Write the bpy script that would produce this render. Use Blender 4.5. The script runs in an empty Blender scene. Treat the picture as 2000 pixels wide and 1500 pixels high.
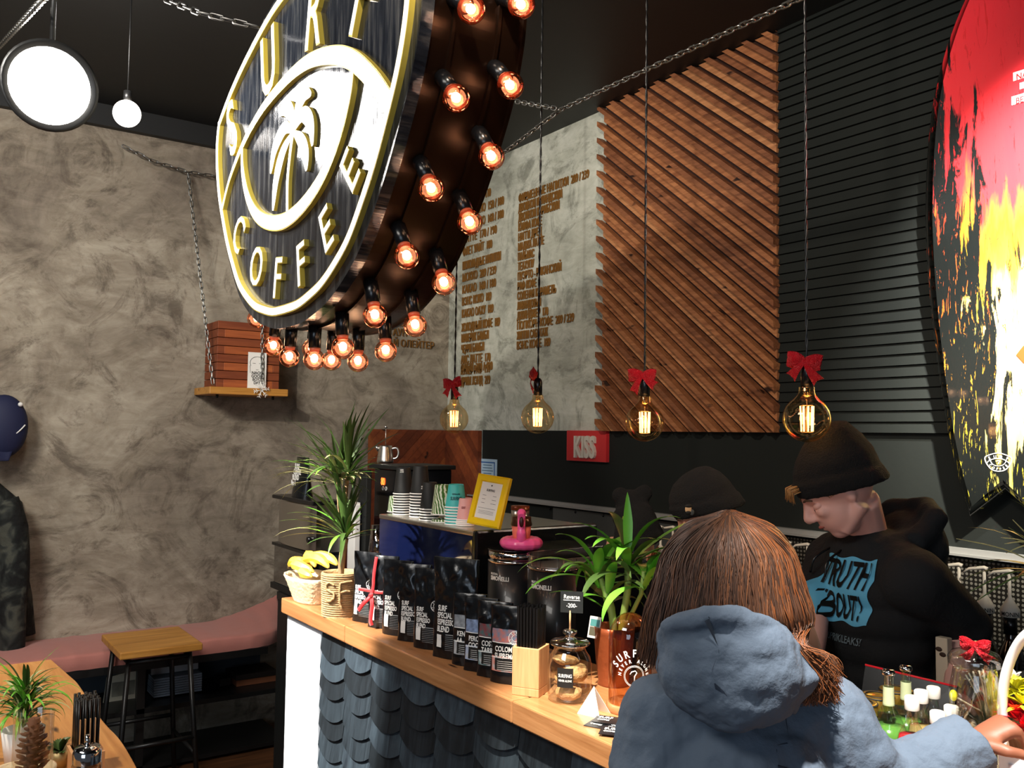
import bpy, math, random
from mathutils import Vector, Matrix, noise as mnoise
C = bpy.context.scene
rnd = random.Random(7)
PI = math.pi
V = Vector
def R(a): return math.radians(a)
# ---------------------------------------------------------------- camera
FPX = 1734.8
CAM = V((5.406, -3.2, 1.8))
_yaw, _pit, _rol = 0.606661, 0.0554233, -0.0135327
_f = V((-math.cos(_yaw)*math.cos(_pit), math.sin(_yaw)*math.cos(_pit), math.sin(_pit)))
_r = V((math.sin(_yaw), math.cos(_yaw), 0)); _u = _r.cross(_f)
RT = _r*math.cos(_rol) - _u*math.sin(_rol)
UP = _r*math.sin(_rol) + _u*math.cos(_rol)
FW = _f
cd = bpy.data.cameras.new('camera'); cam = bpy.data.objects.new('camera', cd); C.collection.objects.link(cam)
cam.matrix_world = Matrix(((RT.x, UP.x, -FW.x, CAM.x), (RT.y, UP.y, -FW.y, CAM.y), (RT.z, UP.z, -FW.z, CAM.z), (0, 0, 0, 1)))
cd.sensor_width = 36; cd.lens = FPX/2000*36; cd.clip_start = .05
C.camera = cam
def ray(px, py): return FW + RT*((px-1000)/FPX) - UP*((py-750)/FPX)
def at(px, py, x=None, y=None, z=None, t=None):
    d = ray(px, py)
    if x is not None: t = (x-CAM.x)/d.x
    elif y is not None: t = (y-CAM.y)/d.y
    elif z is not None: t = (z-CAM.z)/d.z
    return CAM + d*t
# ---------------------------------------------------------------- view, world, lights
C.view_settings.view_transform = 'Standard'
try: C.view_settings.look = 'None'
except Exception: pass
C.view_settings.gamma = 1; C.view_settings.use_curve_mapping = False
C.view_settings.exposure = 0.0
w = bpy.data.worlds.new('world'); C.world = w; w.use_nodes = True
w.node_tree.nodes['Background'].inputs[0].default_value = (.55, .6, .7, 1)
w.node_tree.nodes['Background'].inputs[1].default_value = .09
def area(name, loc, target, sx, sy, power, col=(1, 1, 1)):
    l = bpy.data.lights.new(name, 'AREA'); l.shape = 'RECTANGLE'; l.size = sx; l.size_y = sy; l.energy = power; l.color = col
    o = bpy.data.objects.new(name, l); C.collection.objects.link(o); o.location = loc
    o.rotation_euler = (V(target)-V(loc)).to_track_quat('-Z', 'Y').to_euler(); return o
def spot(name, loc, target, power, cone, blend=.4, rad=.04, col=(1, .9, .78)):
    l = bpy.data.lights.new(name, 'SPOT'); l.energy = power; l.spot_size = R(cone); l.spot_blend = blend; l.shadow_soft_size = rad; l.color = col
    o = bpy.data.objects.new(name, l); C.collection.objects.link(o); o.location = loc
    o.rotation_euler = (V(target)-V(loc)).to_track_quat('-Z', 'Y').to_euler(); return o
def point(name, loc, power, rad=.02, col=(1, .6, .3), parent=None):
    l = bpy.data.lights.new(name, 'POINT'); l.energy = power; l.shadow_soft_size = rad; l.color = col
    o = bpy.data.objects.new(name, l); C.collection.objects.link(o); o.location = loc; o.parent = parent; return o
WARM = (1, .86, .70); NEUT = (1, .95, .88); COOL = (.72, .85, 1)
area('window_daylight', (7.6, -6.2, 2.0), (2.5, -1, 1.2), 2.6, 1.8, 60, COOL)
area('area_fill_front', (4.2, -4.6, 3.5), (3.2, -1.5, 1.0), 1.6, 1.0, 70, NEUT)  # unseen area light added as general fill for the walls
spot('spot_wall_left', (3.0, -4.2, 3.5), (0, -1.9, 1.7), 370, 95, .9, .35, NEUT)
spot('spot_menu', (3.4, -3.9, 3.45), (.9, 0, 2.3), 250, 52, .5, .03, (1, .95, .85))
spot('spot_slat_panel', (4.6, -2.9, 3.5), (2.35, 0, 2.35), 250, 60, .7, .05, WARM)
spot('spot_counter_end', (2.7, -4.0, 3.5), (2.20, -1.85, .95), 1900, 24, .35, .03, NEUT)
spot('spot_counter_middle', (4.35, -2.75, 3.5), (3.78, -1.82, 1.2), 1100, 15, .6, .03, (1, .93, .82))
spot('spot_surfboard', (4.9, -1.2, 3.5), (4.20, -.1, 2.6), 1700, 42, .9, .03, (1, .95, .88))
spot('spot_surfboard_low', (5.4, -1.5, 3.45), (4.08, -.1, 2.0), 1500, 26, .9, .03, (1, .93, .78))
spot('spot_counter_right', (5.0, -2.6, 3.5), (4.74, -1.83, 1.3), 1000, 24, .7, .04, NEUT)
spot('spot_sign', (1.98, -2.8, 2.98), (3.0, -2.28, 2.8), 110, 80, .5, .05, (1, .97, .92))
spot('spot_table', (3.2, -3.6, 3.5), (2.6, -3.0, 1.05), 170, 40, .6, .04, WARM)
point('floodlight_ceiling_fill', (2.0, -2.78, 3.16), 38, .12, (1, .95, .9))  # extra point light added above the floodlight to brighten the ceiling near it
# ---------------------------------------------------------------- materials
def lin(h):
    if isinstance(h, str):
        h = h.lstrip('#'); c = [int(h[i:i+2], 16)/255 for i in (0, 2, 4)]
        return tuple((x/12.92 if x <= .04045 else ((x+.055)/1.055)**2.4) for x in c)+(1,)
    return tuple(h)+(1,) if len(h) == 3 else tuple(h)
_mc = {}
def mat(name, col='808080', rough=.5, metal=0, emit=None, es=0, alpha=1, trans=0, ior=1.45, bump=0, bscale=40, spec=.5, coat=0, sheen=0, vary=0, vscale=5, col2=None, stretch=(1, 1, 1)):
    if name in _mc: return _mc[name]
    m = bpy.data.materials.new(name); m.use_nodes = True; _mc[name] = m
    nt = m.node_tree; b = nt.nodes['Principled BSDF']; I = b.inputs
    I['Base Color'].default_value = lin(col); I['Roughness'].default_value = rough; I['Metallic'].default_value = metal
    I['Specular IOR Level'].default_value = spec; I['IOR'].default_value = ior
    I['Transmission Weight'].default_value = trans; I['Alpha'].default_value = alpha; I['Coat Weight'].default_value = coat
    I['Sheen Weight'].default_value = sheen
    if emit: I['Emission Color'].default_value = lin(emit); I['Emission Strength'].default_value = es
    if bump or vary:
        tc = nt.nodes.new('ShaderNodeTexCoord'); mp = nt.nodes.new('ShaderNodeMapping'); mp.inputs['Scale'].default_value = stretch
        nt.links.new(tc.outputs['Object'], mp.inputs['Vector'])
    if bump:
        n = nt.nodes.new('ShaderNodeTexNoise'); n.inputs['Scale'].default_value = bscale; n.inputs['Detail'].default_value = 5
        nt.links.new(mp.outputs[0], n.inputs['Vector'])
        bp = nt.nodes.new('ShaderNodeBump'); bp.inputs['Strength'].default_value = bump; bp.inputs['Distance'].default_value = .01
        nt.links.new(n.outputs['Fac'], bp.inputs['Height']); nt.links.new(bp.outputs[0], I['Normal'])
    if vary:
        n = nt.nodes.new('ShaderNodeTexNoise'); n.inputs['Scale'].default_value = vscale; n.inputs['Detail'].default_value = 4
        nt.links.new(mp.outputs[0], n.inputs['Vector'])
        cr = nt.nodes.new('ShaderNodeValToRGB'); cr.color_ramp.elements[0].position = .5-vary/2; cr.color_ramp.elements[1].position = .5+vary/2
        cr.color_ramp.elements[0].color = lin(col); cr.color_ramp.elements[1].color = lin(col2)
        nt.links.new(n.outputs['Fac'], cr.inputs[0]); nt.links.new(cr.outputs[0], I['Base Color'])
    return m
def ramp(nt, fac, stops):
    cr = nt.nodes.new('ShaderNodeValToRGB'); e = cr.color_ramp.elements
    while len(e) < len(stops): e.new(.5)
    for k, (p, c) in enumerate(stops): e[k].position = p; e[k].color = lin(c)
    nt.links.new(fac, cr.inputs[0]); return cr.outputs[0]
def tex(nt, kind, scale=(1, 1, 1), rot=(0, 0, 0), loc=(0, 0, 0), **kw):
    tc = nt.nodes.new('ShaderNodeTexCoord'); mp = nt.nodes.new('ShaderNodeMapping')
    mp.inputs['Scale'].default_value = scale; mp.inputs['Rotation'].default_value = rot; mp.inputs['Location'].default_value = loc
    nt.links.new(tc.outputs['Object'], mp.inputs['Vector'])
    n = nt.nodes.new(kind); nt.links.new(mp.outputs[0], n.inputs['Vector'])
    for k, v in kw.items():
        k2 = k.replace('_', ' ')
        if k2 in n.inputs: n.inputs[k2].default_value = v
        else: setattr(n, k, v)
    return n
def mix(nt, fac, a, b, mode='MIX'):
    x = nt.nodes.new('ShaderNodeMix'); x.data_type = 'RGBA'; x.blend_type = mode
    for s, v in ((x.inputs[0], fac), (x.inputs[6], a), (x.inputs[7], b)):
        if isinstance(v, (int, float)): s.default_value = v
        elif isinstance(v, (str, tuple)): s.default_value = lin(v)
        else: nt.links.new(v, s)
    return x.outputs[2]
def addbump(nt, b, h, strength=.3, dist=.01):
    bp = nt.nodes.new('ShaderNodeBump'); bp.inputs['Strength'].default_value = strength; bp.inputs['Distance'].default_value = dist
    nt.links.new(h, bp.inputs['Height']); nt.links.new(bp.outputs[0], b.inputs['Normal'])
def newmat(name, rough=.6, **kw):
    m = mat(name, rough=rough, **kw); return m, m.node_tree, m.node_tree.nodes['Principled BSDF']
def concrete(name, c0, c1, c2, dark):
    m, nt, b = newmat(name, .85)
    n1 = tex(nt, 'ShaderNodeTexNoise', Scale=1.5, Detail=9, Roughness=.66, Distortion=.9)
    col = ramp(nt, n1.outputs['Fac'], [(.34, c0), (.5, c1), (.62, c2)])
    n2 = tex(nt, 'ShaderNodeTexNoise', loc=(3, 1, 2), Scale=2.6, Detail=12, Roughness=.74, Distortion=2.2)
    col = mix(nt, ramp(nt, n2.outputs['Fac'], [(.50, '000000'), (.62, 'e8e8e8')]), col, dark)
    n3 = tex(nt, 'ShaderNodeTexNoise', scale=(1, 1, 2.6), rot=(R(38), R(32), 0), Scale=5, Detail=8, Roughness=.7, Distortion=.8)
    col = mix(nt, .55, col, ramp(nt, n3.outputs['Fac'], [(.32, '5a5a5a'), (.68, 'd8d8d8')]), 'SOFT_LIGHT')
    n5 = tex(nt, 'ShaderNodeTexNoise', loc=(7, 7, 7), Scale=3.6, Detail=5, Roughness=.5, Distortion=1.0)
    col = mix(nt, ramp(nt, n5.outputs['Fac'], [(.60, '000000'), (.72, '909090')]), col, c2)
    n4 = tex(nt, 'ShaderNodeTexNoise', scale=(1, 1, .7), Scale=3.4, Detail=12, Roughness=.78, Distortion=3)
    col = mix(nt, ramp(nt, n4.outputs['Fac'], [(.64, '000000'), (.70, 'e0e0e0')]), col, '3a3128')
    nt.links.new(col, b.inputs['Base Color'])
    addbump(nt, b, n3.outputs['Fac'], .3, .01); return m
M_conc = concrete('plaster_brown', '7a6f62', '958a79', 'aca290', '665b4e')
M_conc2 = concrete('plaster_pale', '9a9c90', 'b4b6aa', 'c6c8bc', '7d7f74')
def wood(name, c0, c1, scale=(1, 12, 12), rough=.45, coat=0, rot=(0, 0, 0), knots=True, amp=1):
    m, nt, b = newmat(name, rough, coat=coat)
    n1 = tex(nt, 'ShaderNodeTexNoise', scale=scale, rot=rot, Scale=2.2*amp, Detail=7, Roughness=.6, Distortion=1.2)
    n2 = tex(nt, 'ShaderNodeTexNoise', scale=tuple(s*3 for s in scale), rot=rot, Scale=4*amp, Detail=3)
    col = ramp(nt, n1.outputs['Fac'], [(.3, c0), (.7, c1)])
    col = mix(nt, .35, col, ramp(nt, n2.outputs['Fac'], [(.3, '505050'), (.7, 'b0b0b0')]), 'SOFT_LIGHT')
    if knots:
        n3 = tex(nt, 'ShaderNodeTexNoise', scale=tuple(math.sqrt(s) for s in scale), rot=rot, Scale=5, Detail=2)
        col = mix(nt, ramp(nt, n3.outputs['Fac'], [(.69, '000000'), (.74, 'ffffff')]), col, '2a1206')
    nt.links.new(col, b.inputs['Base Color']); addbump(nt, b, n1.outputs['Fac'], .15, .005); return m
M_oak = wood('oak_varnished', '9c683c', 'c59060', (.6, 9, 9), .35, .25)
M_oakY = wood('oak_pale', 'a8742f', 'd29a4c', (9, .6, 9), .45)
M_larch = wood('larch_slats', '6e3414', 'ab6030', (1, 14, 14), .6, rot=(0, R(-38.5), 0))
M_larchL = wood('larch_red', '6b2f14', '9c5228', (3, 3, 3), .6)
M_crate = wood('crate_wood', '7a3b1c', 'a85c30', (12, .8, 12), .6)
M_block = wood('beech_block', 'c89260', 'e0ae7c', (14, 14, 1), .5, knots=False)
M_shingle = wood('shingle_black', '15191c', '2b3236', (14, 14, 1.2), .5, knots=False)
M_floor = wood('floor_planks', '3a2416', '6b4428', (9, .7, 1), .45)
M_blk = mat('black_paint', '171918', .55, bump=.1, bscale=60)
M_blkwall = mat('black_wall', '1a1e1c', .72, spec=.3, bump=.06, bscale=30)
M_ceil = mat('ceiling_black', '1e1f1f', .55, bump=.15, bscale=6)
M_blkmet = mat('black_metal', '121212', .38, spec=.5)
M_blkpl = mat('black_plastic', '0d0e10', .25)
M_blkgl = mat('black_gloss', '0b0c10', .1, coat=.3)
M_steel = mat('steel', 'd8d4cc', .28, 1)
M_chrome = mat('chrome', 'd8d8d8', .08, 1)
M_galv = mat('galvanised_chain', '9a9a96', .35, 1)
M_rail = mat('rail_aluminium', '9c9c9a', .4, .3)
M_greyp = mat('grey_panel', '4a4d4c', .5, .2)
M_white = mat('white_matte', 'e6e4df', .6)
M_paper = mat('paper', 'e4e1da', .8)
M_ink = mat('black_ink', '14120f', .7)
M_whiteprint = mat('white_print', 'f2f0ea', .6)
M_pumpw = mat('pump_white', 'd8cfc0', .4)
M_gold = mat('gold_letters', '8a602c', .5, .3)
M_goldedge = mat('gold_edge', 'c9b24a', .4, .3)
M_red = mat('red_ribbon', 'c8141c', .45, sheen=.4)
M_redglit = mat('red_glitter', 'b30f1e', .3, .2, bump=.9, bscale=300)
M_pinkcush = mat('pink_cushion', 'b9776c', .85, bump=.25, bscale=14, sheen=.2)
M_skin = mat('skin', 'd9a184', .5, bump=.03, bscale=200)
M_skin2 = mat('skin_pale', 'd5a396', .5)
M_denim = mat('blue_parka', '485464', .9, bump=.35, bscale=60, vary=.9, vscale=4, col2='5a6674')
M_hood = mat('black_cotton', '131416', .9, bump=.25, bscale=120)
M_knit = mat('black_knit', '0b0b0c', .95, bump=.6, bscale=220)
M_cyan = mat('blue_print', '5aa9cc', .7)
M_yellow = mat('yellow_frame', 'f2c811', .35)
M_teal = mat('teal_cup', '45b9b5', .5)
M_pinkcup = mat('pink_cup', 'e8a9a4', .5)
M_cupblk = mat('cup_black', '1b1c1b', .6)
M_flam = mat('flamingo_pink', 'f95c9c', .3, coat=.4)
M_coral = mat('coral_cup', 'e8705e', .4)
M_copper = mat('copper_glaze', '8a4526', .3, .25, bump=.3, bscale=30)
M_rope = mat('jute_rope', 'b59468', .9, bump=.7, bscale=120)
M_wicker = mat('wicker', 'd8c4a0', .8, bump=.4, bscale=80)
M_banana = mat('banana', 'e9b926', .45, vary=.4, vscale=18, col2='f0d060')
M_leaf = mat('leaf_green', '4d9a2a', .35, vary=.7, vscale=9, col2='7cc040')
M_leafd = mat('leaf_dark', '2a3f1e', .4, vary=.8, vscale=7, col2='4f6a30')
M_leafp = mat('leaf_pale', 'a9a874', .5)
M_trunk = mat('trunk', '8d7350', .9, bump=.5, bscale=60)
M_cookie = mat('cookie', 'a9703a', .9, bump=1, bscale=60, vary=.5, vscale=30, col2='d9b27c')
M_pine = mat('pinecone', '6a4028', .7)
M_foil = mat('foil_bag', '15171a', .28, .35, bump=.25, bscale=22, coat=.2)
M_navy = mat('navy_cap', '161c3d', .7)
M_hair = mat('brown_hair', '4a2e1f', .5, vary=.9, vscale=14, col2='5e3d29')
M_hairr = mat('auburn_hair', '7a4426', .45)
M_hairb = mat('blond_hair', 'a87c4a', .5)
M_straw = mat('black_straw', '0c0b0b', .3)
M_stick = mat('wooden_stick', 'd0a070', .7)
def glass(name, tint, refl=.15, dens=.06, gcol='ffffff'):
    m = bpy.data.materials.new(name); m.use_nodes = True; nt = m.node_tree; nt.nodes.clear()
    o = nt.nodes.new('ShaderNodeOutputMaterial'); t = nt.nodes.new('ShaderNodeBsdfTransparent'); g = nt.nodes.new('ShaderNodeBsdfGlossy')
    t.inputs[0].default_value = lin(tint); g.inputs[0].default_value = lin(gcol); g.inputs['Roughness'].default_value = .03
    fr = nt.nodes.new('ShaderNodeLayerWeight'); fr.inputs[0].default_value = refl
    mr = nt.nodes.new('ShaderNodeMapRange'); mr.inputs[3].default_value = dens; mr.inputs[4].default_value = .75
    nt.links.new(fr.outputs['Facing'], mr.inputs[0])
    mx = nt.nodes.new('ShaderNodeMixShader'); nt.links.new(mr.outputs[0], mx.inputs[0]); nt.links.new(t.outputs[0], mx.inputs[1]); nt.links.new(g.outputs[0], mx.inputs[2])
    nt.links.new(mx.outputs[0], o.inputs[0]); return m
M_glass = glass('clear_glass', 'f4f6f4')
M_glassA = glass('amber_glass', 'fbf0d8', gcol='ffe8c4')
M_glassO = glass('orange_bulb_glass', 'fde2d2', .3, .12, 'ffc8ac')
M_glassT = glass('smoky_plastic', 'c8c8cc')
M_glassC = glass('copper_dome_glass', 'e8c8ac')
M_fil = mat('filament_glow', 'ffb060', .5, emit='ffb468', es=9)
M_glow = mat('bulb_core_glow', 'fff0d0', .5, emit='ffdcb0', es=22)
M_lampw = mat('lamp_glow', 'ffffff', .5, emit='fff6ea', es=25)
M_globe = mat('globe_glow', 'ffffff', .5, emit='fff4e6', es=6)
M_led = mat('red_led', 'ff3010', .5, emit='ff5a20', es=6)
# ---------------------------------------------------------------- mesh builder
_fonts = {}
def text_data(s, off=0, align='LEFT'):
    k = (s, off, align)
    if k not in _fonts:
        cu = bpy.data.curves.new('text', 'FONT'); cu.body = s; cu.size = 1; cu.offset = off; cu.align_x = align; cu.resolution_u = 3
        cu.extrude = .5; ob = bpy.data.objects.new('text', cu); C.collection.objects.link(ob)
        bpy.context.view_layer.update()
        dg = bpy.context.evaluated_depsgraph_get(); me = ob.evaluated_get(dg).to_mesh()
        _fonts[k] = ([tuple(v.co) for v in me.vertices], [tuple(p.vertices) for p in me.polygons])
        ob.evaluated_get(dg).to_mesh_clear(); bpy.data.objects.remove(ob); bpy.data.curves.remove(cu)
    return _fonts[k]
class MB:
    def __init__(s, m=None): s.v = []; s.f = []; s.fm = []; s.fs = []; s.mats = []; s.cur = 0; s.M = None; s.smooth = False; s.fn = None
    
    def use(s, m):
        if m not in s.mats: s.mats.append(m)
        s.cur = s.mats.index(m); return s
    def av(s, co):
        co = V(co)
        if s.fn: co = V(s.fn(co))
        if s.M is not None: co = s.M @ co
        s.v.append(co[:]); return len(s.v)-1
    def af(s, idx, smooth=None): s.f.append(tuple(idx)); s.fm.append(s.cur); s.fs.append(s.smooth if smooth is None else smooth)
    def box(s, c, d, rz=0, rx=0, ry=0):
        m = Matrix.Rotation(rz, 3, 'Z') @ Matrix.Rotation(ry, 3, 'Y') @ Matrix.Rotation(rx, 3, 'X')
        i = [s.av(V(c)+m @ V((a*d[0]/2, b*d[1]/2, e*d[2]/2))) for e in (-1, 1) for b in (-1, 1) for a in (-1, 1)]
        for q in ((0, 2, 3, 1), (4, 5, 7, 6), (0, 1, 5, 4), (2, 6, 7, 3), (0, 4, 6, 2), (1, 3, 7, 5)): s.af([i[k] for k in q], False)
        return s
    def box2(s, a, b): return s.box([(a[i]+b[i])/2 for i in range(3)], [abs(b[i]-a[i]) for i in range(3)])
    def lathe(s, prof, n=32, c=(0, 0, 0), fn=None, smooth=True, sx=1, sy=1):
        rows = []
        for r, z in prof:
            if r < 1e-6: rows.append([s.av((c[0], c[1], c[2]+z))])
            else:
                row = []
                for k in range(n):
                    a = 2*PI*k/n; rr = r*(fn(a, z) if fn else 1); row.append(s.av((c[0]+rr*math.cos(a)*sx, c[1]+rr*math.sin(a)*sy, c[2]+z)))
                rows.append(row)
        for a, b in zip(rows, rows[1:]):
            for k in range(n):
                k2 = (k+1) % n
                if len(a) == 1 and len(b) == 1: continue
                if len(a) == 1: s.af((a[0], b[k2], b[k]), smooth)
                elif len(b) == 1: s.af((a[k], a[k2], b[0]), smooth)
                else: s.af((a[k], a[k2], b[k2], b[k]), smooth)
        return s
    def tube(s, pts, r, n=8, caps=True, flat=None, smooth=True, closed=False):
        pts = [V(p) for p in pts]; N = len(pts)
        rs = [r]*N if isinstance(r, (int, float)) else list(r)
        rows = []; prev = None
        for i, p in enumerate(pts):
            if closed: t = pts[(i+1) % N]-pts[i-1]
            else: t = pts[min(i+1, N-1)]-pts[max(i-1, 0)]
            t = t.normalized() if t.length > 1e-9 else V((0, 0, 1))
            if prev is None:
                ref = V((0, 0, 1)) if abs(t.z) < .9 else V((1, 0, 0)); a = t.cross(ref).normalized()
            else: a = (prev-t*prev.dot(t)); a = a.normalized() if a.length > 1e-6 else t.orthogonal().normalized()
            prev = a; b = t.cross(a)
            fl = 1 if flat is None else flat
            rows.append([s.av(p+a*rs[i]*math.cos(2*PI*k/n)+b*rs[i]*fl*math.sin(2*PI*k/n)) for k in range(n)])
        prs = list(zip(rows, rows[1:]))
        if closed: prs.append((rows[-1], rows[0]))
        for A, B in prs:
            for k in range(n): s.af((A[k], A[(k+1) % n], B[(k+1) % n], B[k]), smooth)
        if caps and not closed: s.af(rows[0][::-1], False); s.af(rows[-1], False)
        return s
    def cyl(s, a, b, r1, r2=None, n=20): return s.tube([a, b], [r1, r1 if r2 is None else r2], n)
    def ball(s, c, r, nu=24, nv=14, rot=None, fn=None):
        if isinstance(r, (int, float)): r = (r, r, r)
        m = rot if rot is not None else Matrix.Identity(3); rows = []
        for j in range(nv+1):
            ph = PI*j/nv
            if j in (0, nv): P = [V((0, 0, math.cos(ph)))]
            else: P = [V((math.sin(ph)*math.cos(2*PI*k/nu), math.sin(ph)*math.sin(2*PI*k/nu), math.cos(ph))) for k in range(nu)]
            row = []
            for q in P:
                k = fn(q) if fn else 1
                row.append(s.av(V(c)+m @ V((q.x*r[0]*k, q.y*r[1]*k, q.z*r[2]*k))))
            rows.append(row)
        for A, B in zip(rows, rows[1:]):
            for k in range(nu):
                k2 = (k+1) % nu
                if len(A) == 1: s.af((A[0], B[k], B[k2]), True)
                elif len(B) == 1: s.af((A[k], B[0], A[k2]), True)
                else: s.af((A[k], B[k], B[k2], A[k2]), True)
        return s
    def prism(s, poly, y0, y1, smooth_side=False):   # polygon in xz, extruded along y
        n = len(poly); a = [s.av((x, y0, z)) for x, z in poly]; b = [s.av((x, y1, z)) for x, z in poly]
        s.af(a, False); s.af(b[::-1], False)
        for k in range(n): s.af((a[k], b[k], b[(k+1) % n], a[(k+1) % n]), smooth_side)
        return s
    def band(s, outer, inner, y0, y1):   # ring between two loops of equal count
        n = len(outer)
        L = [[s.av((x, y, z)) for x, z in lp] for lp, y in ((outer, y0), (inner, y0), (inner, y1), (outer, y1))]
        for q in range(4):
            A, B = L[q], L[(q+1) % 4]
            for k in range(n): s.af((A[k], A[(k+1) % n], B[(k+1) % n], B[k]), False)
        return s
    def strip(s, pts, wd, y0, y1):   # open ribbon in xz plane with width wd
        N = len(pts); wd = [wd]*N if isinstance(wd, (int, float)) else wd; O = []; I = []
        for i, (x, z) in enumerate(pts):
            a = pts[max(i-1, 0)]; b = pts[min(i+1, N-1)]; t = V((b[0]-a[0], b[1]-a[1])).normalized(); nn = V((-t.y, t.x))*wd[i]/2
            O.append((x+nn.x, z+nn.y)); I.append((x-nn.x, z-nn.y))
        s.prism(O+I[::-1], y0, y1); return s
    def grid(s, fn, nu, nv, smooth=True):
        r = [[s.av(fn(i/nu, j/nv)) for i in range(nu+1)] for j in range(nv+1)]
        for j in range(nv):
            for i in range(nu): s.af((r[j][i], r[j][i+1], r[j+1][i+1], r[j+1][i]), smooth)
        return s
    def leaf(s, base, az, el, L, wd, droop, n=9, fold=.25, curl=0):
        p = V(base); el0 = el; P = []; a = az
        for i in range(n+1):
            P.append((p.copy(), a, el0)); p = p+V((math.cos(a)*math.cos(el0), math.sin(a)*math.cos(el0), math.sin(el0)))*(L/n)
            el0 -= droop/n*(.4+1.2*i/n); a += curl/n
        rows = []
        for i, (q, a, e) in enumerate(P):
            u = i/n; ww = wd*(.35+.65*math.sin(PI*min(1, u*1.6+.05)/2*1.0) if u < .6 else max(.02, ((1-u)/.4)**.7))/2
            sd = V((-math.sin(a), math.cos(a), 0)); up = V((-math.cos(a)*math.sin(e), -math.sin(a)*math.sin(e), math.cos(e)))
            rows.append([s.av(q-sd*ww+up*ww*fold), s.av(q), s.av(q+sd*ww+up*ww*fold)])
        for A, B in zip(rows, rows[1:]):
            for k in (0, 1): s.af((A[k], A[k+1], B[k+1], B[k]), True)
        return s
    def text(s, body, size, M, depth=.002, xs=1, off=0, align='LEFT', wrap=None):
        vs, fs = text_data(body, off, align); i0 = len(s.v)
        for x, y, z in vs:
            co = V((x*size*xs, -z*depth, y*size))
            if wrap: co = V(wrap(co))
            s.av(M @ co if M is not None else co)
        for f in fs: s.af([i0+k for k in f], False)
        return s
    def build(s, name, parent=None, mat_=None, bevel=0, seg=2, sub=0, loc=None, solid=0):
        me = bpy.data.meshes.new(name); me.from_pydata(s.v, [], s.f)
        ms = s.mats if s.mats else [mat_ or M_white]
        for m in ms: me.materials.append(m)
        me.polygons.foreach_set('material_index', s.fm); me.polygons.foreach_set('use_smooth', s.fs)
        me.update(); o = bpy.data.objects.new(name, me); C.collection.objects.link(o)
        if parent is not None: o.parent = parent
        if loc is not None: o.location = loc
        if solid: md = o.modifiers.new('solid', 'SOLIDIFY'); md.thickness = solid; md.offset = 0
        if bevel: md = o.modifiers.new('bevel', 'BEVEL'); md.width = bevel; md.segments = seg; md.limit_method = 'ANGLE'; md.angle_limit = R(40)
        if sub: md = o.modifiers.new('sub', 'SUBSURF'); md.levels = sub; md.render_levels = sub
        return o
def mb(m=None):
    b = MB()
    if m is not None: b.use(m)
    return b
def thing(name, label, cat, loc=(0, 0, 0), rz=0, group=None):
    o = bpy.data.objects.new(name, None); o.empty_display_size = .05; C.collection.objects.link(o)
    o.location = loc; o.rotation_euler = (0, 0, rz); return tag(o, label, cat, group)
def tag(o, label, cat, group=None):
    o['label'] = label; o['category'] = cat
    if group: o['group'] = group
    return o
def struct(o): o['kind'] = 'structure'; return o
def dup(root, loc, rz=0, label=None, group=None):
    r = root.copy(); C.collection.objects.link(r); r.location = loc; r.rotation_euler = (0, 0, rz)
    if label: r['label'] = label
    if group: r['group'] = group
    for ch in list(root.children):
        c = ch.copy(); C.collection.objects.link(c); c.parent = r
        for g in list(ch.children):
            d = g.copy(); C.collection.objects.link(d); d.parent = c
    return r
def T(x, y, z, rz=0, rx=0, ry=0): return Matrix.Translation((x, y, z)) @ Matrix.Rotation(rz, 4, 'Z') @ Matrix.Rotation(ry, 4, 'Y') @ Matrix.Rotation(rx, 4, 'X')
def spl(P, n=6, closed=False):
    P = [V(p) for p in P]; N = len(P); out = []
    for i in range(N if closed else N-1):
        g = lambda k: P[k % N] if closed else P[max(0, min(N-1, k))]
        a, b, c, d = g(i-1), g(i), g(i+1), g(i+2)
        for k in range(n):
            t = k/n; out.append(.5*((2*b)+(c-a)*t+(2*a-5*b+4*c-d)*t*t+(3*b-a-3*c+d)*t**3))
    if not closed: out.append(P[-1])
    return out
def nz(x, y, z=0): return mnoise.noise(V((x, y, z)))
# ================================================================ SETTING
ZC, ZB, WX0, WX1 = 3.622, 1.819, 1.701, 2.875
struct(mb(M_floor).box2((-.1, -7.5, -.1), (9, .1, 0)).build('floor'))
struct(mb(M_ceil).box2((-.1, -7.5, ZC), (9, .1, ZC+.1)).build('ceiling'))
b = mb(M_conc).box2((-.1, -7.5, .0), (0, 0, ZC)); struct(b.build('wall_left'))
b = mb(M_blkwall).box2((.46, 0, 0), (9, .1, ZB)); b.use(M_conc2).box2((-.1, 0, 0), (.46, .1, ZB)).box2((-.1, 0, ZB), (WX0+.05, .1, ZC)); b.use(M_blkwall).box2((WX0+.05, 0, ZB), (9, .1, ZC))
struct(b.build('wall_back'))
# horizontal black cladding boards to the right of the larch panel
b = mb(M_blkwall); z = ZB+.0; k = 0
while z < ZC-.01:
    h = .0435; b.M = T(0, 0, 0)
    q = [(-.022, z+.003), (-.012, z+h), (0, z+h), (0, z+.003)]
    i = [b.av((x, y, zz)) for x in (WX1, 8.9) for y, zz in q]
    for f in ((0, 1, 5, 4), (3, 0, 4, 7), (1, 2, 6, 5), (0, 3, 2, 1), (4, 5, 6, 7)): b.af([i[n] for n in f], False)
    z += h
struct(b.build('trim_1'))
# dark strip added along the top of the left wall for the look
struct(mb(M_ceil).box2((0.001, -7.4, 3.50), (.05, -.05, ZC)).build('trim_2'))
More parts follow.
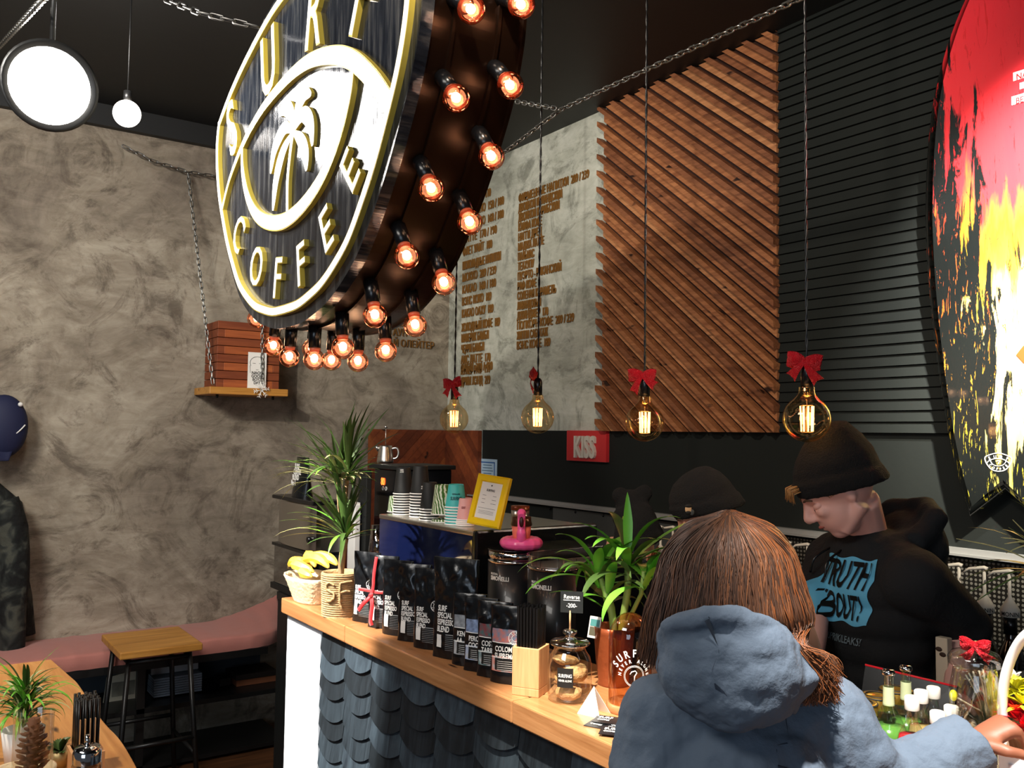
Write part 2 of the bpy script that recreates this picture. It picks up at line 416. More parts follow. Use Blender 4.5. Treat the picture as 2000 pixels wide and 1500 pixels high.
# ---------------------------------------------------------------- larch slat panel
tn = math.tan(R(38.5)); cs = math.cos(R(38.5))
def clip_slat(c0, c1, x0, x1, z0, z1):   # region c0 <= z + x*tn < c1 within rect
    P = [(x0, z0), (x1, z0), (x1, z1), (x0, z1)]
    for sgn, c in ((1, c0), (-1, c1)):
        Q = []
        for i in range(len(P)):
            a, d = P[i], P[(i+1) % len(P)]; fa = sgn*(a[1]+a[0]*tn-c); fd = sgn*(d[1]+d[0]*tn-c)
            if fa >= 0: Q.append(a)
            if fa*fd < 0: t = fa/(fa-fd); Q.append((a[0]+(d[0]-a[0])*t, a[1]+(d[1]-a[1])*t))
        P = Q
        if len(P) < 3: return None
    return P
M_larchS = [wood('larch_board_%s' % n, a, c, (1, 14, 14), .6, rot=(0, R(38.5), 0)) for n, a, c in (('mid', '7e4a2a', 'b57a4e'), ('dark', '66391f', '9a6340'), ('light', '94603a', 'cb9262'))]
M_larchD = mat('larch_recess', '2a1208', .8)
root = thing('slat_wall_panel', 'tall reddish larch panel of diagonal slats between the pale menu wall and black boards', 'wall panel', (WX0, 0, ZB))
b = mb(M_larchD).box2((WX0, -.012, ZB), (WX1, 0, ZC-.002)); b.M = Matrix.Translation((-WX0, 0, -ZB)); bb = mb(M_larchD); bb.M = b.M
bb.box2((WX0, -.012, ZB), (WX1, -.001, ZC-.002)); bb.build('backing_board', root)
b = MB(); b.M = Matrix.Translation((-WX0, 0, -ZB)); c = ZB+WX0*tn-.03; pv = .092; k = 0
while c < ZC+WX1*tn:
    b.use(M_larchS[rnd.choice([0, 0, 1, 2])])
    P = clip_slat(c, c+pv*.54, WX0, WX1, ZB, ZC-.004)
    if P: b.prism(P, -.030, -.012)
    P = clip_slat(c+pv*.50, c+pv*.80, WX0-.028, WX1+.004, ZB, ZC-.004)
    if P: b.use(M_larchS[rnd.choice([0, 1, 1])]); b.prism(P, -.058, -.012)
    c += pv; k += 1
b.build('slats', root)
# ---------------------------------------------------------------- chevron cladding wrapping the corner
root = thing('chevron_panel', 'low reddish-brown plank panel wrapping the room corner behind the coffee machine', 'wall panel', (0, 0, .95))
def larch_rand(): return M_larchL2[rnd.choice([0, 0, 1, 2])]
M_larchL2 = [wood('chevron_board_%s' % n, a, c, (4, 4, 4), .6) for n, a, c in (('mid', '6a3018', '904a26'), ('dark', '542410', '793b1e'), ('light', '7c3d20', 'a5602f'))]
bl = MB(); c = -1.4; z0, z1 = .95, ZB-.004
tn0 = tn
tn = 1.0
while c < 3:     # left wall: boards rising to the right
    bl.use(larch_rand()); P = clip_slat(c, c+.066, 0.03, .61, z0, z1)
    if P:
        bl.M = T(0, 0, -.95, R(-90)); bl.prism([(x, z) for x, z in P], .006, .03+rnd.random()*.006)
    c += .068
bl.build('left_planks', root)
bl = MB(); c = -1.4
while c < 3:
    bl.use(larch_rand()); P = clip_slat(c, c+.066, 0.03, .46, z0, z1)
    if P: bl.M = T(0, 0, -.95); bl.prism(P, -.03-rnd.random()*.006, -.006)
    c += .068
bl.build('right_planks', root)
tn = tn0
# ---------------------------------------------------------------- menu lettering
def text_w(s): vs, fs = text_data(s, 0, 'LEFT'); return max(v[0] for v in vs)
def menu(name, label, lines, parent_loc, M, size, xs, pitch, cat='lettering'):
    root = thing(name, label, cat, parent_loc)
    for s, z, x in lines:
        b = mb(M_gold); k_ = xs*len(s)/text_w(s); wds = s.split('  '); b.text(wds[0], size, M @ Matrix.Translation((x, 0, z)), .007, k_, 0); b.build('text_line', root)
        if len(wds) > 1: b = mb(M_gold); b.text(wds[1], size, M @ Matrix.Translation((x+xs*size*len(s)-text_w(wds[1])*k_*size, 0, z)), .007, k_, 0); b.build('price_text', root)
cap = .062; SZ = cap/.70
L1 = ['ЭСПРЕССО  110', 'АМЕРИКАНО  130 / 150', 'КАПУЧИНО  150 / 180', 'ФЛЕТ УАЙТ  160 / 180', 'ЛАТТЕ  170 / 190', 'ФЛЕТ ВАЙТ  180']
def col(lines, z0, dz): return [(s, z0-i*dz, 0) for i, s in enumerate(lines)]
z_head = 2.925
L = col(['ЭСПРЕССО  110', 'КАПУЧИНО  150 / 180', 'КАПУЧИНО  160 / 180', 'ЛАТТЕ  170 / 190', 'ФЛЕТ УАЙТ  180'], z_head+.09*5+.0, .088)
L = [(s, z-z_head*0, x) for s, z, x in L]
L += col(['ШОКОЛАДНЫЕ НАПИТКИ', 'МОККО  209 / 239', 'КАКАО  160 / 180', 'ВЭНС КОКО  189', 'КАКАО ОАХУ  189'], z_head, .0835)
L += col(['ХОЛОДНЫЙ КОФЕ  189', 'МАВЕРИК БАМБЛ', 'ЧЕРРИ БАМБЛ', 'АЙС ЛАТТЕ  170', 'КУЛЕР РАФ  199', 'ДРИМ ЛЭНД  219'], z_head-.43, .0745)
L += [('ФРЕШ  300 / 400', 2.213, 0)]
menu('menu_lettering', 'left column of small gold raised menu lettering on the pale wall near the corner', L, (.185, -.008, 0), Matrix.Identity(4), .056/.7, .0262*.7/.056, .08)
L = col(['ФИРМЕННЫЕ НАПИТКИ  209 / 239', 'ДВОЙНОЙ ИРЛАНДСКИЙ', 'ДВОЙНОЙ КАРИБСКИЙ', 'КАЙФА КОФЕ', 'НАГГИ ДРЕД', 'МАДЖА ЛАТТЕ', 'ПАЛЬМАС', 'ТЕАХУПУ', 'ПУЭРТО - РИКАНСКИЙ', 'РАФ КОФЕ', 'СОЛЕНАЯ КАРАМЕЛЬ', 'ЛАВАНДОВЫЙ', 'ДЖИНДЖЕР  170', 'ПОПКОРН КОФЕ  209 / 239', 'ХИППИ САБОТАЖ', 'ВЭНС КОФЕ  189'], 3.262, .0625)
menu('menu_lettering', 'right column of small gold raised menu lettering beside the diagonal slat panel', L, (.852, -.008, 0), Matrix.Identity(4), .050/.7, .0248*.7/.050, .08)
M90 = Matrix.Rotation(R(90), 4, 'Z')
menu('menu_lettering', 'three lines of gold raised lettering on the left wall below the round sign', [('СКВЕАРЕ', 2.522, 0), ('СТАУН', 2.454, 0), ('ЧАЙ ОЛЕЙТЕР', 2.381, 0)], (.008, -.52, 0), M90, .048/.7, .036*.7/.048, .07)
# ---------------------------------------------------------------- back wall fittings
root = thing('kiss_plaque', 'red square plaque with white raised letters KISS on the black back wall', 'sign', (1.56, 0, 1.735))
mb(M_red).box((0, -.012, 0), (.345, .024, .172)).build('board', root, bevel=.002)
mb(mat('letter_cream', 'd9d2c4', .6)).text('KISS', .165, T(0, -.032, -.062), .016, .62, .03, 'CENTER').build('letters', root)
root = thing('notice_sheet', 'small blue and white notice stuck on black wall right of the plank panel', 'notice', (.53, 0, 1.5))
P0 = at(936, 897, y=0); P1 = at(971, 945, y=0); nx, nzc = (P0.x+P1.x)/2, (P0.z+P1.z)/2; wx, wz = P1.x-P0.x, P0.z-P1.z+.03
root.location = (nx, 0, nzc-.01)
mb(mat('notice_pale', 'a9c3d6', .7)).box((0, -.003, 0), (wx, .004, wz)).build('sheet', root)
b = mb(mat('notice_blue', '2d5f9e', .7)); 
for dx, dz, sx, sz in ((0, wz*.38, wx*.8, .008), (0, -wz*.38, wx*.8, .008), (-wx*.38, 0, .008, wz*.8), (wx*.38, 0, .008, wz*.8)): b.box((dx, -.0055, dz), (sx, .002, sz))
b.build('border', root)
b = mb(mat('notice_text', '3b5f80', .7)); 
for i in range(6): b.box((0, -.0055, wz*.28-i*wz*.1), (wx*(.6 if i else .66)*(.7+.3*((i*7) % 3)/2), .001, .005))
b.build('text_rows', root)
root = thing('metal_rail', 'long light grey aluminium rail running along the black back wall', 'rail', (.6, 0, 1.39))
mb(M_rail).box2((-.25, -.03, -.008), (6.5, 0, .018)).box2((-.25, -.045, -.008), (6.5, -.03, .0)).build('rail_bar', root)
for i in range(5): mb(M_blkpl).ball((.38+i*.24, -.012, -.03), .008, 10, 6).build('hook', root)
root = thing('splash_panel', 'plain grey metal splash panel under the rail behind the coffee machine', 'panel', (1.25, 0, .93))
mb(M_greyp).box2((0, -.012, 0), (1.15, -.001, .44)).build('sheet', root)
def perf_mat():
    m, nt, b = newmat('perforated_metal', .45); b.inputs['Metallic'].default_value = .3
    v = tex(nt, 'ShaderNodeTexVoronoi', Scale=62); v.inputs['Randomness'].default_value = .12
    nt.links.new(ramp(nt, v.outputs['Distance'], [(.28, '6d6a62'), (.36, '171512')]), b.inputs['Base Color']); return m
root = thing('perforated_panel', 'dark dimpled metal splash panel behind the syrup bottles', 'panel', (2.42, 0, .93))
mb(perf_mat()).box2((0, -.014, 0), (3.5, -.001, .44)).build('sheet', root)
# back work counter
root = thing('back_worktop', 'dark back work counter along the wall behind the staff', 'counter', (.4, 0, 0))
mb(M_blkmet).box2((.2, -.45, .88), (6, -.02, .92)).build('worktop', root, bevel=.003)
mb(M_blk).box2((.22, -.42, 0), (5.95, -.03, .88)).build('cabinet', root)
# ================================================================ SERVICE COUNTER
YF, YBK, ZT, XE = -1.935, -1.535, 1.15, 2.03
root = thing('service_counter', 'bar counter with varnished oak top and black scalloped shingle front', 'counter', (XE, YF, 0))
o = Matrix.Translation((-XE, -YF, 0))
seam = at(1000, 1368, z=ZT).x
for a, c in ((XE, 2.62), (2.622, seam-.001), (seam+.001, 6.4)):
    b = mb(M_oak); b.M = o; b.box2((a, YF, ZT-.056), (c, YBK, ZT)); b.build('worktop', root, bevel=.004)
b = mb(M_blk); b.M = o; b.box2((XE+.02, YF+.05, 0), (6.4, YBK-.02, ZT-.056)); b.build('carcass', root)
xw = at(629, 1240, y=YF+.03).x
b = mb(mat('white_laminate', 'd9dfe6', .5)); b.M = o; b.box2((XE+.006, YF+.025, 0), (xw, YF+.05, ZT-.057)); b.build('end_panel', root)
# scalloped shingles
M_sh = [wood('shingle_stain_%s' % n, a, c, (10, 10, .8), .5, knots=False) for n, a, c in (('deep', '14191d', '2c343a'), ('mid', '1d242a', '3b464e'), ('grey', '283038', '4b5963'))]
b = MB(); b.M = o; cw = .205; rows = 15; rp = .068
for r in range(rows):
    z = 1.095-.0-rp*(r+1)-.03
    for c in range(-0, 24):
        x0 = xw+c*cw-(0 if True else 0); x1 = min(x0+cw-.002, 6.38)
        if x0 > 6.3: break
        b.use(rnd.choice(M_sh)); zb = z+rnd.uniform(-.006, .006); th = .010
        pts = [(x0, zb+.115)]; n = 8
        for i in range(n+1):
            t = i/n; xx = x0+(x1-x0)*t; pts.append((xx, zb+.030*(2*t-1)**2+.006*t))
        pts.append((x1, zb+.115))
        # tapered wedge: thick at the bottom
        N = len(pts); fr = []; bk = []
        for x, zz in pts:
            d = .008+.016*(1-min(1, max(0, (zz-zb)/.115)))
            fr.append(b.av((x, YF+.048-d-.004, zz))); bk.append(b.av((x, YF+.05, zz)))
        b.af(fr, False)
        for i in range(N): b.af((fr[i], bk[i], bk[(i+1) % N], fr[(i+1) % N]), False)
b.build('shingle_cladding', root)
# lower work counter behind the bar
root = thing('work_counter', 'lower dark steel work counter behind the bar under the coffee machine', 'counter', (.80, -1.5, 0))
mb(mat('dark_steel', '2a2a2b', .35, .7)).box2((-.0, .0, .91), (1.95, .58, .95)).box2((1.95, .0, .91), (5.5, .33, .95)).build('worktop', root, bevel=.003)
mb(M_blk).box2((.02, .0, 0), (1.93, .56, .91)).box2((1.93, .0, 0), (5.48, .31, .91)).build('cabinet', root)
# ================================================================ BENCH
bz = .66
root = thing('bench', 'long black wall bench with dusty pink cushion and shelf under it', 'bench', (0, -1.2, 0))
def cush(u, v):
    # u along wall from y=-5.5 to end; v from wall (0) to front (1) then down
    y = -4.4+u*(3.2)
    w = .47
    e = max(0, (u-.90)/.10)
    front = w*(1-.0) if e == 0 else w*math.sqrt(max(0, 1-e*e))
    if v < .62: t = v/.62; x = front*t; z = .0+.012*math.sin(PI*t)
    else:
        t = (v-.62)/.38; a = t*PI*.5; x = front+.012*math.sin(a*2)*.5; z = -.075*t
    rise = (1-min(1, v/.62))*max(0, (u-.86)/.14)**1.5*.12
    crease = .006*nz(y*16, v*2.2)+.008*nz(y*50, v*3)*max(0, u-.93)*10
    return (max(.002, x+crease), y+1.2, bz+z+rise+crease)
b = mb(M_pinkcush); b.grid(cush, 220, 22); b.build('seat_cushion', root)
b = mb(M_blkmet); b.box2((.01, -3.2, bz-.115), (.47, -.22, bz-.076))
b.build('seat_frame', root)
mb(M_blkmet).box2((.01, -3.2, .31), (.43, -.08, .335)).build('shelf', root)
mb(M_blkmet).box2((.01, -3.2, .02), (.43, -.08, .04)).build('base_rail', root)
for y in (-3.1, -1.95, -.9, -.12): mb(M_blkmet).box2((.39, y, 0), (.43, y+.04, bz-.115)).build('leg', root)
mb(mat('underbench_grey', '3c434a', .7)).box2((.001, -3.2, .335), (.006, -.1, bz-.115)).build('back_panel', root)
b = mb(M_pinkcush)
# ================================================================ under-bench items
root = thing('picture_print', 'cream framed print with grey landscape leaning on the shelf under the bench', 'picture', (.2, -2.12, .336))
P = [at(200, 1377, x=.2), at(278, 1362, x=.2), at(272, 1305, x=.2), at(208, 1323, x=.2)]
b = mb(mat('cream_mat_board', 'cfc8b0', .7)); i = [b.av(V(q)-V((.2, -2.12, .336))+V((dx, 0, 0))) for dx in (.0, .012) for q in P]
for f in ((4, 5, 6, 7), (3, 2, 1, 0), (0, 1, 5, 4), (1, 2, 6, 5), (2, 3, 7, 6), (3, 0, 4, 7)): b.af([i[k] for k in f])
b.build('mount', root)
c = sum(P, V())/4
b = mb(mat('print_grey', '6e6a5c', .7, vary=.5, vscale=14, col2='a8a38f')); b.box((.014, c.y+2.12, c.z-.336-.005), (.003, .115, .075)); b.build('image', root)
root = thing('magazine_stack', 'stack of light grey magazines standing on the shelf behind the stool', 'magazines', (.2, -1.85, .336))
b = mb(mat('magazine_cover', 'b5b3b4', .6)); b.box((0, -.005, .16), (.02, .25, .10), ry=R(-8))
b.build('front_cover', root)
b = mb(mat('magazine_pages', '8f9aa6', .6))
for i in range(8): b.box((.01+i*.001, -.005, .012+i*.0125), (.16-i*.004, .255, .0095))
b.build('page_blocks', root)
root = thing('white_mug', 'pair of white handles peeking behind the magazines under the bench', 'rack', (.11, -1.85, .336))
b = mb(M_white)
for s in (-1, 1): b.tube(spl([(0, s*.13, .15), (0, s*.165, .16), (0, s*.17, .22), (0, s*.14, .235)]), .008)
b.box((0, 0, .19), (.02, .28, .02)); b.box((0, 0, .095), (.02, .02, .19)); b.build('frame', root)
root = thing('board_game_box', 'dark flat box with brown edge on the shelf under the bench', 'box', (.2, -1.42, .336))
mb(mat('box_dark', '1d1410', .6)).box((0, 0, .05), (.2, .24, .03)).box((-.02, -.16, .02), (.12, .06, .04)).build('lid', root, bevel=.003)
mb(mat('box_brown', '6e4026', .7)).box((0, 0, .018), (.19, .23, .034)).build('base', root)
# ================================================================ STOOL
sx0, sx1, sy0, sy1 = .47, .92, -2.29, -1.91
cx, cy = (sx0+sx1)/2, (sy0+sy1)/2
root = thing('bar_stool', 'backless stool with pale oak seat and black metal legs by the pink bench', 'stool', (cx, cy, 0))
w, d = (sx1-sx0)/2, (sy1-sy0)/2
mb(M_oakY).box((0, 0, .735), (2*w, 2*d, .035)).build('seat', root, bevel=.006)
lp = {}
for a in (-1, 1):
    for c in (-1, 1):
        b = mb(M_blkmet); top = V((a*(w-.05), c*(d-.05), .705)); bot = V((a*(w+.0), c*(d+.0), 0))
        b.tube([bot, top], .0125, 4); b.build('leg', root); lp[(a, c)] = (top, bot)
def onleg(a, c, z): t, bt = lp[(a, c)]; return bt+(t-bt)*(z/.705)
b = mb(M_blkmet)
for z in (.70,):
    for p, q in (((-1, -1), (1, -1)), ((1, -1), (1, 1)), ((1, 1), (-1, 1)), ((-1, 1), (-1, -1))): b.tube([onleg(*p, z-.01), onleg(*q, z-.01)], .012, 4)
b.build('seat_frame', root)
for z, prs in ((.30, (((-1, -1), (-1, 1)), ((1, -1), (1, 1)))), (.22, (((-1, -1), (1, -1)), ((-1, 1), (1, 1))))):
    for p, q in prs: mb(M_blkmet).tube([onleg(*p, z), onleg(*q, z)], .011, 4).build('stretcher', root)
# ================================================================ HANGING SIGN
SX, SYF, SYB = 2.95, -2.28, -2.0
half = spl([(0, 2.093, 0), (.10, 2.096, 0), (.19, 2.112, 0), (.28, 2.136, 0), (.37, 2.178, 0), (.46, 2.236, 0), (.54, 2.320, 0), (.61, 2.408, 0), (.68, 2.520, 0), (.727, 2.610, 0), (.760, 2.710, 0), (.773, 2.80, 0), (.766, 2.87, 0), (.746, 2.925, 0)], 4)
topc = spl([(.746, 2.925, 0), (.60, 3.010, 0), (.42, 3.082, 0), (.2, 3.143, 0), (0, 3.165, 0)], 5)
H = [(p.x, p.y) for p in half]+[(p.x, p.y) for p in topc[1:]]
LOOP = H+[(-x, z) for x, z in H[-2:0:-1]]
cz0 = 2.62
def inset(k):   # offset the outline inward by k metres
    N = len(LOOP); out = []
    for i in range(N):
        a = V(LOOP[i-1]); c = V(LOOP[(i+1) % N]); t = (c-a).normalized(); out.append((LOOP[i][0]-t.y*k, LOOP[i][1]+t.x*k))
    return out
sign = thing('hanging_sign', 'huge shield-shaped dark metal sign lettered SURF COFFEE with glowing bulbs around its rim', 'sign', (SX, SYF, 2.093))
o = Matrix.Translation((0, -SYF, -2.093))
def brushed():
    m, nt, b = newmat('brushed_dark_metal', .3)
    b.inputs['Metallic'].default_value = .55
    n1 = tex(nt, 'ShaderNodeTexNoise', scale=(14, 1, 1.2), Scale=3, Detail=6, Roughness=.65)
    n2 = tex(nt, 'ShaderNodeTexNoise', scale=(90, 1, 2.5), Scale=3, Detail=3)
    col = ramp(nt, n1.outputs['Fac'], [(.34, '1c2029'), (.5, '333842'), (.66, '6a6b6c')])
    col = mix(nt, .5, col, ramp(nt, n2.outputs['Fac'], [(.3, '404040'), (.7, 'c0c0c0')]), 'SOFT_LIGHT')
    nt.links.new(col, b.inputs['Base Color'])
    nt.links.new(ramp(nt, n1.outputs['Fac'], [(.3, '303030'), (.7, '6a6a6a')]), b.inputs['Roughness'])
    addbump(nt, b, n2.outputs['Fac'], .12, .003); return m
M_brush = brushed()
M_drum = mat('drum_bronze', '24150c', .3, .75, bump=.1, bscale=5)
# front face (12 mm plate) with chamfer
b = mb(M_brush); b.M = o
b.prism([(x, z) for x, z in inset(.004)], SYF, SYF+.03); b.build('face_plate', sign)
b = mb(M_drum); b.M = o
b.band(inset(.012), inset(.03), SYF+.03, SYB); b.use(M_blk); b.prism(inset(.031), SYB-.01, SYB-.004); b.build('drum', sign)
b = mb(M_drum); b.M = o
for y in (SYF+.085, SYB-.075, SYB-.004): b.band(inset(.004), inset(.014), y-.004, y+.004)
b.build('rim_strip', sign)
M_sgnw = mat('sign_backlit_face', 'f4f2ea', .5, emit='fff8ea', es=.75)
def gw(fn):   # gold sided, white faced relief
    pass
def relief(shape_fn, name, d=.014):
    b = mb(M_goldedge); b.M = o; shape_fn(b, SYF-d, SYF+.002, 0); b.use(M_sgnw); shape_fn(b, SYF-d-.0012, SYF-d+.0002, .0035); b.build(name, sign)
relief(lambda b, y0, y1, k: b.band(inset(.040+k), inset(.068-k), y0, y1), 'border')
def arc_pts(P, n=8): return [(p.x, p.y) for p in spl([(x, z, 0) for x, z in P], n)]
up = arc_pts([(-.640, 2.560), (-.56, 2.655), (-.42, 2.745), (-.25, 2.805), (-.05, 2.832), (.12, 2.830), (.28, 2.795), (.42, 2.735), (.55, 2.64), (.640, 2.552)])
lo = arc_pts([(-.435, 2.745), (-.425, 2.66), (-.37, 2.56), (-.28, 2.48), (-.16, 2.43), (-.02, 2.408), (.12, 2.425), (.25, 2.475), (.35, 2.555), (.415, 2.65), (.432, 2.735)])
wu = [.020+.034*min(1, max(0, (i/len(up)-.1)*1.6)) for i in range(len(up))]
wl = [.016+.034*math.sin(PI*i/(len(lo)-1)) for i in range(len(lo))]
relief(lambda b, y0, y1, k: b.strip(up, [w-2*k for w in wu], y0, y1), 'upper_arc')
relief(lambda b, y0, y1, k: b.strip(lo, [w-2*k for w in wl], y0, y1), 'lower_arc')
def letter(ch, x, z, size, rot, xs, name='letter'):
    b = mb(M_goldedge); M = o @ T(x, SYF-.006, z, ry=-rot) @ Matrix.Translation((0, 0, -size*.35))
    b.text(ch, size, M, .016, xs, .012, 'CENTER'); b.use(M_sgnw)
    b.text(ch, size, o @ T(x, SYF-.0148, z, ry=-rot) @ Matrix.Translation((0, 0, -size*.35)), .0016, xs, -.004, 'CENTER'); b.build(name, sign)
for ch, x, z, r in (('S', -.555, 2.835, 22), ('U', -.205, 2.945, 9), ('R', .165, 2.965, -8), ('F', .475, 2.885, -24)): letter(ch, x, z, .295, R(r), .68)
for ch, x, z, r in (('C', -.44, 2.447, -42), ('O', -.255, 2.310, -24), ('F', -.065, 2.248, -7), ('F', .115, 2.262, 10), ('E', .285, 2.328, 27), ('E', .425, 2.450, 43)): letter(ch, x, z, .175, R(r), .85)
# palm emblem
def leafp(b, P, y0, y1):
    L = spl([(x, z, 0) for x, z in P], 6); n = len(L); b.strip([(p.x, p.y) for p in L], [max(.003, .05*math.sin(PI*(i+.4)/(n+.5))) for i in range(n)], y0, y1)
def palm(b, y0, y1, k):
    b.strip(arc_pts([(-.01, 2.43), (-.015, 2.52), (.0, 2.60), (.02, 2.66)]), .02-k, y0, y1)
    for P in (((.02, 2.66), (-.05, 2.69), (-.13, 2.65), (-.16, 2.58)), ((.02, 2.66), (-.06, 2.62), (-.11, 2.55), (-.13, 2.46)), ((.02, 2.66), (.09, 2.69), (.15, 2.65), (.17, 2.58)), ((.02, 2.66), (.08, 2.62), (.12, 2.57), (.13, 2.52)), ((.02, 2.66), (0, 2.72), (-.05, 2.75), (-.10, 2.745)), ((.02, 2.66), (.05, 2.72), (.10, 2.745), (.15, 2.73))): leafp(b, P, y0, y1)
relief(palm, 'palm_emblem', .010)
# bulbs
fr = [(3.754, 2.775), (3.692, 2.595), (3.604, 2.429), (3.476, 2.288), (3.325, 2.168), (3.140, 2.087), (2.945, 2.052), (2.76, 2.062), (2.592, 2.087), (2.404, 2.164), (2.235, 2.29), (2.12, 2.43)]
bk = [(3.82, 2.81), (3.793, 2.642), (3.718, 2.479), (3.614, 2.331), (3.483, 2.202), (3.323, 2.109), (3.145, 2.054), (2.96, 2.033), (2.768, 2.054), (2.58, 2.08), (2.391, 2.150)]
# push every bulb so that its centre sits 78 mm outside the outline
def nearest(x, z):
    best = None; N = len(LOOP)
    for i in range(N):
        q = V(LOOP[i]); d = (q-V((x-SX, z))).length
        if best is None or d < best[0]: a = V(LOOP[i-1]); c = V(LOOP[(i+1) % N]); t = (c-a).normalized(); best = (d, q, V((t.y, -t.x)))
    return best
def add_bulb(x, z, y, white=False):
    d, q, n = nearest(x, z); base = V((q.x, y-SYF, q.y-2.093)); N3 = V((n.x, 0, n.y)); down = V((0, 0, -1))
    ax = (N3*.8+down*.55).normalized() if n.y < .2 else N3
    c = base+ax*.086
    b = mb(M_blkpl); b.tube([base-N3*.012, base+ax*.012, base+ax*.052], [.02, .019, .0185], 14); s = b.build('socket', sign)
    rm = ax.to_track_quat('Z', 'Y').to_matrix()
    b = mb(M_glassO); b.ball(c, .0315, 20, 12); b.build('bulb', s)
    b = mb(M_glow); b.ball(c-ax*.004, (.011, .011, .013), 12, 8, rm); b.use(mat('bulb_collar_glow', '9a4a34', .4, emit='ff7a50', es=.15)); b.tube([base+ax*.05, base+ax*.064], [.0165, .014], 12); b.build('filament', s)  # collar emits faintly itself, bulb light put into its material
    point('bulb_light', c, .17, .03, (1, .76, .56), s)
for x, z in fr: add_bulb(x, z, -2.2)
for x, z in bk: add_bulb(x, z, -2.07)
# ================================================================ CHAINS
def chain(name, label, pts, link=.036, r=.0028, m=None, sag=0):
    pts = [V(p) for p in pts]; P0 = pts[0]; b = mb(m or M_galv); step = link-.0105
    D = []; tot = 0
    for a, c in zip(pts, pts[1:]): D.append((a, c, tot, (c-a).length)); tot += (c-a).length
    n = int(tot/step); alt = 0
    for k in range(n):
        s = (k+.5)*step
        for a, c, t0, L in D:
            if t0 <= s <= t0+L: p = a+(c-a)*((s-t0)/L); t = (c-a).normalized(); break
        sd = t.cross(V((0, 0, 1))) if abs(t.z) < .9 else t.cross(V((1, 0, 0)))
        sd.normalize(); u = sd if k % 2 else t.cross(sd); hl = link/2-.008; hw = .0078
        L = []
        for q in range(5): a_ = -PI/2+PI*q/4; L.append(p+t*(hl+hw*math.cos(a_))+u*hw*math.sin(a_))
        for q in range(5): a_ = PI/2+PI*q/4; L.append(p+t*(-hl+hw*math.cos(a_))+u*hw*math.sin(a_))
        b.tube([x-P0 for x in L], r, 5, closed=True)
    ob = b.build(name, loc=P0); return tag(ob, label, 'chain')
yc = -1.2
chain('chain', 'long silver chain strung high across in front of the slat panel', [at(975, 305, y=yc), at(1095, 214, y=yc), at(1560, -2, y=yc), at(1700, -68, y=yc)])
chain('chain', 'short silver chain joining the long chain near the sign', [at(1008, 198, y=yc-.02), at(1092, 213, y=yc-.02)])
chain('chain', 'dark chain running from ceiling at upper left to top of round sign', [at(250, -30, y=-2.6), at(390, 25, y=-2.45), at(500, 52, y=-2.3), V((2.66, -2.26, 3.08))], .05, .004, mat('dark_chain', '4a4846', .4, .9))
chain('chain', 'pale chain in the top left corner above the bright floodlight', [at(-30, 122, y=-2.9), at(90, -8, y=-2.9)], .045, .004)
sh = [at(240, 285, x=.05), at(300, 315, x=.05), at(367, 336, x=.05), at(430, 346, x=.05), at(520, 362, x=.05)]
chain('chain', 'thin chain sagging along the left wall above the hanging shelf', sh, .05, .0035)
top = at(367, 337, x=.055); botc = at(416, 752, x=.27)
chain('chain', 'vertical chain holding the left end of the wooden wall shelf', [top, botc], .046, .0032)
topr = at(500, 420, x=.06); c1 = at(512, 610, x=.292)
chain('chain', 'vertical chain at right end of the wall shelf behind the snowflake', [topr, c1, at(512, 752, x=.296)], .040, .0026)
# ================================================================ LAMPS upper left
L0 = at(98, 168, y=-2.85)
root = thing('floodlight', 'dazzling floodlight hanging at the upper left facing the room', 'lamp', L0)
aim = (V((3.9, -2.75, 2.55))-L0).normalized(); q = aim.to_track_quat('Z', 'Y').to_matrix().to_4x4()
b = mb(M_blkmet); b.M = q; b.lathe([(.0, -.10), (.06, -.10), (.09, -.06), (.135, .0), (.138, .006), (.128, .006), (.11, -.005)], 36); b.build('housing', root)
b = mb(M_lampw); b.M = q; b.lathe([(.125, -.004), (.06, .012), (0, .016)], 36); b.build('lens', root)
mb(M_blkmet).tube([(0, 0, .05), (0, 0, ZC-L0.z)], .008).build('stem', root)
G0 = at(248, 222, y=-2.5)
root = thing('globe_lamp', 'small round white glowing globe lamp beside the floodlight', 'lamp', G0)
mb(M_globe).ball((0, 0, 0), .052, 28, 18).build('globe', root)
mb(M_blkmet).tube([(0, 0, .05), (0, 0, .09)], .016).tube([(0, 0, .09), (0, 0, ZC-G0.z)], .003, 6).build('cord', root)
# ================================================================ PENDANT BULBS
def bow(b, s=1.0, seed=0):
    r_ = random.Random(seed)
    for sg in (-1, 1):
        tl = R(r_.uniform(-14, 26)); LL = r_.uniform(.036, .044)*s
        def place_(x, y, z, sg=sg, tl=tl): return (sg*(x*math.cos(tl)-z*math.sin(tl)), y-.018, x*math.sin(tl)+z*math.cos(tl)+.003)
        def lobe(u, v, side=1, LL=LL, sg=sg):
            hw = (.004+.0155*math.sin(PI*(.08+.62*u))**.8)*s; k = 1-abs(2*v-1)**2
            return place_(LL*u+.003*nz(v*6+seed, sg), -side*.013*s*math.sin(PI*min(1, u*1.0))*k+.004*nz(u*7+seed, v*6, sg), (2*v-1)*hw+.004*u)
        b.grid(lambda u, v: lobe(u, v, 1), 14, 10); b.grid(lambda u, v: lobe(u, v, -1), 14, 10)
        ta = R(r_.uniform(28, 52)); TL = r_.uniform(.046, .060)*s
        def tail(u, v, sg=sg, ta=ta, TL=TL):
            w_ = (.004+.010*u)*s; d = TL*u-(.008*(1-abs(2*v-1)) if u > .95 else 0); q = (2*v-1)*w_
            return (sg*(d*math.sin(ta)+q*math.cos(ta)), -.022-.006*math.sin(u*4)+.004*nz(u*8, v*5, seed), -d*math.cos(ta)+q*math.sin(ta))
        b.grid(tail, 12, 6)
    b.ball((0, -.02, .002), (.007, .006, .008), 10, 6)
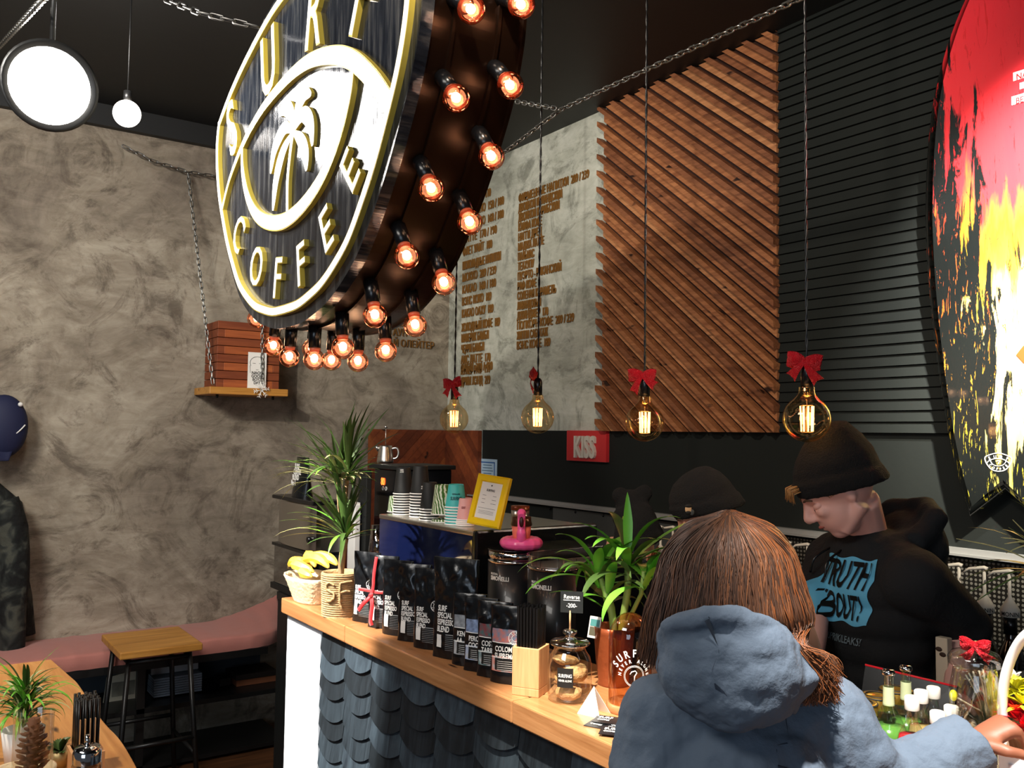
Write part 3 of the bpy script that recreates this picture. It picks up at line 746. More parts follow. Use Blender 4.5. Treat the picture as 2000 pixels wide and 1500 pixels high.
def pendant(name, label, loc, seed, rz):
    root = thing('pendant_bulb', label, 'pendant lamp', loc, 0, None)
    # loc = centre of the glass
    cord = []
    zt = 3.6-loc[2]
    b = mb(M_blkpl)
    for ph in (0, PI):
        b.tube([(.0022*math.cos(ph+k*.9), .0022*math.sin(ph+k*.9), .147+(zt-.147)*k/110) for k in range(111)], .0024, 5)
    b.build('cord', root)
    mb(M_blkpl).lathe([(.0, .150), (.008, .149), (.014, .142), (.0165, .132), (.0165, .084), (0, .083)], 24).build('lamp_holder', root)
    prof = [(.0, -.0625)]+[(.0625*math.sin(a), -.0625*math.cos(a)) for a in [R(8+i*8) for i in range(18)]]
    prof += [(.030, .0575), (.0245, .063), (.0215, .070), (.0200, .085)]
    g = mb(M_glassA).lathe(prof, 40).build('bulb_glass', root)
    b = mb(M_fil); 
    for k in range(9):
        a = 2*PI*k/9; rr = .017; b.tube([(rr*math.cos(a)*1.05, rr*math.sin(a), .034), (rr*math.cos(a)*.9, rr*math.sin(a)*.9, -.034)], .0016, 5)
    b.build('filament', root)
    b = mb(M_glassA).lathe([(.009, .085), (.007, .06), (.004, .05), (.0, .048)], 12); b.use(M_stick).tube([(0, 0, .05), (0, 0, -.036)], .0012, 5)
    for z in (.036, -.036): b.tube([(-.018, 0, z), (.018, 0, z)], .001, 5); b.tube([(0, -.018, z), (0, .018, z)], .001, 5)
    b.build('filament_stem', root)
    b = mb(M_redglit); b.M = T(0, 0, .150, rz); bow(b, 1.15, seed); o_ = b.build('bow', root, solid=.0012)
    point('pendant_glow', (0, 0, 0), .6, .02, (1, .58, .26), root)
    return root
for k, (px, py, sd, lb) in enumerate([(887, 818, 3, 'amber globe bulb pendant with red bow, smallest and leftmost, over the plank panel'), (1050, 815, 5, 'amber globe bulb pendant with red bow in front of the pale menu wall'), (1259, 825, 8, 'amber globe bulb pendant with red bow in front of the slat panel'), (1576, 818, 12, 'amber globe bulb pendant with red bow against black boards, rightmost and largest')]):
    pendant('pendant', lb, at(px, py, y=-1.2), sd, R([30, -35, 25, 20][k]))
# ================================================================ WALL SHELF + CRATE
root = thing('hanging_shelf', 'small oak wall shelf hanging on chains under the round sign', 'shelf', (0, -1.52, 2.0))
mb(M_oakY).box2((.0, -.225, 0), (.315, .235, .042)).build('plank', root, bevel=.004)
for y in (-.16, .17): mb(M_blkmet).cyl((.24, y, -.02), (.24, y, .0), .008, n=10).build('bolt', root)
root = thing('wooden_crate', 'reddish wooden crate of finger-jointed slats standing on the wall shelf', 'crate', (.145, -1.51, 2.042))
M_cr = [wood('crate_slat_%s' % n, a, c, (12, .8, 12), .6) for n, a, c in (('mid', '8a4220', 'b0602f'), ('dark', '6e3116', '8f4a25'), ('end', '45200f', '5f2f18'))]
rows = 8; hh = .385/rows
for i in range(rows):
    for sx in (-1, 1):
        ln = .185 if i % 2 else .145
        mb(M_cr[i % 2]).box((sx*.10, 0, hh*(i+.5)), (.04, 2*ln, hh-.003)).build('slat', root, bevel=.002)
    for sy in (-1, 1):
        ln = .08 if i % 2 else .12
        b = mb(M_cr[1]).box((0, sy*.165, hh*(i+.5)), (2*ln, .04, hh-.003)); b.build('end_slat', root, bevel=.002)
root = thing('drawing_card', 'white card with a line-drawn bearded face leaning on the crate', 'card', (.285, 0, 2.042))
A = at(483, 754, x=.285); B = at(521, 686, x=.285); wy = B.y-A.y; hz = B.z-A.z+.0; root.location = (.285, (A.y+B.y)/2, 2.0425)
Mx = Matrix.Rotation(R(90), 4, 'Z')
b = mb(M_paper); b.box((0, 0, hz/2), (.003, wy, hz)); b.build('sheet', root)
b = mb(M_ink); b.M = Mx
arch = [(.030*math.cos(R(a)), .062+.025*math.sin(R(a))) for a in range(-10, 191, 10)]
K = hz/.19
def sc(P): return [(x*K*1.15, z*K) for x, z in P]
b.strip(sc([(.034*math.cos(R(a)), .135+.032*math.sin(R(a))) for a in range(-30, 211, 10)]), .002, -.003, -.0018)
for s in (-1, 1): b.strip(sc([(s*.008, .132), (s*.022, .132)]), .002, -.003, -.0018); b.strip(sc([(s*.034, .12), (s*.032, .08)]), .0018, -.003, -.0018)
b.strip(sc([(-.006, .098), (.006, .098)]), .002, -.003, -.0018)
for i, s in enumerate(('NAOB', 'GOOD', 'BOYZ', 'DAY')): b.text(s, .024*K, T(0, -.0025, (.072-i*.0165)*K) if True else None, .001, .95-.08*i, .02, 'CENTER') if False else None
b.build('face_drawing', root)
b = mb(M_ink)
for i, s in enumerate(('NAOB', 'GOOD', 'BOYZ', 'DAY')): b.text(s, .022*K, Mx @ T(0, -.0025, (.074-i*.0175)*K), .001, .95-.06*i, .02, 'CENTER')
b.build('lettering', root)
S0 = at(511, 762, x=.33)
root = thing('snowflake_ornament', 'frosty white snowflake ornament dangling in front of the wall shelf', 'ornament', S0)
b = mb(mat('frost_white', 'e8e6e0', .4, bump=.5, bscale=200))
for k in range(6):
    a = PI*k/3+.2; d = V((0, math.cos(a), math.sin(a))); b.tube([d*.003, d*.048], [.003, .0018], 6)
    for f in (.022, .036):
        for s in (-1, 1): dd = V((0, math.cos(a+s*.8), math.sin(a+s*.8))); b.tube([d*f, d*f+dd*.016], .0018, 5)
b.build('flake', root)
b = mb(M_galv); b.tube([(0, 0, .045), (-.03, 0, .2)], .0015, 5); b.build('thread', root)
# ================================================================ CAP AND JACKET
Hc = at(6, 833, x=.14)
root = thing('baseball_cap', 'navy blue cap hanging on the left wall at the picture edge', 'cap', Hc)
b = mb(M_navy); b.ball((0, 0, 0), (.075, .115, .165), 28, 18); b.build('crown', root)
b = mb(M_navy); b.grid(lambda u, v: (.02+.07*v+.02*math.cos(u*PI)*v, -.03+(u-.5)*.17*(1-.35*v), -.10-.075*v), 12, 5); b.build('visor', root, solid=.004)
b = mb(M_white); b.tube(spl([(.062, .055, -.035), (.058, .075, -.015), (.05, .095, .01)]), .0035, 6); b.build('stitched_logo', root)
b = mb(M_white); b.ball((.045, .07, .115), .012, 12, 8); b.build('button', root)
root = thing('coat_hook', 'pale peg holding the navy cap on the left wall', 'hook', (0, Hc.y, Hc.z+.1)); mb(M_white).cyl((0, 0, 0), (.09, 0, 0), .01, n=12).build('peg', root)
def camo():
    m, nt, b = newmat('camouflage_cloth', .9); n = tex(nt, 'ShaderNodeTexNoise', Scale=9, Detail=2, Distortion=1.0)
    nt.links.new(ramp(nt, n.outputs['Fac'], [(.42, '0e0f0e'), (.5, '1a1d1a'), (.56, '2d302c'), (.63, '45463d')]), b.inputs['Base Color'])
    n2 = tex(nt, 'ShaderNodeTexNoise', Scale=14, Detail=4); addbump(nt, b, n2.outputs['Fac'], .6, .03); return m
A = [at(x, y, x=.16) for x, y in ((-80, 930), (0, 945), (48, 985), (60, 1050), (52, 1090), (68, 1170), (75, 1250), (72, 1320), (40, 1420), (-80, 1450))]
root = thing('camouflage_jacket', 'dark camouflage jacket hanging on the left wall beside the bench', 'jacket', (.0, A[1].y-.25, .75))
loc = V(root.location)
b = mb(camo())
zs = [1.52, 1.46, 1.38, 1.25, 1.12, 1.0, .9, .8, .72]
def edge(z):   # right hand edge of jacket at height z
    pts = A[1:9]
    for p, q in zip(pts, pts[1:]):
        if p.z >= z >= q.z: t = (p.z-z)/(p.z-q.z+1e-9); return p.y+(q.y-p.y)*t
    return pts[0].y if z > pts[0].z else pts[-1].y
ztop = A[1].z-.0; zbot = .70
def jk(u, v):
    z = ztop-(ztop-zbot)*v; ye = edge(z); yc_ = A[1].y-.30; a = (u)*PI*1.0
    hw = (ye-yc_)
    y = yc_+hw*math.cos(a)*1.0; dpt = (.11+.03*v)*math.sin(a)*min(1, .3+v*5); n_ = .018*nz(y*9, z*5, 2)+.01*nz(y*22, z*7, 5)
    return (.012+dpt+n_*math.sin(a)-loc.x, y-loc.y, z-loc.z)
b.grid(jk, 60, 60); b.build('body', root, solid=.01)
b = mb(camo()); b.tube(spl([V((.17, A[2].y-.10, A[2].z+.02))-loc, V((.19, A[3].y-.08, A[3].z))-loc, V((.19, A[5].y-.10, A[5].z))-loc, V((.17, A[7].y-.12, A[7].z+.03))-loc], 5), [.075]*5+[.07]*5+[.06]*6, 16); b.build('sleeve', root)
# ================================================================ ITEMS ON THE COUNTER
# rope pot with dracaena
RP = V((2.448, -1.876, ZT))
root = thing('rope_planter', 'jute rope wrapped planter with spiky two-tier dracaena at the left of the counter', 'potted plant', RP)
def ropeprof(r0, r1, h, n):
    P = [(0, 0), (r0, 0)]
    for i in range(n):
        for k in range(4):
            t = (i+k/4)/n; P.append((r0+(r1-r0)*t+.0022*math.sin(k/4*2*PI), h*t))
    return P+[(r1, h), (r1-.006, h+.003), (r1-.010, h-.01), (r1-.012, h-.03), (0, h-.03)]
mb(M_rope).lathe(ropeprof(.062, .068, .150, 20), 48).build('rope_pot', root)
def cylwrap(r, ang0):   # wraps x along the cylinder surface facing direction ang0
    return lambda co: ((r-co.y)*math.cos(ang0+co.x/r), (r-co.y)*math.sin(ang0+co.x/r), co.z)
b = mb(M_rope)
ang = math.atan2(CAM.y-RP.y, CAM.x-RP.x)
def rl(P, dx, dz, k=1):
    W = cylwrap(.071, ang); b.tube([W(V((p.x*k+dx, 0, p.y*k+dz))) for p in spl([(x, z, 0) for x, z in P], 5)], .0042, 7)
rl([(.018, .05), (.004, .058), (-.012, .05), (-.012, .036), (.004, .028), (.018, .02), (.016, .004), (0, -.006), (-.014, 0)], -.040, .065)
rl([(-.012, .055), (-.014, .03), (-.012, -.015), (-.006, -.03)], .012, .068); rl([(-.012, .055), (.01, .058), (.030, .058)], .012, .068); rl([(-.012, .022), (.006, .026), (.022, .024)], .012, .068)
b.build('rope_lettering', root)
b = mb(M_trunk)
k1, k2, k3 = V((.01, .01, .27)), V((-.03, -.005, .47)), V((.01, .012, .49))
b.tube(spl([(0, 0, .12), (.004, .002, .2), k1], 4), [.011]*3+[.012]*6, 10)
b.tube(spl([k1, (-.01, -.004, .36), k2], 4), .0075, 8); b.tube(spl([k1, (.008, .006, .37), k3], 4), .0075, 8); b.build('trunk', root)
rl_ = random.Random(4)
b = mb(M_leafd)
cA = math.atan2(-RT.y, -RT.x)   # screen-left direction
for ctr, n, L, w_ in ((k1+V((0, 0, .01)), 50, .25, .016), (k2, 44, .27, .016), (k3, 50, .28, .017)):
    for i in range(n):
        a = rl_.uniform(0, 2*PI); e = rl_.uniform(R(5), R(82)); LL = L*rl_.uniform(.6, 1.1)*(.55 if math.cos(a-cA) < -.2 and e < R(50) else 1)
        b.use(rl_.choice([M_leafd, M_leafd, M_leaf, M_leafp]) if e < R(45) else M_leafd)
        b.leaf(ctr+V((0, 0, rl_.uniform(-.02, .02))), a, e, LL, w_, rl_.uniform(.3, 1.7)*(1-e/2.2), 8)
b.use(M_leafp)
for i in range(7): b.leaf(k2+V((0, 0, -.01)), cA+R(rl_.uniform(-25, 25)), R(rl_.uniform(0, 35)), rl_.uniform(.24, .33), .011, rl_.uniform(.9, 1.6), 10)
b.build('leaves', root)
# fruit basket
BK = V((2.150, -1.862, ZT))
root = thing('fruit_basket', 'white wicker basket overlit by a spotlight at the left end of the counter', 'basket', BK)
b = mb(M_wicker); PR = [(0, 0), (.092, 0), (.098, .004)]
for i in range(9): PR += [(.098+i*.0056+(.003 if i % 2 else 0), .008+i*.0095)]
PR += [(.154, .098), (.144, .10), (.135, .085), (.085, .012), (0, .01)]
b.lathe(PR, 64, fn=lambda a, z: 1+.018*math.cos(a*16+(int(z/.0095) % 2)*PI) if z > .005 else 1, sy=.62); b.build('wicker_body', root)
def banana(name, loc, rz, tilt, L, lab):
    r0 = thing('banana', lab, 'banana', loc, rz, 'bananas in the basket'); b = mb(M_banana); N = 18; P = []; rr = []
    for i in range(N+1):
        t = i/N; a = (t-.5)*1.5; P.append(V((L*.67*math.sin(a), 0, L*.67*(1-math.cos(a))*-1+.02))); e = math.sin(PI*t)**.45 if 0 < t < 1 else 0
        rr.append(max(.004, .020*e))
    m = Matrix.Rotation(tilt, 3, 'X'); b.tube([m @ p for p in P], rr, 6, smooth=False); b.build('fruit', r0)
    b = mb(mat('banana_tip', '4a3a18', .8)); b.tube([m @ P[0], m @ (P[0]+(P[0]-P[1])*1.6)], [.005, .004], 6); b.build('tip', r0)
for k, (x, y, z, rz, ti, L) in enumerate([(-.05, -.03, .128, 12, 20, .17), (.01, -.045, .130, 4, 55, .18), (-.02, .0, .150, -10, 10, .18), (.05, -.01, .150, 20, -10, .17), (.0, .03, .150, 35, -30, .18), (.06, -.04, .115, -14, 70, .15)]):
    banana('banana', BK+V((x, y, z)), R(rz), R(ti), L, 'yellow banana lying in the white wicker basket')
# coffee bags
def bag_front(x, z, W, Hh, D, seed):
    v = max(0, min(1, z/Hh)); u = x/(W/2); u = max(-1, min(1, u))
    d = D/2*(1-v)**.62*(1-abs(u)**2.6*.75)+.003
    if v < .12: d *= .72+.28*(v/.12)
    return d+(.009*nz(x*30+seed*7, z*22, seed)+.005*nz(x*70, z*50, seed))*(.35+.65*min(1, max(0, (v-.5)*3)))*min(1, (1-v)*6)
def make_bag(W, Hh, D, seed, kind, tag_, rot_=0):
    root = thing('coffee_bag', '', 'coffee bag', (0, 0, 0))
    b = mb(M_foil)
    def f(u, v):
        s = 1 if u < .5 else -1; t = (u*2 if u < .5 else (u-.5)*2)
        x = -W/2+W*t if s == 1 else W/2-W*t; nar = 1-.05*math.sin(PI*min(1, v*1.1))
        z = v*Hh; d = bag_front(x, z, W, Hh, D, seed+(0 if s == 1 else 50))
        if t in (0, 1): d = 0
        return (x*nar+.004*nz(z*20, seed), -s*d, z)
    b.grid(f, 48, 44); b.grid(lambda u, v: ((u-.5)*W*.98, (v-.5)*D*.8*(1-abs(2*u-1)**3), .001), 10, 4); b.build('pouch', root)
    b = mb(M_foil); b.box((0, 0, Hh-.008), (W*.99, .0028, .016)); b.build('top_seal', root)
    fr = lambda co, off=0: (co.x, -bag_front(co.x, co.z, W, Hh, D, seed)-.0012+co.y, co.z)
    b = mb(M_whiteprint)
    if kind == 'espresso':
        for i, s in enumerate(('SURF', 'SPECIAL', 'ESPRESSO', 'BLEND')):
            b.text(s, .0185*Hh/.236, None, .0008, .62, .02, wrap=lambda co, i=i: fr(V((co.x-W*.33, co.y, co.z+Hh*.47-i*.0160*Hh/.236))))
        b.build('print', root)
        b = mb(M_paper); b.grid(lambda u, v: fr(V((-W*.33+u*.018, 0, Hh*.11+v*.036))), 3, 6); b.build('label', root)
        b = mb(mat('print_grey_lines', '8b8d8c', .6))
        for i in range(9): b.grid(lambda u, v, i=i: fr(V((-W*.12+u*W*.44, 0, Hh*.09+i*.0052+v*(.0028 if i == 8 else .0012)))), 6, 1)
        b.build('small_print', root)
        lx, lz, lr = W*.25, Hh*.55, .0165
    else:
        t1, t2, cA_, cB_ = kind
        for i, s in enumerate((t1, t2)): b.text(s, .019, None, .0008, .72, .02, wrap=lambda co, i=i: fr(V((co.x-W*.30, co.y, co.z+Hh*.415-i*.0175))))
        for zz in (Hh*.52, Hh*.33): b.grid(lambda u, v: fr(V(((u-.5)*W*.8, 0, zz+v*.002))), 8, 1)
        b.build('print', root)
        b = mb(mat('label_art_'+cA_, cA_, .5, vary=.35, vscale=60, col2=cB_)); b.grid(lambda u, v: fr(V(((u-.5)*W*.8, 0, Hh*.53+v*.034))), 8, 4); b.build('picture_band', root)
        b = mb(mat('label_frame_'+cB_, cB_, .5, vary=.35, vscale=60, col2='b8b8b8'))
        b.grid(lambda u, v: fr(V(((u-.5)*W*.78, 0, Hh*.16+v*.038))), 8, 4); b.use(M_ink); b.grid(lambda u, v: (lambda q: (q[0], q[1]-.0008, q[2]))(fr(V(((u-.40)*W*.72, 0, Hh*.175+v*.031)))), 8, 4)
        b.use(M_paper)
        for i in range(5): b.grid(lambda u, v, i=i: (lambda q: (q[0], q[1]-.0016, q[2]))(fr(V(((u-.36)*W*.60, 0, Hh*.185+i*.0052+v*.001)))), 6, 1)
        b.build('label', root)
        lx, lz, lr = W*.23, Hh*.60, .018
    b = mb(M_whiteprint)
    ring = lambda r_: [(lx+r_*math.cos(2*PI*k/28), lz+r_*math.sin(2*PI*k/28)) for k in range(28)]
    for ro, ri in ((lr, lr-.0015), (lr*.52, lr*.52-.0012)):
        A_, B_ = ring(ro), ring(ri); ia = [b.av(fr(V((x, -.001, z)))) for x, z in A_]; ib = [b.av(fr(V((x, -.001, z)))) for x, z in B_]
        for k in range(28): b.af((ia[k], ia[(k+1) % 28], ib[(k+1) % 28], ib[k]))
    for wd_, rr, sg in (('SURF', lr*.76, 1), ('COFFEE', lr*.76, -1)):
        n = len(wd_)
        for i, ch in enumerate(wd_):
            a = R(90-(i-(n-1)/2)*30)*1 if sg == 1 else R(-90+(i-(n-1)/2)*26)
            px_, pz_ = rr*math.cos(a), rr*math.sin(a); ro = (a-PI/2) if sg == 1 else (a+PI/2)
            b.text(ch, lr*.36, None, .0006, .8, .02, 'CENTER', wrap=lambda co, px_=px_, pz_=pz_, ro=ro: fr(V((lx+px_+co.x*math.cos(ro)-(co.z-lr*.12)*math.sin(ro), co.y-.001, lz+pz_+co.x*math.sin(ro)+(co.z-lr*.12)*math.cos(ro)))))
    b.build('round_logo', root)
    return root
BW, BH, BD = .114, .236, .050
E1 = make_bag(BW, BH, BD, 1, 'espresso', '')
E2 = make_bag(BW, BH, BD, 2, 'espresso', '')
E3 = make_bag(.150, .285, .055, 3, 'espresso', '')
def place(o, x, y, rz, lab, grp=None, z=ZT): o.location = (x, y, z+.001); o.rotation_euler = (0, 0, R(rz)); o['label'] = lab; return o
place(E1, 2.600, -1.846, 26, 'black espresso blend bag standing directly beside the rope planter')
place(E2, 2.985, -1.846, 28, 'black espresso blend bag, third in the row, just right of the ribboned bag') ; E2.location.x = 2.828
rb = dup(E1, (2.712, -1.838, ZT+.001), R(33), 'black espresso blend bag tied with a red ribbon')
dup(E1, (2.930, -1.840, ZT+.001), R(38), 'black espresso blend bag, fourth in the row, half hidden by its right neighbour')
E4 = dup(E2, (3.040, -1.846, ZT+.001), R(30), 'black espresso blend bag, fifth in the row, with the round logo in view')
place(E3, 3.180, -1.842, 30, 'largest black espresso blend bag in the middle of the row')
BAGS = [(('KENYA', 'AA', '60646a', 'a0a4a8'), 3.268, -1.850, 36, 'small black coffee bag whose grey label is mostly hidden behind the PERO bag'),
        (('PERO', 'COOPE', '4d586e', '8fa3c8'), 3.336, -1.854, 34, 'small black coffee bag with a blue label reading PERO'),
        (('COSTA RICA', 'TARRAZU', '8e1f2c', '1f6a6a'), 3.402, -1.854, 33, 'small black coffee bag with red and teal label reading COSTA RICA'),
        (('COLOMBIA', 'SUPREMO', '2f7f9a', 'd86a4a'), 3.470, -1.856, 32, 'small black coffee bag labelled COLOMBIA SUPREMO beside the straws')]
for i, (kd, x, y, rz, lb) in enumerate(BAGS):
    q = make_bag(.104, .198, .042, 11+i, kd, ''); place(q, x, y, rz, lb)
# ribbon
root = thing('red_ribbon', 'shiny red ribbon tied around the second coffee bag', 'ribbon', V(rb.location)+V((-.030*math.cos(R(33)), -.030*math.sin(R(33)), 0)), R(33))
def flatrib(b, P, w_):
    L = spl(P, 6); wv = []
    for i, p in enumerate(L):
        t = (L[min(i+1, len(L)-1)]-L[max(0, i-1)]).normalized(); n_ = V((t.z, 0, -t.x)); n_ = n_.normalized() if n_.length > 1e-4 else V((1, 0, 0)); wv.append((b.av(p+n_*w_), b.av(p-n_*w_)))
    for a, c in zip(wv, wv[1:]): b.af((a[0], a[1], c[1], c[0]), True)
b = mb(M_red)
RX = -.030
fz = lambda x, z: -bag_front(x+RX, z, BW, BH, BD, 1)-.010
flatrib(b, [(.008, fz(0, .23), .232), (.006, fz(0, .18)-.002, .18), (.004, fz(0, .14), .14), (.002, fz(0, .12)-.003, .115)], .0055)
flatrib(b, [(-.058, fz(-.05, .12)-.002, .122), (-.02, fz(-.02, .12), .12), (.02, fz(.02, .12), .118), (.05, fz(.05, .12), .12)], .0055)
flatrib(b, [(.002, fz(0, .11)-.006, .105), (-.02, fz(0, .08)-.014, .082), (-.042, fz(0, .07)-.012, .055)], .007)
flatrib(b, [(.002, fz(0, .11)-.006, .105), (.012, fz(0, .08)-.014, .075), (.006, fz(0, .05)-.010, .03), (.010, fz(0, .02)-.008, .012)], .007)
b.ball((.002, fz(0, .11)-.008, .108), (.009, .006, .008), 10, 6); b.build('ribbon', root, solid=.001)
# straw block
SB = V((3.572, -1.858, ZT)); 
root = thing('straw_holder', 'tall square beech block holding black straws on the counter', 'holder', SB, R(32))
b = mb(M_block)
h, w_ = .118, .036; b.box2((-w_, -w_, 0), (w_, w_, .02)).box2((-w_, -w_, .02), (w_, -w_+.006, h)).box2((-w_, w_-.006, .02), (w_, w_, h)).box2((-w_, -w_+.006, .02), (-w_+.006, w_-.006, h)).box2((w_-.006, -w_+.006, .02), (w_, w_-.006, h))
b.build('block', root, bevel=.0015)
for i in range(-3, 4):
    for j in range(-3, 4):
        s_ = mb(M_straw); x, y = i*.0082, j*.0082; hz = .213+rl_.uniform(-.006, .006)
        s_.tube([(x, y, .03), (x*1.04+rl_.uniform(-.001, .001), y*1.04, hz)], .0037, 8, caps=False)
        st = s_.build('black_straw', loc=SB); st.rotation_euler = (0, 0, R(32)); tag(st, 'thin black drinking straw in the square beech holder on the counter', 'straw', 'straws in the counter holder')
# cookie jar
CJ = V((3.668, -1.810, ZT))
root = thing('cookie_jar', 'round glass jar labelled SURFING NEVER ALONE with cookies inside', 'jar', CJ)
b = mb(M_glass); b.lathe([(0, .001), (.046, .001), (.053, .008), (.0545, .03), (.0545, .085), (.050, .105), (.040, .119), (.038, .128), (.043, .131)], 44); b.build('glass_body', root)
b = mb(glass('frosted_lid', 'e8e8e4', .4, .22)); b.lathe([(.0, .134), (.047, .133), (.050, .137), (.047, .141), (.020, .145), (.012, .150), (.011, .155), (.017, .160), (.017, .167), (.010, .170), (0, .170)], 44); b.build('lid', root)
b = mb(M_ink); W = cylwrap(.0549, math.atan2(CAM.y-CJ.y, CAM.x-CJ.x)-.20); b.grid(lambda u, v: W(V(((u-.5)*.040, 0, .042+v*.046))), 10, 2); b.build('label', root)
b = mb(M_whiteprint); W2 = cylwrap(.0555, math.atan2(CAM.y-CJ.y, CAM.x-CJ.x)-.20)
b.text('SURFING', .0115, None, .0004, .74, .015, 'CENTER', wrap=lambda c_: W2(V((c_.x, c_.y, c_.z+.066)))); b.text('NEVER ALONE', .0068, None, .0004, .74, .015, 'CENTER', wrap=lambda c_: W2(V((c_.x, c_.y, c_.z+.056)))); b.build('label_text', root)
for k, (x, y, z, sx, sy, sz, rz, rx) in enumerate([(.012, -.012, .022, .036, .030, .018, 0, 5), (-.018, .01, .05, .032, .03, .016, 40, 30), (.018, .004, .068, .034, .024, .020, 80, 50), (-.008, -.006, .094, .034, .032, .013, 20, -12)]):
    m = (Matrix.Rotation(R(rz), 3, 'Z') @ Matrix.Rotation(R(rx), 3, 'X'))
    ob = mb(M_cookie).ball((0, 0, 0), (sx, sy, sz), 28, 16, m, fn=lambda q, k=k: 1+.12*nz(q.x*2.2+k, q.y*2.2, q.z*2.2)+.05*nz(q.x*7+k, q.y*7, q.z*7)).build('cookie', loc=CJ+V((x, y, z)))
    tag(ob, 'crumbly golden cookie inside the round glass jar on the counter', 'cookie', 'cookies in the jar')
root = thing('price_card', 'small black handwritten price card on a wooden stick above the cookie jar', 'price tag', CJ+V((0, 0, .170)))
mb(M_stick).tube([(0, 0, 0), (0, 0, .045)], .0022, 8).build('stick', root)
Mc = Matrix.Rotation(math.atan2(CAM.y-CJ.y, CAM.x-CJ.x)+PI/2-.15, 4, 'Z')
b = mb(M_blk); b.M = Mc; b.box((0.004, 0, .066), (.056, .003, .052)); b.build('card', root)
b = mb(M_whiteprint); b.text('Reverse', .0145, Mc @ T(.004, -.002, .074), .0005, .85, .006, 'CENTER'); b.text('-200-', .014, Mc @ T(.004, -.002, .053), .0005, .9, .006, 'CENTER'); b.M = Mc; b.box((.004, -.002, .0705), (.042, .0006, .0012)); b.build('handwriting', root)
# glass cloche bottle
GC = V((3.812, -1.742, ZT))
root = thing('glass_dome', 'tall copper-tinted glass dome with white surf lettering on a wooden base', 'glass dome', GC)
mb(M_oak).lathe([(0, 0), (.054, 0), (.056, .004), (.056, .016), (.053, .020), (0, .020)], 44).build('base', root)
pr = [(.0505, .02), (.0505, .17)]+[(.0505*math.cos(R(a)), .17+.058*math.sin(R(a))) for a in range(8, 91, 8)]+[(0, .228)]
mb(M_glassC).lathe(pr, 48).build('dome', root)
b = mb(M_whiteprint); W = cylwrap(.0512, math.atan2(CAM.y-GC.y, CAM.x-GC.x)+.12); lx, lz = .004, .092
for txt, rr, sz, stp in (('SURFING', .044, .024, 21), ('NEVER ALONE', .031, .0115, 17)):
    n = len(txt)
    for i, ch in enumerate(txt):
        a = R(90-(i-(n-1)/2)*stp); ro = a-PI/2
        b.text(ch, sz, None, .0005, .8, .02, 'CENTER', wrap=lambda co, a=a, ro=ro, rr=rr: W(V((lx+rr*math.cos(a)+co.x*math.cos(ro)-co.z*math.sin(ro), co.y, lz+rr*math.sin(a)+co.x*math.sin(ro)+co.z*math.cos(ro)))))
for rr in (.024, .0215):
    b.tube([W(V((lx+rr*math.cos(2*PI*k/36), 0, lz+rr*math.sin(2*PI*k/36)))) for k in range(36)], .0005, 4, closed=True)
b.tube([W(V((lx+x, 0, lz+z))) for x, z in ((0, -.014), (.001, 0), (.006, .008), (.002, .012), (-.006, .010), (-.010, .004))], .0014, 5)
b.text('NEVER STOP SURFING', .005, None, .0004, .8, .01, 'CENTER', wrap=lambda c_: W(V((c_.x, c_.y, c_.z+.034))))
b.build('white_lettering', root)
ob = mb(M_paper); i = [ob.av(v) for v in ((-.03, -.025, 0), (.03, -.025, 0), (.0, .0, .062), (-.03, .025, 0), (.03, .025, 0))]
for f in ((0, 1, 2), (3, 2, 4)): ob.af([i[k] for k in f])
ob = ob.build('folded_card', loc=V((3.785, -1.830, ZT)), solid=.001); ob.rotation_euler = (0, 0, R(20)); tag(ob, 'small white folded tent card lit bright beside the glass dome', 'card')
FL = at(1183, 1418, z=ZT)
def flyer_art(): return mat('flyer_black', '15161a', .35)
for k, (dx, dy, rz) in enumerate(((0, 0, 25), (.045, .012, 18), (-.01, .03, 35), (.06, -.012, 40))):
    r0 = thing('flyer', ['black business card with white lettering, nearest the counter edge', 'black business card half under the blue parka sleeve', 'black business card at the back of the scattered cards', 'black business card rightmost of the scattered cards'][k], 'card', FL+V((dx, dy, .001+k*.0016)), R(rz))
    mb(flyer_art()).box((0, 0, 0), (.085, .052, .0012)).build('card', r0)
    b = mb(M_whiteprint); Mf = Matrix.Rotation(R(-90), 4, 'X')
    b.text('SURF', .018, T(-.035, .006, .001) @ Mf, .0003, .8, .02); b.text('COFFEE', .010, T(-.035, -.008, .001) @ Mf, .0003, .8, .02); b.build('lettering', r0)
    mb(M_coral).box((.025, -.012, .0009), (.014, .010, .0006)).build('logo_patch', r0)
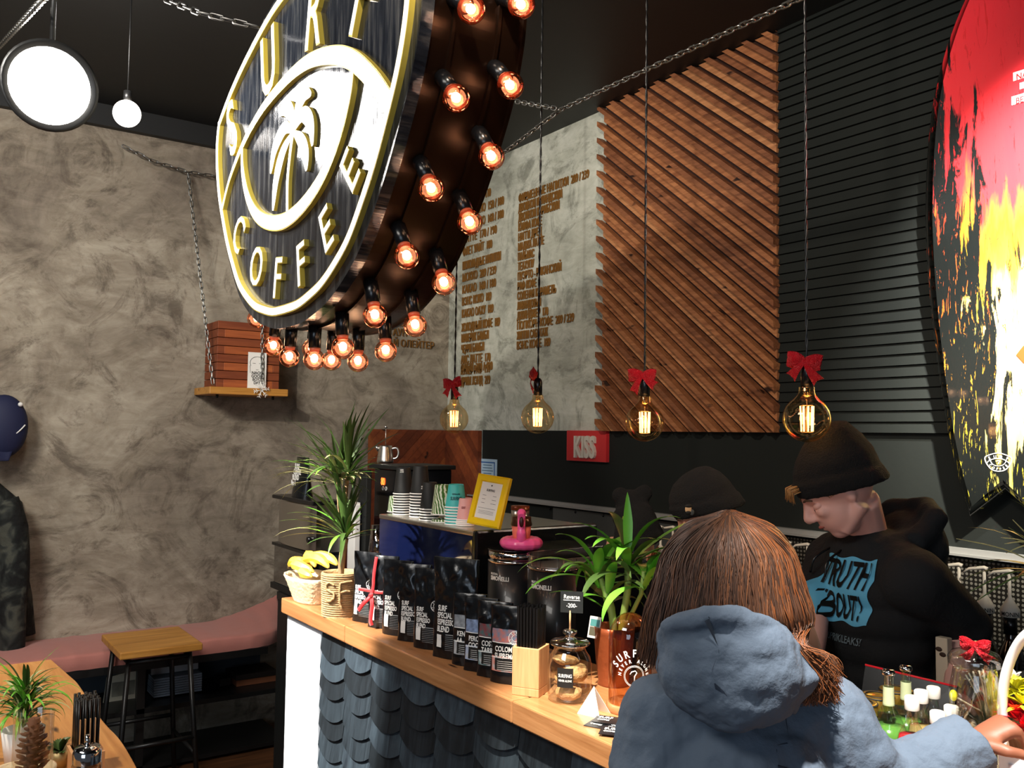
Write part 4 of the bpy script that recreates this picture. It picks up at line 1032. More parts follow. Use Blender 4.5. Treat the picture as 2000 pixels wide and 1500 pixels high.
# copper vase + plant
CV = V((3.625, -1.628, ZT))
root = thing('copper_vase', 'copper glazed vase with bright green broad-leaved dracaena', 'potted plant', CV)
mb(M_copper).lathe([(0, 0), (.042, 0), (.043, .004), (.040, .008), (.047, .06), (.053, .135), (.055, .15), (.052, .15), (.049, .135), (.0, .12)], 44).build('vase', root)
b = mb(mat('stem_green', '86a04c', .5))
s1 = spl([(0, 0, .10), (.0, -.005, .17), (-.015, -.01, .22), (-.04, -.02, .28)], 4); s2 = spl([(.01, .01, .10), (.02, .015, .18), (.03, .02, .25), (.03, .02, .32)], 4)
b.tube(s1, [.010]*6+[.012]*3+[.008]*(len(s1)-9), 10); b.tube(s2, .0095, 10); b.tube([(.0, .01, .1), (.07, .03, .24), (.08, .03, .30)], .006, 8); b.build('stems', root)
b = MB(); rp_ = random.Random(21)
for ctr, n, L in ((V((-.04, -.02, .27)), 18, .19), (V((.03, .02, .31)), 17, .20), (V((-.01, -.01, .21)), 8, .15), (V((.08, .03, .28)), 9, .17)):
    for i in range(n):
        a = i*2.4+rp_.uniform(-.3, .3); e = R(rp_.uniform(10, 75)); b.use(rp_.choice([M_leaf, M_leaf, M_leafd])); b.leaf(ctr+V((0, 0, rp_.uniform(-.03, .02))), a, e, L*rp_.uniform(.7, 1.15), .030, rp_.uniform(.7, 2.2), 12, .2, rp_.uniform(-.3, .3))
b.use(M_leaf)
SR = math.atan2(RT.y, RT.x)
b.leaf(V((.03, .02, .31)), SR, R(42), .24, .034, .5, 12, .2); b.leaf(V((.03, .02, .31)), SR+PI/2, R(86), .19, .026, .1, 12, .2); b.leaf(V((-.04, -.02, .27)), SR+PI, R(35), .24, .026, 1.7, 12, .2); b.leaf(V((-.04, -.02, .26)), SR+PI+.3, R(20), .22, .024, 1.4, 12, .2)
b.build('leaves', root)
root = thing('photo_card', 'little landscape photo card tucked in the copper vase', 'card', CV+V((-.022, -.052, .128)))
Mc = Matrix.Rotation(math.atan2(CAM.y-CV.y, CAM.x-CV.x)+PI/2, 4, 'Z') @ Matrix.Rotation(R(8), 4, 'Y')
b = mb(M_paper); b.M = Mc; b.box((0, 0, .02), (.030, .0016, .056)); b.build('card', root)
b = mb(mat('photo_sea', '4f8f8c', .5)); b.M = Mc; b.box((0, -.0012, .032), (.024, .0006, .018)); b.use(mat('photo_land', '5d5a48', .5)); b.box((0, -.0012, .010), (.024, .0006, .022)); b.build('picture', root)
# ================================================================ COFFEE MACHINE
MX0, MX1, MY, MZ = 1.95, 2.717, -1.475, 1.452
root = thing('espresso_machine', 'large espresso machine with glossy dark blue glass back panel behind the bags', 'coffee machine', (MX0, MY, .95))
o2 = Matrix.Translation((-MX0, -MY, -.95))
M_bluegl = mat('blue_glass_panel', '0b1230', .06, coat=1, spec=.8)
b = mb(M_blkgl); b.M = o2; b.box2((MX0+.01, MY+.01, .99), (MX1-.01, MY+.56, MZ-.03)); b.build('body', root, bevel=.01)
b = mb(M_bluegl); b.M = o2; b.box2((MX0+.0, MY-.004, 1.0), (MX1-.03, MY+.01, MZ-.02)); b.build('back_panel', root)
b = mb(M_blkpl); b.M = o2; b.box2((MX1-.03, MY-.006, .99), (MX1+.0, MY+.56, MZ-.002)); b.build('side_trim', root, bevel=.008)
b = mb(M_steel); b.M = o2; b.box2((MX0-.002, MY-.008, MZ-.022), (MX1-.02, MY+.52, MZ-.004)); b.build('cup_tray', root, bevel=.004)
for sx_ in (.08, .66):
    for sy_ in (.06, .5): mb(M_steel).cyl((sx_, sy_, 0), (sx_, sy_, .045), .02, n=14).build('foot', root)
b = mb(mat('faint_print', '6a7488', .4)); b.text('VICTORIA', .045, T(.42, -.006, .26), .001, .8, .0); b.build('lettering', root)
TZ = MZ-.003
# cup stacks
def paper_cup(col, rim, h=.095, r=.040, r0=.028):
    pass
def cup_stack(name, label, px, py_base, ztop, n, mbody, rimc, r=.041, pitch=.0095, y=MY+.06, h=.10, inv=True, grp='cup stacks on the coffee machine', art=None, z0=None):
    z0 = TZ if z0 is None else z0
    P = at(px, 836, y=y); 
    for k in range(n):
        top = (k == n-1)
        rt = thing('paper_cup', label[0] if not top else label[1], 'cup', (P.x, y, z0+k*pitch), 0, grp if not top else None)
        b = mb(mbody); b.lathe([(r-.001, .004), (r*.70, h-.004), (r*.70-.003, h-.001), (r*.66, h-.006), (0, h-.006)] if top else [(r-.001, .004), (r-.0035, .013)], 28); b.build('sleeve', rt)
        b = mb(rimc); b.lathe([(r-.003, .0), (r+.001, .0), (r+.0018, .0022), (r+.001, .0048), (r-.002, .005)], 28)
        b.build('rim', rt)
    return rt, P
M_palmcup = None
def palmcup():
    m, nt, b = newmat('palm_print', .5); n = tex(nt, 'ShaderNodeTexWave', scale=(1, 1, 1), rot=(R(50), R(20), 0), Scale=30, Distortion=6, Detail=2)
    nt.links.new(ramp(nt, n.outputs['Fac'], [(.3, '3f6a24'), (.55, '7aa047'), (.75, 'e8ead8')]), b.inputs['Base Color']); return m
M_palmc = palmcup()
def zt(px, py, y): return at(px, py, y=y).z
for (nm, lab, px, ptop, ncup, mt, rim, r, h, y) in [
    ('a', 'black paper cups with white rims', 790, 912, 9, M_cupblk, M_whiteprint, .042, .115, MY+.07),
    ('b', 'black paper cups with white rims', 823, 909, 9, M_cupblk, M_whiteprint, .042, .118, MY+.08),
    ('c', 'black paper cups with white rims', 842, 941, 5, M_cupblk, M_whiteprint, .040, .110, MY+.045),
    ('d', 'palm leaf printed paper cups', 866, 946, 2, M_palmc, M_whiteprint, .042, .118, MY+.05),
    ('e', 'turquoise paper cups', 893, 945, 7, M_teal, M_whiteprint, .042, .090, MY+.055),
    ('f', 'pink paper cups', 912, 972, 4, M_pinkcup, M_whiteprint, .036, .085, MY+.07)]:
    zt_ = zt(px, ptop, y); pitch = max(.004, (zt_-h-TZ)/max(1, ncup-1))
    lo_ = {'a': 'black paper cup in the leftmost striped stack on the coffee machine', 'b': 'black paper cup in the tallest striped stack, second from left on the machine', 'c': 'black paper cup in the shorter striped stack left of the palm cup', 'd': 'palm leaf paper cup under the top palm cup on the machine', 'e': 'turquoise paper cup in the striped lower part of its stack', 'f': 'pink paper cup low in the stack behind the yellow frame'}[nm]
    hi_ = {'a': 'black paper cup upside down on top of the leftmost stack', 'b': 'black paper cup upside down on top of the tallest stack', 'c': 'black paper cup upside down on top of the shorter stack', 'd': 'upside-down paper cup printed with green palm leaves', 'e': 'turquoise upside-down paper cup with dark lettering topping its stack', 'f': 'pink upside-down paper cup topping the stack behind the yellow frame'}[nm]
    rt, P = cup_stack('s', (lo_, hi_), px, 0, 0, ncup, mt, rim, r, pitch, y, h, grp='cups in stack: '+lab+' '+{'a': 'leftmost', 'b': 'tallest', 'c': 'shorter'}.get(nm, ''))
    if nm == 'e':
        b = mb(mat('teal_ink', '14484a', .5)); W = lambda co, r=r, h=h: (lambda rr, a: ((rr-co.y)*math.cos(a), (rr-co.y)*math.sin(a), co.z))(r-(r*.3)*(co.z/h)+.0006, math.atan2(CAM.y-P.y, CAM.x-P.x)+co.x/r)
        b.text('SURFING', .018, None, .0006, .7, .02, 'CENTER', wrap=lambda c_: W(V((c_.x, c_.y, c_.z+.030)))); b.text('NEVER ALONE', .008, None, .0006, .7, .02, 'CENTER', wrap=lambda c_: W(V((c_.x, c_.y, c_.z+.050)))); b.build('lettering', rt)
    if nm == 'f':
        b = mb(mat('pink_ink', '8a2c30', .5)); W = lambda co, r=r, h=h: (lambda rr, a: ((rr-co.y)*math.cos(a), (rr-co.y)*math.sin(a), co.z))(r-(r*.3)*(co.z/h)+.0006, math.atan2(CAM.y-P.y, CAM.x-P.x)+co.x/r)
        b.text('SURF', .012, None, .0006, .7, .02, 'CENTER', wrap=lambda c_: W(V((c_.x-.010, c_.y, c_.z+.045)))); b.build('lettering', rt)
    if nm in 'ab':
        b = mb(M_whiteprint); W = lambda co, r=r, h=h: (lambda rr, a: ((rr-co.y)*math.cos(a), (rr-co.y)*math.sin(a), co.z))(r-(r*.3)*(co.z/h)+.0006, math.atan2(CAM.y-P.y, CAM.x-P.x)+co.x/r)
        zz = .100 if nm == 'a' else .03
        b.text('NEVER', .008, None, .0006, .8, .03, 'CENTER', wrap=lambda c_: W(V((c_.x+(-.01 if nm == 'a' else .014), c_.y, c_.z+zz)))); b.text('ALONE', .008, None, .0006, .8, .03, 'CENTER', wrap=lambda c_: W(V((c_.x+(-.01 if nm == 'a' else .014), c_.y, c_.z+zz-.008)))); b.build('lettering', rt)
    for s_ in () : pass
q = thing('paper_cup', 'small palm leaf paper cup at the left back corner of the machine top', 'cup', (at(771, 990, y=MY+.09).x, MY+.09, TZ)); mb(M_palmc).lathe([(.032, 0), (.024, .07), (.0, .07)], 24).build('sleeve', q); mb(M_whiteprint).lathe([(.030, .0), (.034, .0), (.034, .004), (.031, .005)], 24).build('rim', q)
# yellow frame
FB = at(942, 1030, y=MY+.05); 
root = thing('menu_display', 'bright yellow frame with a printed menu sheet leaning on the coffee machine', 'picture frame', (FB.x, MY+.05, TZ))
M_ = Matrix.Rotation(R(18), 4, 'Z') @ Matrix.Rotation(R(5), 4, 'Y') @ Matrix.Rotation(R(-14), 4, 'X')
fw, fh = .150, .188
b = mb(M_yellow); b.M = M_ @ Matrix.Translation((0, 0, .012))
def rr(w_, h_): return [(-w_/2, fh/2-h_/2), (w_/2, fh/2-h_/2), (w_/2, fh/2+h_/2), (-w_/2, fh/2+h_/2)]
L_ = [[b.av((x, y, z)) for x, z in rr(a, c)] for a, c, y in ((fw, fh, .010), (fw, fh, -.004), (fw-.012, fh-.012, -.009), (fw-.045, fh-.045, -.009), (fw-.056, fh-.056, -.002))]
for A_, B_ in zip(L_, L_[1:]):
    for k in range(4): b.af((A_[k], A_[(k+1) % 4], B_[(k+1) % 4], B_[k]), False)
b.af(L_[0][::-1]); b.build('frame', root)
b = mb(M_paper); b.M = M_ @ Matrix.Translation((0, 0, .012)); b.box((0, -.002, fh/2), (fw-.054, .002, fh-.054)); b.build('sheet', root)
b = mb(M_ink); Mq = M_ @ Matrix.Translation((0, -.0036, .012))
b.text('SURFING', .012, Mq @ T(0, 0, .128), .0004, .8, .02, 'CENTER'); b.M = Mq
b.box((0, 0, .065), (.08, .0004, .001)); b.ball((0, 0, .150), (.003, .0005, .003), 8, 6)
for i in range(3):
    for s in (-1, 1): b.box((s*.024, 0, .112-i*.014), (.016+.004*(i if s > 0 else 0), .0004, .0012))
for i in range(3): b.box((0, 0, .055-i*.005), (.07, .0004, .0008))
b.build('print', root)
# ================================================================ GRINDERS WITH HOPPERS
def grinder(label, xc, yf, zt_, lidmat, clear):
    root = thing('coffee_grinder', label, 'grinder', (xc, yf, .95)); hw = .098; L = .40
    def stad(k, n=20): return [((hw-k)*math.sin(R(-90+180*i/n)), -(hw-k)*math.cos(R(-90+180*i/n))+hw) for i in range(n+1)]+[(hw-k, L), (-hw+k, L)]
    def extr(b, k, z0, z1, cap=True):
        P = stad(k); a = [b.av((x, y, z0)) for x, y in P]; c = [b.av((x, y, z1)) for x, y in P]; N = len(P)
        for i in range(N): b.af((a[i], a[(i+1) % N], c[(i+1) % N], c[i]), i < N-3)
        if cap: b.af(c, False); b.af(a[::-1], False)
    Z = zt_-.95
    b = mb(mat('grinder_black', '101216', .35, coat=.2)); extr(b, .0, .0, Z-.045); b.build('body', root)
    b = mb(M_chrome); extr(b, -.002, Z-.045, Z-.036); b.build('rim_band', root)
    b = mb(lidmat); extr(b, .0, Z-.036, Z-.004, not clear); b.build('hopper_tray', root)
    b = mb(M_steel if clear else M_blkgl)
    if clear: extr(b, .012, Z-.036, Z-.033)
    else: extr(b, -.003, Z-.004, Z)
    b.build('lid' if not clear else 'tray_floor', root)
    if clear:
        b = mb(M_glass); P = stad(-.001); 
        b.tube([(x, y, Z-.002) for x, y in P], .0022, 6, closed=True)
        for f in range(0, 21, 4): x, y = P[f]; b.box((x*.985, (y-hw)*.985+hw, Z-.018), (.002, .002, .03))
        b.build('clear_rim', root)
    W = lambda co: ((hw-co.y+.0006)*math.cos(-PI/2+.55+co.x/hw), hw+(hw-co.y+.0006)*math.sin(-PI/2+.55+co.x/hw), co.z)
    b = mb(M_whiteprint); b.text('NUOVA', .011, None, .0006, .9, .02, wrap=lambda c_: W(V((c_.x-.062, c_.y, c_.z+Z-.085)))); b.text('SIMONELLI', .020, None, .0006, .82, .03, wrap=lambda c_: W(V((c_.x-.062, c_.y, c_.z+Z-.102)))); b.build('lettering', root); return root
grinder('black rounded coffee grinder carrying the pink flamingo float', at(1008, 1080, y=-1.40).x, -1.498, 1.402, M_chrome, False)
grinder('black rounded coffee grinder with clear open hopper tray behind the cookie jar', at(1089, 1098, y=-1.40).x, -1.498, 1.408, M_glassT, True)
# flamingo
fx = at(1018, 1062, z=1.425)
FX = V((at(1018, 1060, y=-1.41).x, -1.41, 1.403))
root = thing('flamingo_float', 'inflatable pink flamingo drink float on the first grinder', 'toy', FX)
b = mb(M_flam); N = 40
def torus(u, v): a = u*2*PI; c_ = v*2*PI; R0, r0 = .050, .024; puff = 1+.04*math.cos(a*14); return ((R0+r0*math.cos(c_)*puff)*math.cos(a), (R0+r0*math.cos(c_)*puff)*math.sin(a), .021+r0*.85*math.sin(c_)*puff)
b.grid(torus, 80, 18); b.build('ring', root)
fd = V((CAM.x-FX.x, CAM.y-FX.y, 0)).normalized(); 
b = mb(M_flam); b.tube(spl([fd*.052+V((0, 0, .03)), fd*.062+V((0, 0, .06)), fd*.058+V((0, 0, .09)), fd*.052+V((0, 0, .115)), fd*.062+V((0, 0, .128)), fd*.082+V((0, 0, .118))], 6), [.016]*8+[.0135]*12+[.015]*6+[.012]*5, 12); b.build('neck_and_head', root)
b = mb(mat('beak_dark', '3a0d14', .4)); b.ball(fd*.085+V((0, 0, .100)), (.008, .008, .018), 12, 8); b.build('beak', root)
q = thing('cup_with_lid', 'coral paper cup with dark copper lid sitting in the flamingo float', 'cup', FX+V((0, 0, .006)))
mb(M_coral).lathe([(0, 0), (.026, 0), (.034, .075), (0, .075)], 28).build('cup_body', q); mb(mat('lid_copper', '4a2c1a', .3, .5)).lathe([(.036, .074), (.037, .080), (.034, .090), (.033, .105), (.0, .107)], 28).build('lid', q)
q = thing('metal_tin', 'small copper and steel tins behind the yellow frame', 'tin', (2.62, -1.22, TZ)); mb(M_steel).lathe([(0, 0), (.035, 0), (.035, .06), (0, .06)], 24).build('body', q); mb(M_copper).lathe([(.036, .06), (.036, .075), (0, .076)], 24).build('lid', q)
# ================================================================ LEFT BACK GROUP
BY = -1.46
root = thing('juicer_box', 'stainless two-tier box with clear front drawer left of the dracaena', 'dispenser', (.80, BY, .951))
X0, X1 = at(541, 1100, y=BY).x, at(619, 1090, y=BY).x
X0 += .0; xm = (X0+X1)/2; ww = X1-X0; root.location = (xm, BY, .951)
zt_ = at(560, 968, y=BY).z-.951
def boxy(b, x0, y0, z0, x1, y1, z1): b.box2((x0, y0, z0), (x1, y1, z1))
b = mb(M_steel); b.grid(lambda u, v: (-ww/2+ww*.03+(ww*.94)*u, .0-.03*math.sin(PI*u)**.5, zt_*.50+v*zt_*.45), 20, 2); boxy(b, -ww/2, .02, zt_*.48, ww/2, .12, zt_*.96); b.build('upper_body', root)
mb(M_blkpl).box2((-ww/2-.01, -.035, zt_*.96), (ww/2+.01, .13, zt_)).build('top', root, bevel=.004)
mb(M_blkpl).box2((-ww/2-.005, -.03, zt_*.46), (ww/2+.005, .12, zt_*.49)).build('divider', root)
b = mb(glass('smoked_drawer', '8d8d8d', .3, .2)); boxy(b, -ww/2+.01, -.02, .03, ww/2-.01, .0, zt_*.46); b.build('clear_drawer', root)
mb(M_blk).box2((-ww/2, .02, .0), (ww/2, .12, zt_*.46)).box2((-ww/2-.01, -.03, .0), (ww/2+.01, .12, .03)).build('lower_body', root)
b = mb(M_chrome); b.tube([(ww*.1, -.028, .06), (ww*.1, -.028, zt_*.38), (ww*.42, -.028, zt_*.38), (ww*.42, -.028, .06)], .004, 6); b.build('drawer_handle', root)
mb(M_blkpl).cyl((ww*.44, -.04, zt_*.62), (ww*.44, -.01, zt_*.62), .014, n=14).build('knob', root)
kb = thing('coffee_bag', 'black bag with white print standing on the stainless box', 'coffee bag', (at(590, 966, y=BY+.06).x, BY+.06, .951+zt_)); hb = at(590, 893, y=BY+.06).z-.951-zt_
b = mb(M_foil); b.grid(lambda u, v: (.085*math.cos(2*PI*u)*(1-.0*v), .05*(1-v*.9)*math.sin(2*PI*u), v*hb), 30, 10); b.build('pouch', kb)
b = mb(M_whiteprint); 
for i in range(4): b.text(('SURF', 'COFFEE', 'BLEND', 'No 1')[i], .040, T(-.055, -.05*(1-(.70-i*.14)*.9)-.004, hb*(.70-i*.14)), .001, .75, .02)
b.build('print', kb)
for (nm, lab, px0, px1, pt, pb, y, m_) in (('pink_canister', 'pink rectangular canister behind the dracaena leaves', 617, 646, 1019, 1085, -1.30, mat('pink_tin', 'e08a86', .5)), ('paper_bag', 'white paper bag behind the dracaena leaves', 678, 694, 986, 1075, -1.3, M_white), ('storage_box', 'black upright box between the white bag and the kettle boiler', 696, 716, 922, 1085, -1.26, M_blk)):
    A_ = at(px0, pb, y=y); B_ = at(px1, pt, y=y); r0 = thing(nm, lab, nm.split('_')[1], ((A_.x+B_.x)/2, y+.05, .951)); w_ = B_.x-A_.x
    mb(m_).box2((-w_/2, -.05, 0), (w_/2, -.05+(.10 if nm == 'pink_canister' else .03), B_.z-.951)).build('body', r0, bevel=.004)
    mb(M_blkpl if nm != 'paper_bag' else M_white).box2((-w_/2+.004, -.048, B_.z-.951), (w_/2-.004, -.022, B_.z-.941)).build('lid', r0)
# boiler with kettle
y = -1.1; A_ = at(728, 1080, y=y); B_ = at(775, 918, y=y); zb_ = B_.z-.951; xw0 = A_.x; w_ = B_.x-A_.x
root = thing('water_boiler', 'black hot water boiler with glowing red 80 display', 'boiler', ((xw0+B_.x)/2, y+.15, .951))
mb(M_blkgl).box2((-w_/2, -.15, 0), (w_/2+.04, .15, zb_)).build('housing', root, bevel=.006)
mb(M_blk).box2((-w_/2-.03, -.17, zb_), (w_/2+.05, .17, zb_+.022)).build('top_plate', root, bevel=.004)
Dp = at(754, 940, y=y-.002)
b = mb(M_led); b.text('80', .052, T(Dp.x-root.location.x-.035, -.153, Dp.z-.951-.02), .002, .8, .012, 'CENTER'); b.build('display', root)
Dq = at(751, 954, y=y-.002)
for s in (-1, 1): mb(M_whiteprint).tube([(Dq.x-root.location.x+s*.017+.009*math.cos(k*PI/6), -.152, Dq.z-.951+.009*math.sin(k*PI/6)) for k in range(12)], .0025, 6, closed=True).build('button', root)
K = thing('kettle', 'polished steel kettle with thin plunger rod on the water boiler', 'kettle', (at(752, 918, y=y+.1).x, y+.10, .951+zb_+.023))
kh = at(750, 870, y=y+.1).z-K.location.z; kr = .042
b = mb(M_steel).lathe([(0, 0), (kr*1.02, 0), (kr*1.08, .01), (kr*1.05, kh*.2), (kr*.86, kh*.9), (kr*.84, kh), (kr*.80, kh), (kr*.82, kh*.9), (0, kh*.85)], 40); b.build('body', K)
b = mb(M_steel); b.M = Matrix.Rotation(math.atan2(RT.y, RT.x), 4, 'Z'); b.tube(spl([(kr*.85, 0, kh*.82), (kr*1.45, .0, kh*.86), (kr*1.70, 0, kh*.6), (kr*1.5, 0, kh*.32), (kr*1.02, 0, kh*.25)], 6), .006, 8); b.build('handle', K)
b = mb(M_steel); b.M = Matrix.Rotation(math.atan2(RT.y, RT.x), 4, 'Z'); b.tube([(-kr*.8, 0, kh*.75), (-kr*1.35, 0, kh*.98)], [.014, .008], 10); b.build('spout', K)
rz_ = at(750, 834, y=y+.1).z-K.location.z
b = mb(M_steel); b.tube([(0, 0, kh*.85), (0, 0, rz_)], .002, 6); b.ball((0, 0, rz_), .010, 12, 8); b.build('plunger_rod', K)
# tower of clear cups
y = MY+.02; A_ = at(744, 1075, y=y); xt = at(746, 970, y=y)
zb0 = .951
for k in range(14):
    zz = zb0+k*.024; 
    if k < 13 and zz > 1.36: break
n_ = 15
for k in range(n_):
    zz = zb0+k*.0235; r0 = thing('plastic_cup', 'clear plastic cup nested in the leaning tower beside the coffee machine' if k < n_-1 else 'topmost clear plastic cup of the tower beside the coffee machine', 'cup', (A_.x-.065+k*.0026, y-.0, zz), 0, 'clear cups in the tower' if k < n_-1 else None)
    b = mb(glass('clear_cup', 'dcdcdc', .35, .18) if k == 0 else bpy.data.materials['clear_cup']); b.lathe([(.040, .0), (.041, .004), (.038, .02)] if k < n_-1 else [(.040, 0), (.041, .004), (.030, .115), (.0, .117)], 24); b.build('cup_wall', r0)
# ================================================================ PEOPLE
_tx = {}
def cloud(scale):
    if scale not in _tx: t = bpy.data.textures.new('clouds', 'CLOUDS'); t.noise_scale = scale; t.noise_depth = 2; _tx[scale] = t
    return _tx[scale]
def organic(b, name, parent, voxel=.008, smooth=6, disp=(), loc=None):
    o = b.build(name, parent, loc=loc)
    m = o.modifiers.new('remesh', 'REMESH'); m.mode = 'VOXEL'; m.voxel_size = voxel; m.use_smooth_shade = True
    if smooth: m = o.modifiers.new('smooth', 'SMOOTH'); m.iterations = smooth; m.factor = .5
    for sc_, st in disp:
        m = o.modifiers.new('folds', 'DISPLACE'); m.texture = cloud(sc_); m.strength = st; m.mid_level = .5; m.texture_coords = 'LOCAL'
    return o
class Frame:
    def __init__(s, O, g): s.O = V((O[0], O[1], 0)); s.g = V((g[0], g[1], 0)).normalized(); s.l = V((-s.g.y, s.g.x, 0))
    def __call__(s, f, l, z): return s.g*f+s.l*l+V((0, 0, z))      # relative to the person's empty
    def rel(s, P): return V(P)-s.O
def hmat(g, pitch, roll=0):
    X = V((g[0], g[1], 0)).normalized(); Y = V((-X.y, X.x, 0)); Z = V((0, 0, 1))
    Xp = X*math.cos(pitch)+Z*math.sin(pitch); Zp = Y.cross(Xp)*-1 if False else Xp.cross(Y)
    return Matrix((Xp, Y, Zp)).transposed()
def add_head(b, C0, m, s=1.0):
    P = lambda x, y, z: C0+m @ V((x*s, y*s, z*s))
    b.ball(P(-.012, 0, .025), (.098*s, .076*s, .095*s), 28, 18, m)
    b.ball(P(.030, 0, -.035), (.062*s, .060*s, .080*s), 24, 16, m)
    b.ball(P(.052, 0, -.088), (.030*s, .030*s, .024*s), 16, 10, m)        # chin
    b.tube([P(-.02, .05, -.05), P(.055, .022, -.092)], [.026*s, .020*s], 10); b.tube([P(-.02, -.05, -.05), P(.055, -.022, -.092)], [.026*s, .020*s], 10)
    b.tube([P(.083, 0, .025), P(.098, 0, .0), P(.112, 0, -.022)], [.010*s, .011*s, .013*s], 10)  # nose ridge
    b.ball(P(.101, .010, -.026), .0095*s, 10, 8); b.ball(P(.101, -.010, -.026), .0095*s, 10, 8); b.ball(P(.109, 0, -.023), .011*s, 10, 8)
    b.tube([P(.073, .035, .030), P(.084, .0, .028), P(.073, -.035, .030)], .012*s, 8)             # brow
    b.ball(P(.068, .033, -.018), (.022*s, .022*s, .016*s), 12, 8); b.ball(P(.068, -.033, -.018), (.022*s, .022*s, .016*s), 12, 8)  # cheeks
    b.tube([P(.075, .020, -.052), P(.090, .0, -.050), P(.075, -.020, -.052)], .0078*s, 8)
    b.tube([P(.072, .018, -.062), P(.086, .0, -.063), P(.072, -.018, -.062)], .0085*s, 8)
    for sg in (-1, 1): b.ball(P(-.010, sg*.070, -.012), (.014*s, .007*s, .024*s), 12, 8, m)
def face_bits(root, C0, m, s=1.0, brow='4a3220', eyes=True):
    P = lambda x, y, z: C0+m @ V((x*s, y*s, z*s))
    for sg in (-1, 1):
        if not eyes:
            b = mb(M_ink); b.tube([P(.0835, sg*.020, -.004), P(.0845, sg*.030, -.009), P(.078, sg*.043, -.005)], [.0012, .0018, .001], 6); b.build('eyelashes', root)
            b = mb(M_skin2); b.ball(P(.070, sg*.031, .002), (.0145, .0165, .0115), 14, 10, m); b.build('eyelid', root)
            b = mb(mat('brow_'+brow, brow, .8)); b.tube([P(.078, sg*.050, .024), P(.089, sg*.034, .031), P(.093, sg*.016, .028)], [.002*s, .0035*s, .003*s], 6); b.build('eyebrow', root); continue
        b = mb(M_white); b.ball(P(.069, sg*.031, .004), .0105*s, 12, 8); b.use(M_ink); b.ball(P(.0765, sg*.032, -.002), .0045*s, 10, 6); b.build('eye', root)
        b = mb(M_skin); b.grid(lambda u, v: P(.070+.0135*math.cos(R(-35+v*80))*math.cos((u-.5)*2.2), sg*.031+.0155*math.sin((u-.5)*2.2), .008+.0135*math.sin(R(-38+v*125))), 10, 6); b.build('eyelid', root)
        b = mb(mat('brow_'+brow, brow, .8)); b.tube([P(.078, sg*.050, .030), P(.088, sg*.034, .037), P(.092, sg*.016, .034)], [.002*s, .0035*s, .003*s], 6); b.build('eyebrow', root)
    b = mb(mat('lip_pink', 'b5685e', .45)); b.tube([P(.079, .021, -.056), P(.0945, 0, -.0545), P(.079, -.021, -.056)], [.002*s, .0058*s, .002*s], 8); b.build('lips', root)
def hand(b, W, d, n, s=1.0, curl=.5, thumb=1):
    d = V(d).normalized(); n = V(n).normalized(); sd = d.cross(n).normalized()
    b.tube([W-d*.03, W, W+d*.045*s, W+d*.085*s], [.025*s, .026*s, .033*s, .034*s], 12, flat=.55)
    for i, (off, L, r_) in enumerate(((-.030, .072, .0088), (-.010, .082, .0092), (.010, .078, .009), (.029, .062, .008))):
        p = W+d*.085*s+sd*off*s; dd = (d+sd*off*4).normalized(); pts = [W+d*.05*s+sd*off*s*.8, p]; c = curl*(1+.12*i)
        for k in range(3): dd = (dd*math.cos(c*.75)-n*math.sin(c*.75)).normalized(); nn = n; p = p+dd*L*s*(.42, .32, .26)[k]; pts.append(p.copy()); n_ = n
        b.tube(pts, [r_*s*1.1, r_*s*1.05, r_*s, r_*s*.92, r_*s*.78], 8)
    t0 = W+d*.02*s-sd*.024*s*thumb; b.tube([t0, t0+(d*.6-sd*thumb*.8-n*.3).normalized()*.035*s, t0+(d*.6-sd*thumb*.8-n*.3).normalized()*.035*s+(d*.85-sd*.2*thumb-n*.5).normalized()*.042*s], [.013*s, .0115*s, .009*s], 8)
def beanie(b, C0, m, s=1.0, slouch=.03, top=.155, fold=True):
    P = lambda x, y, z: C0+m @ V((x*s, y*s, z*s)); n = 32
    prof = [(0.0, .094, .026), (.018, .102, .030), (.040, .105, .045), (.075, .104, .075), (.105, .092, .105), (top*.88, .066, .130), (top*.97, .034, .150), (top, .001, .155)]
    rows = []
    tilt = R(-12)
    for i, (z, r_, _) in enumerate(prof):
        cxx = -.012-slouch*(z/top)**1.6
        row = []
        for k in range(n):
            a = 2*PI*k/n; x = r_*1.06*math.cos(a); y = r_*.86*math.sin(a); zz = z-.006+x*math.tan(R(22))*(1-z/top)
            w_ = 1+.012*math.sin(a*5+z*40)*(z/top); row.append(b.av(P(cxx+x*w_, y*w_, zz)))
        rows.append(row)
    b.af(rows[0][::-1], True)
    for A_, B_ in zip(rows, rows[1:]):
        for k in range(n): b.af((A_[k], A_[(k+1) % n], B_[(k+1) % n], B_[k]), True)
    b.af(rows[-1], True)
    if fold:
        for q in range(3):
            b.tube([P(-.012+.101*1.08*math.cos(2*PI*k/n), .101*.88*math.sin(2*PI*k/n), .0+q*.014+.101*math.cos(2*PI*k/n)*math.tan(R(22))) for k in range(n)], .0105*s, 8, closed=True)
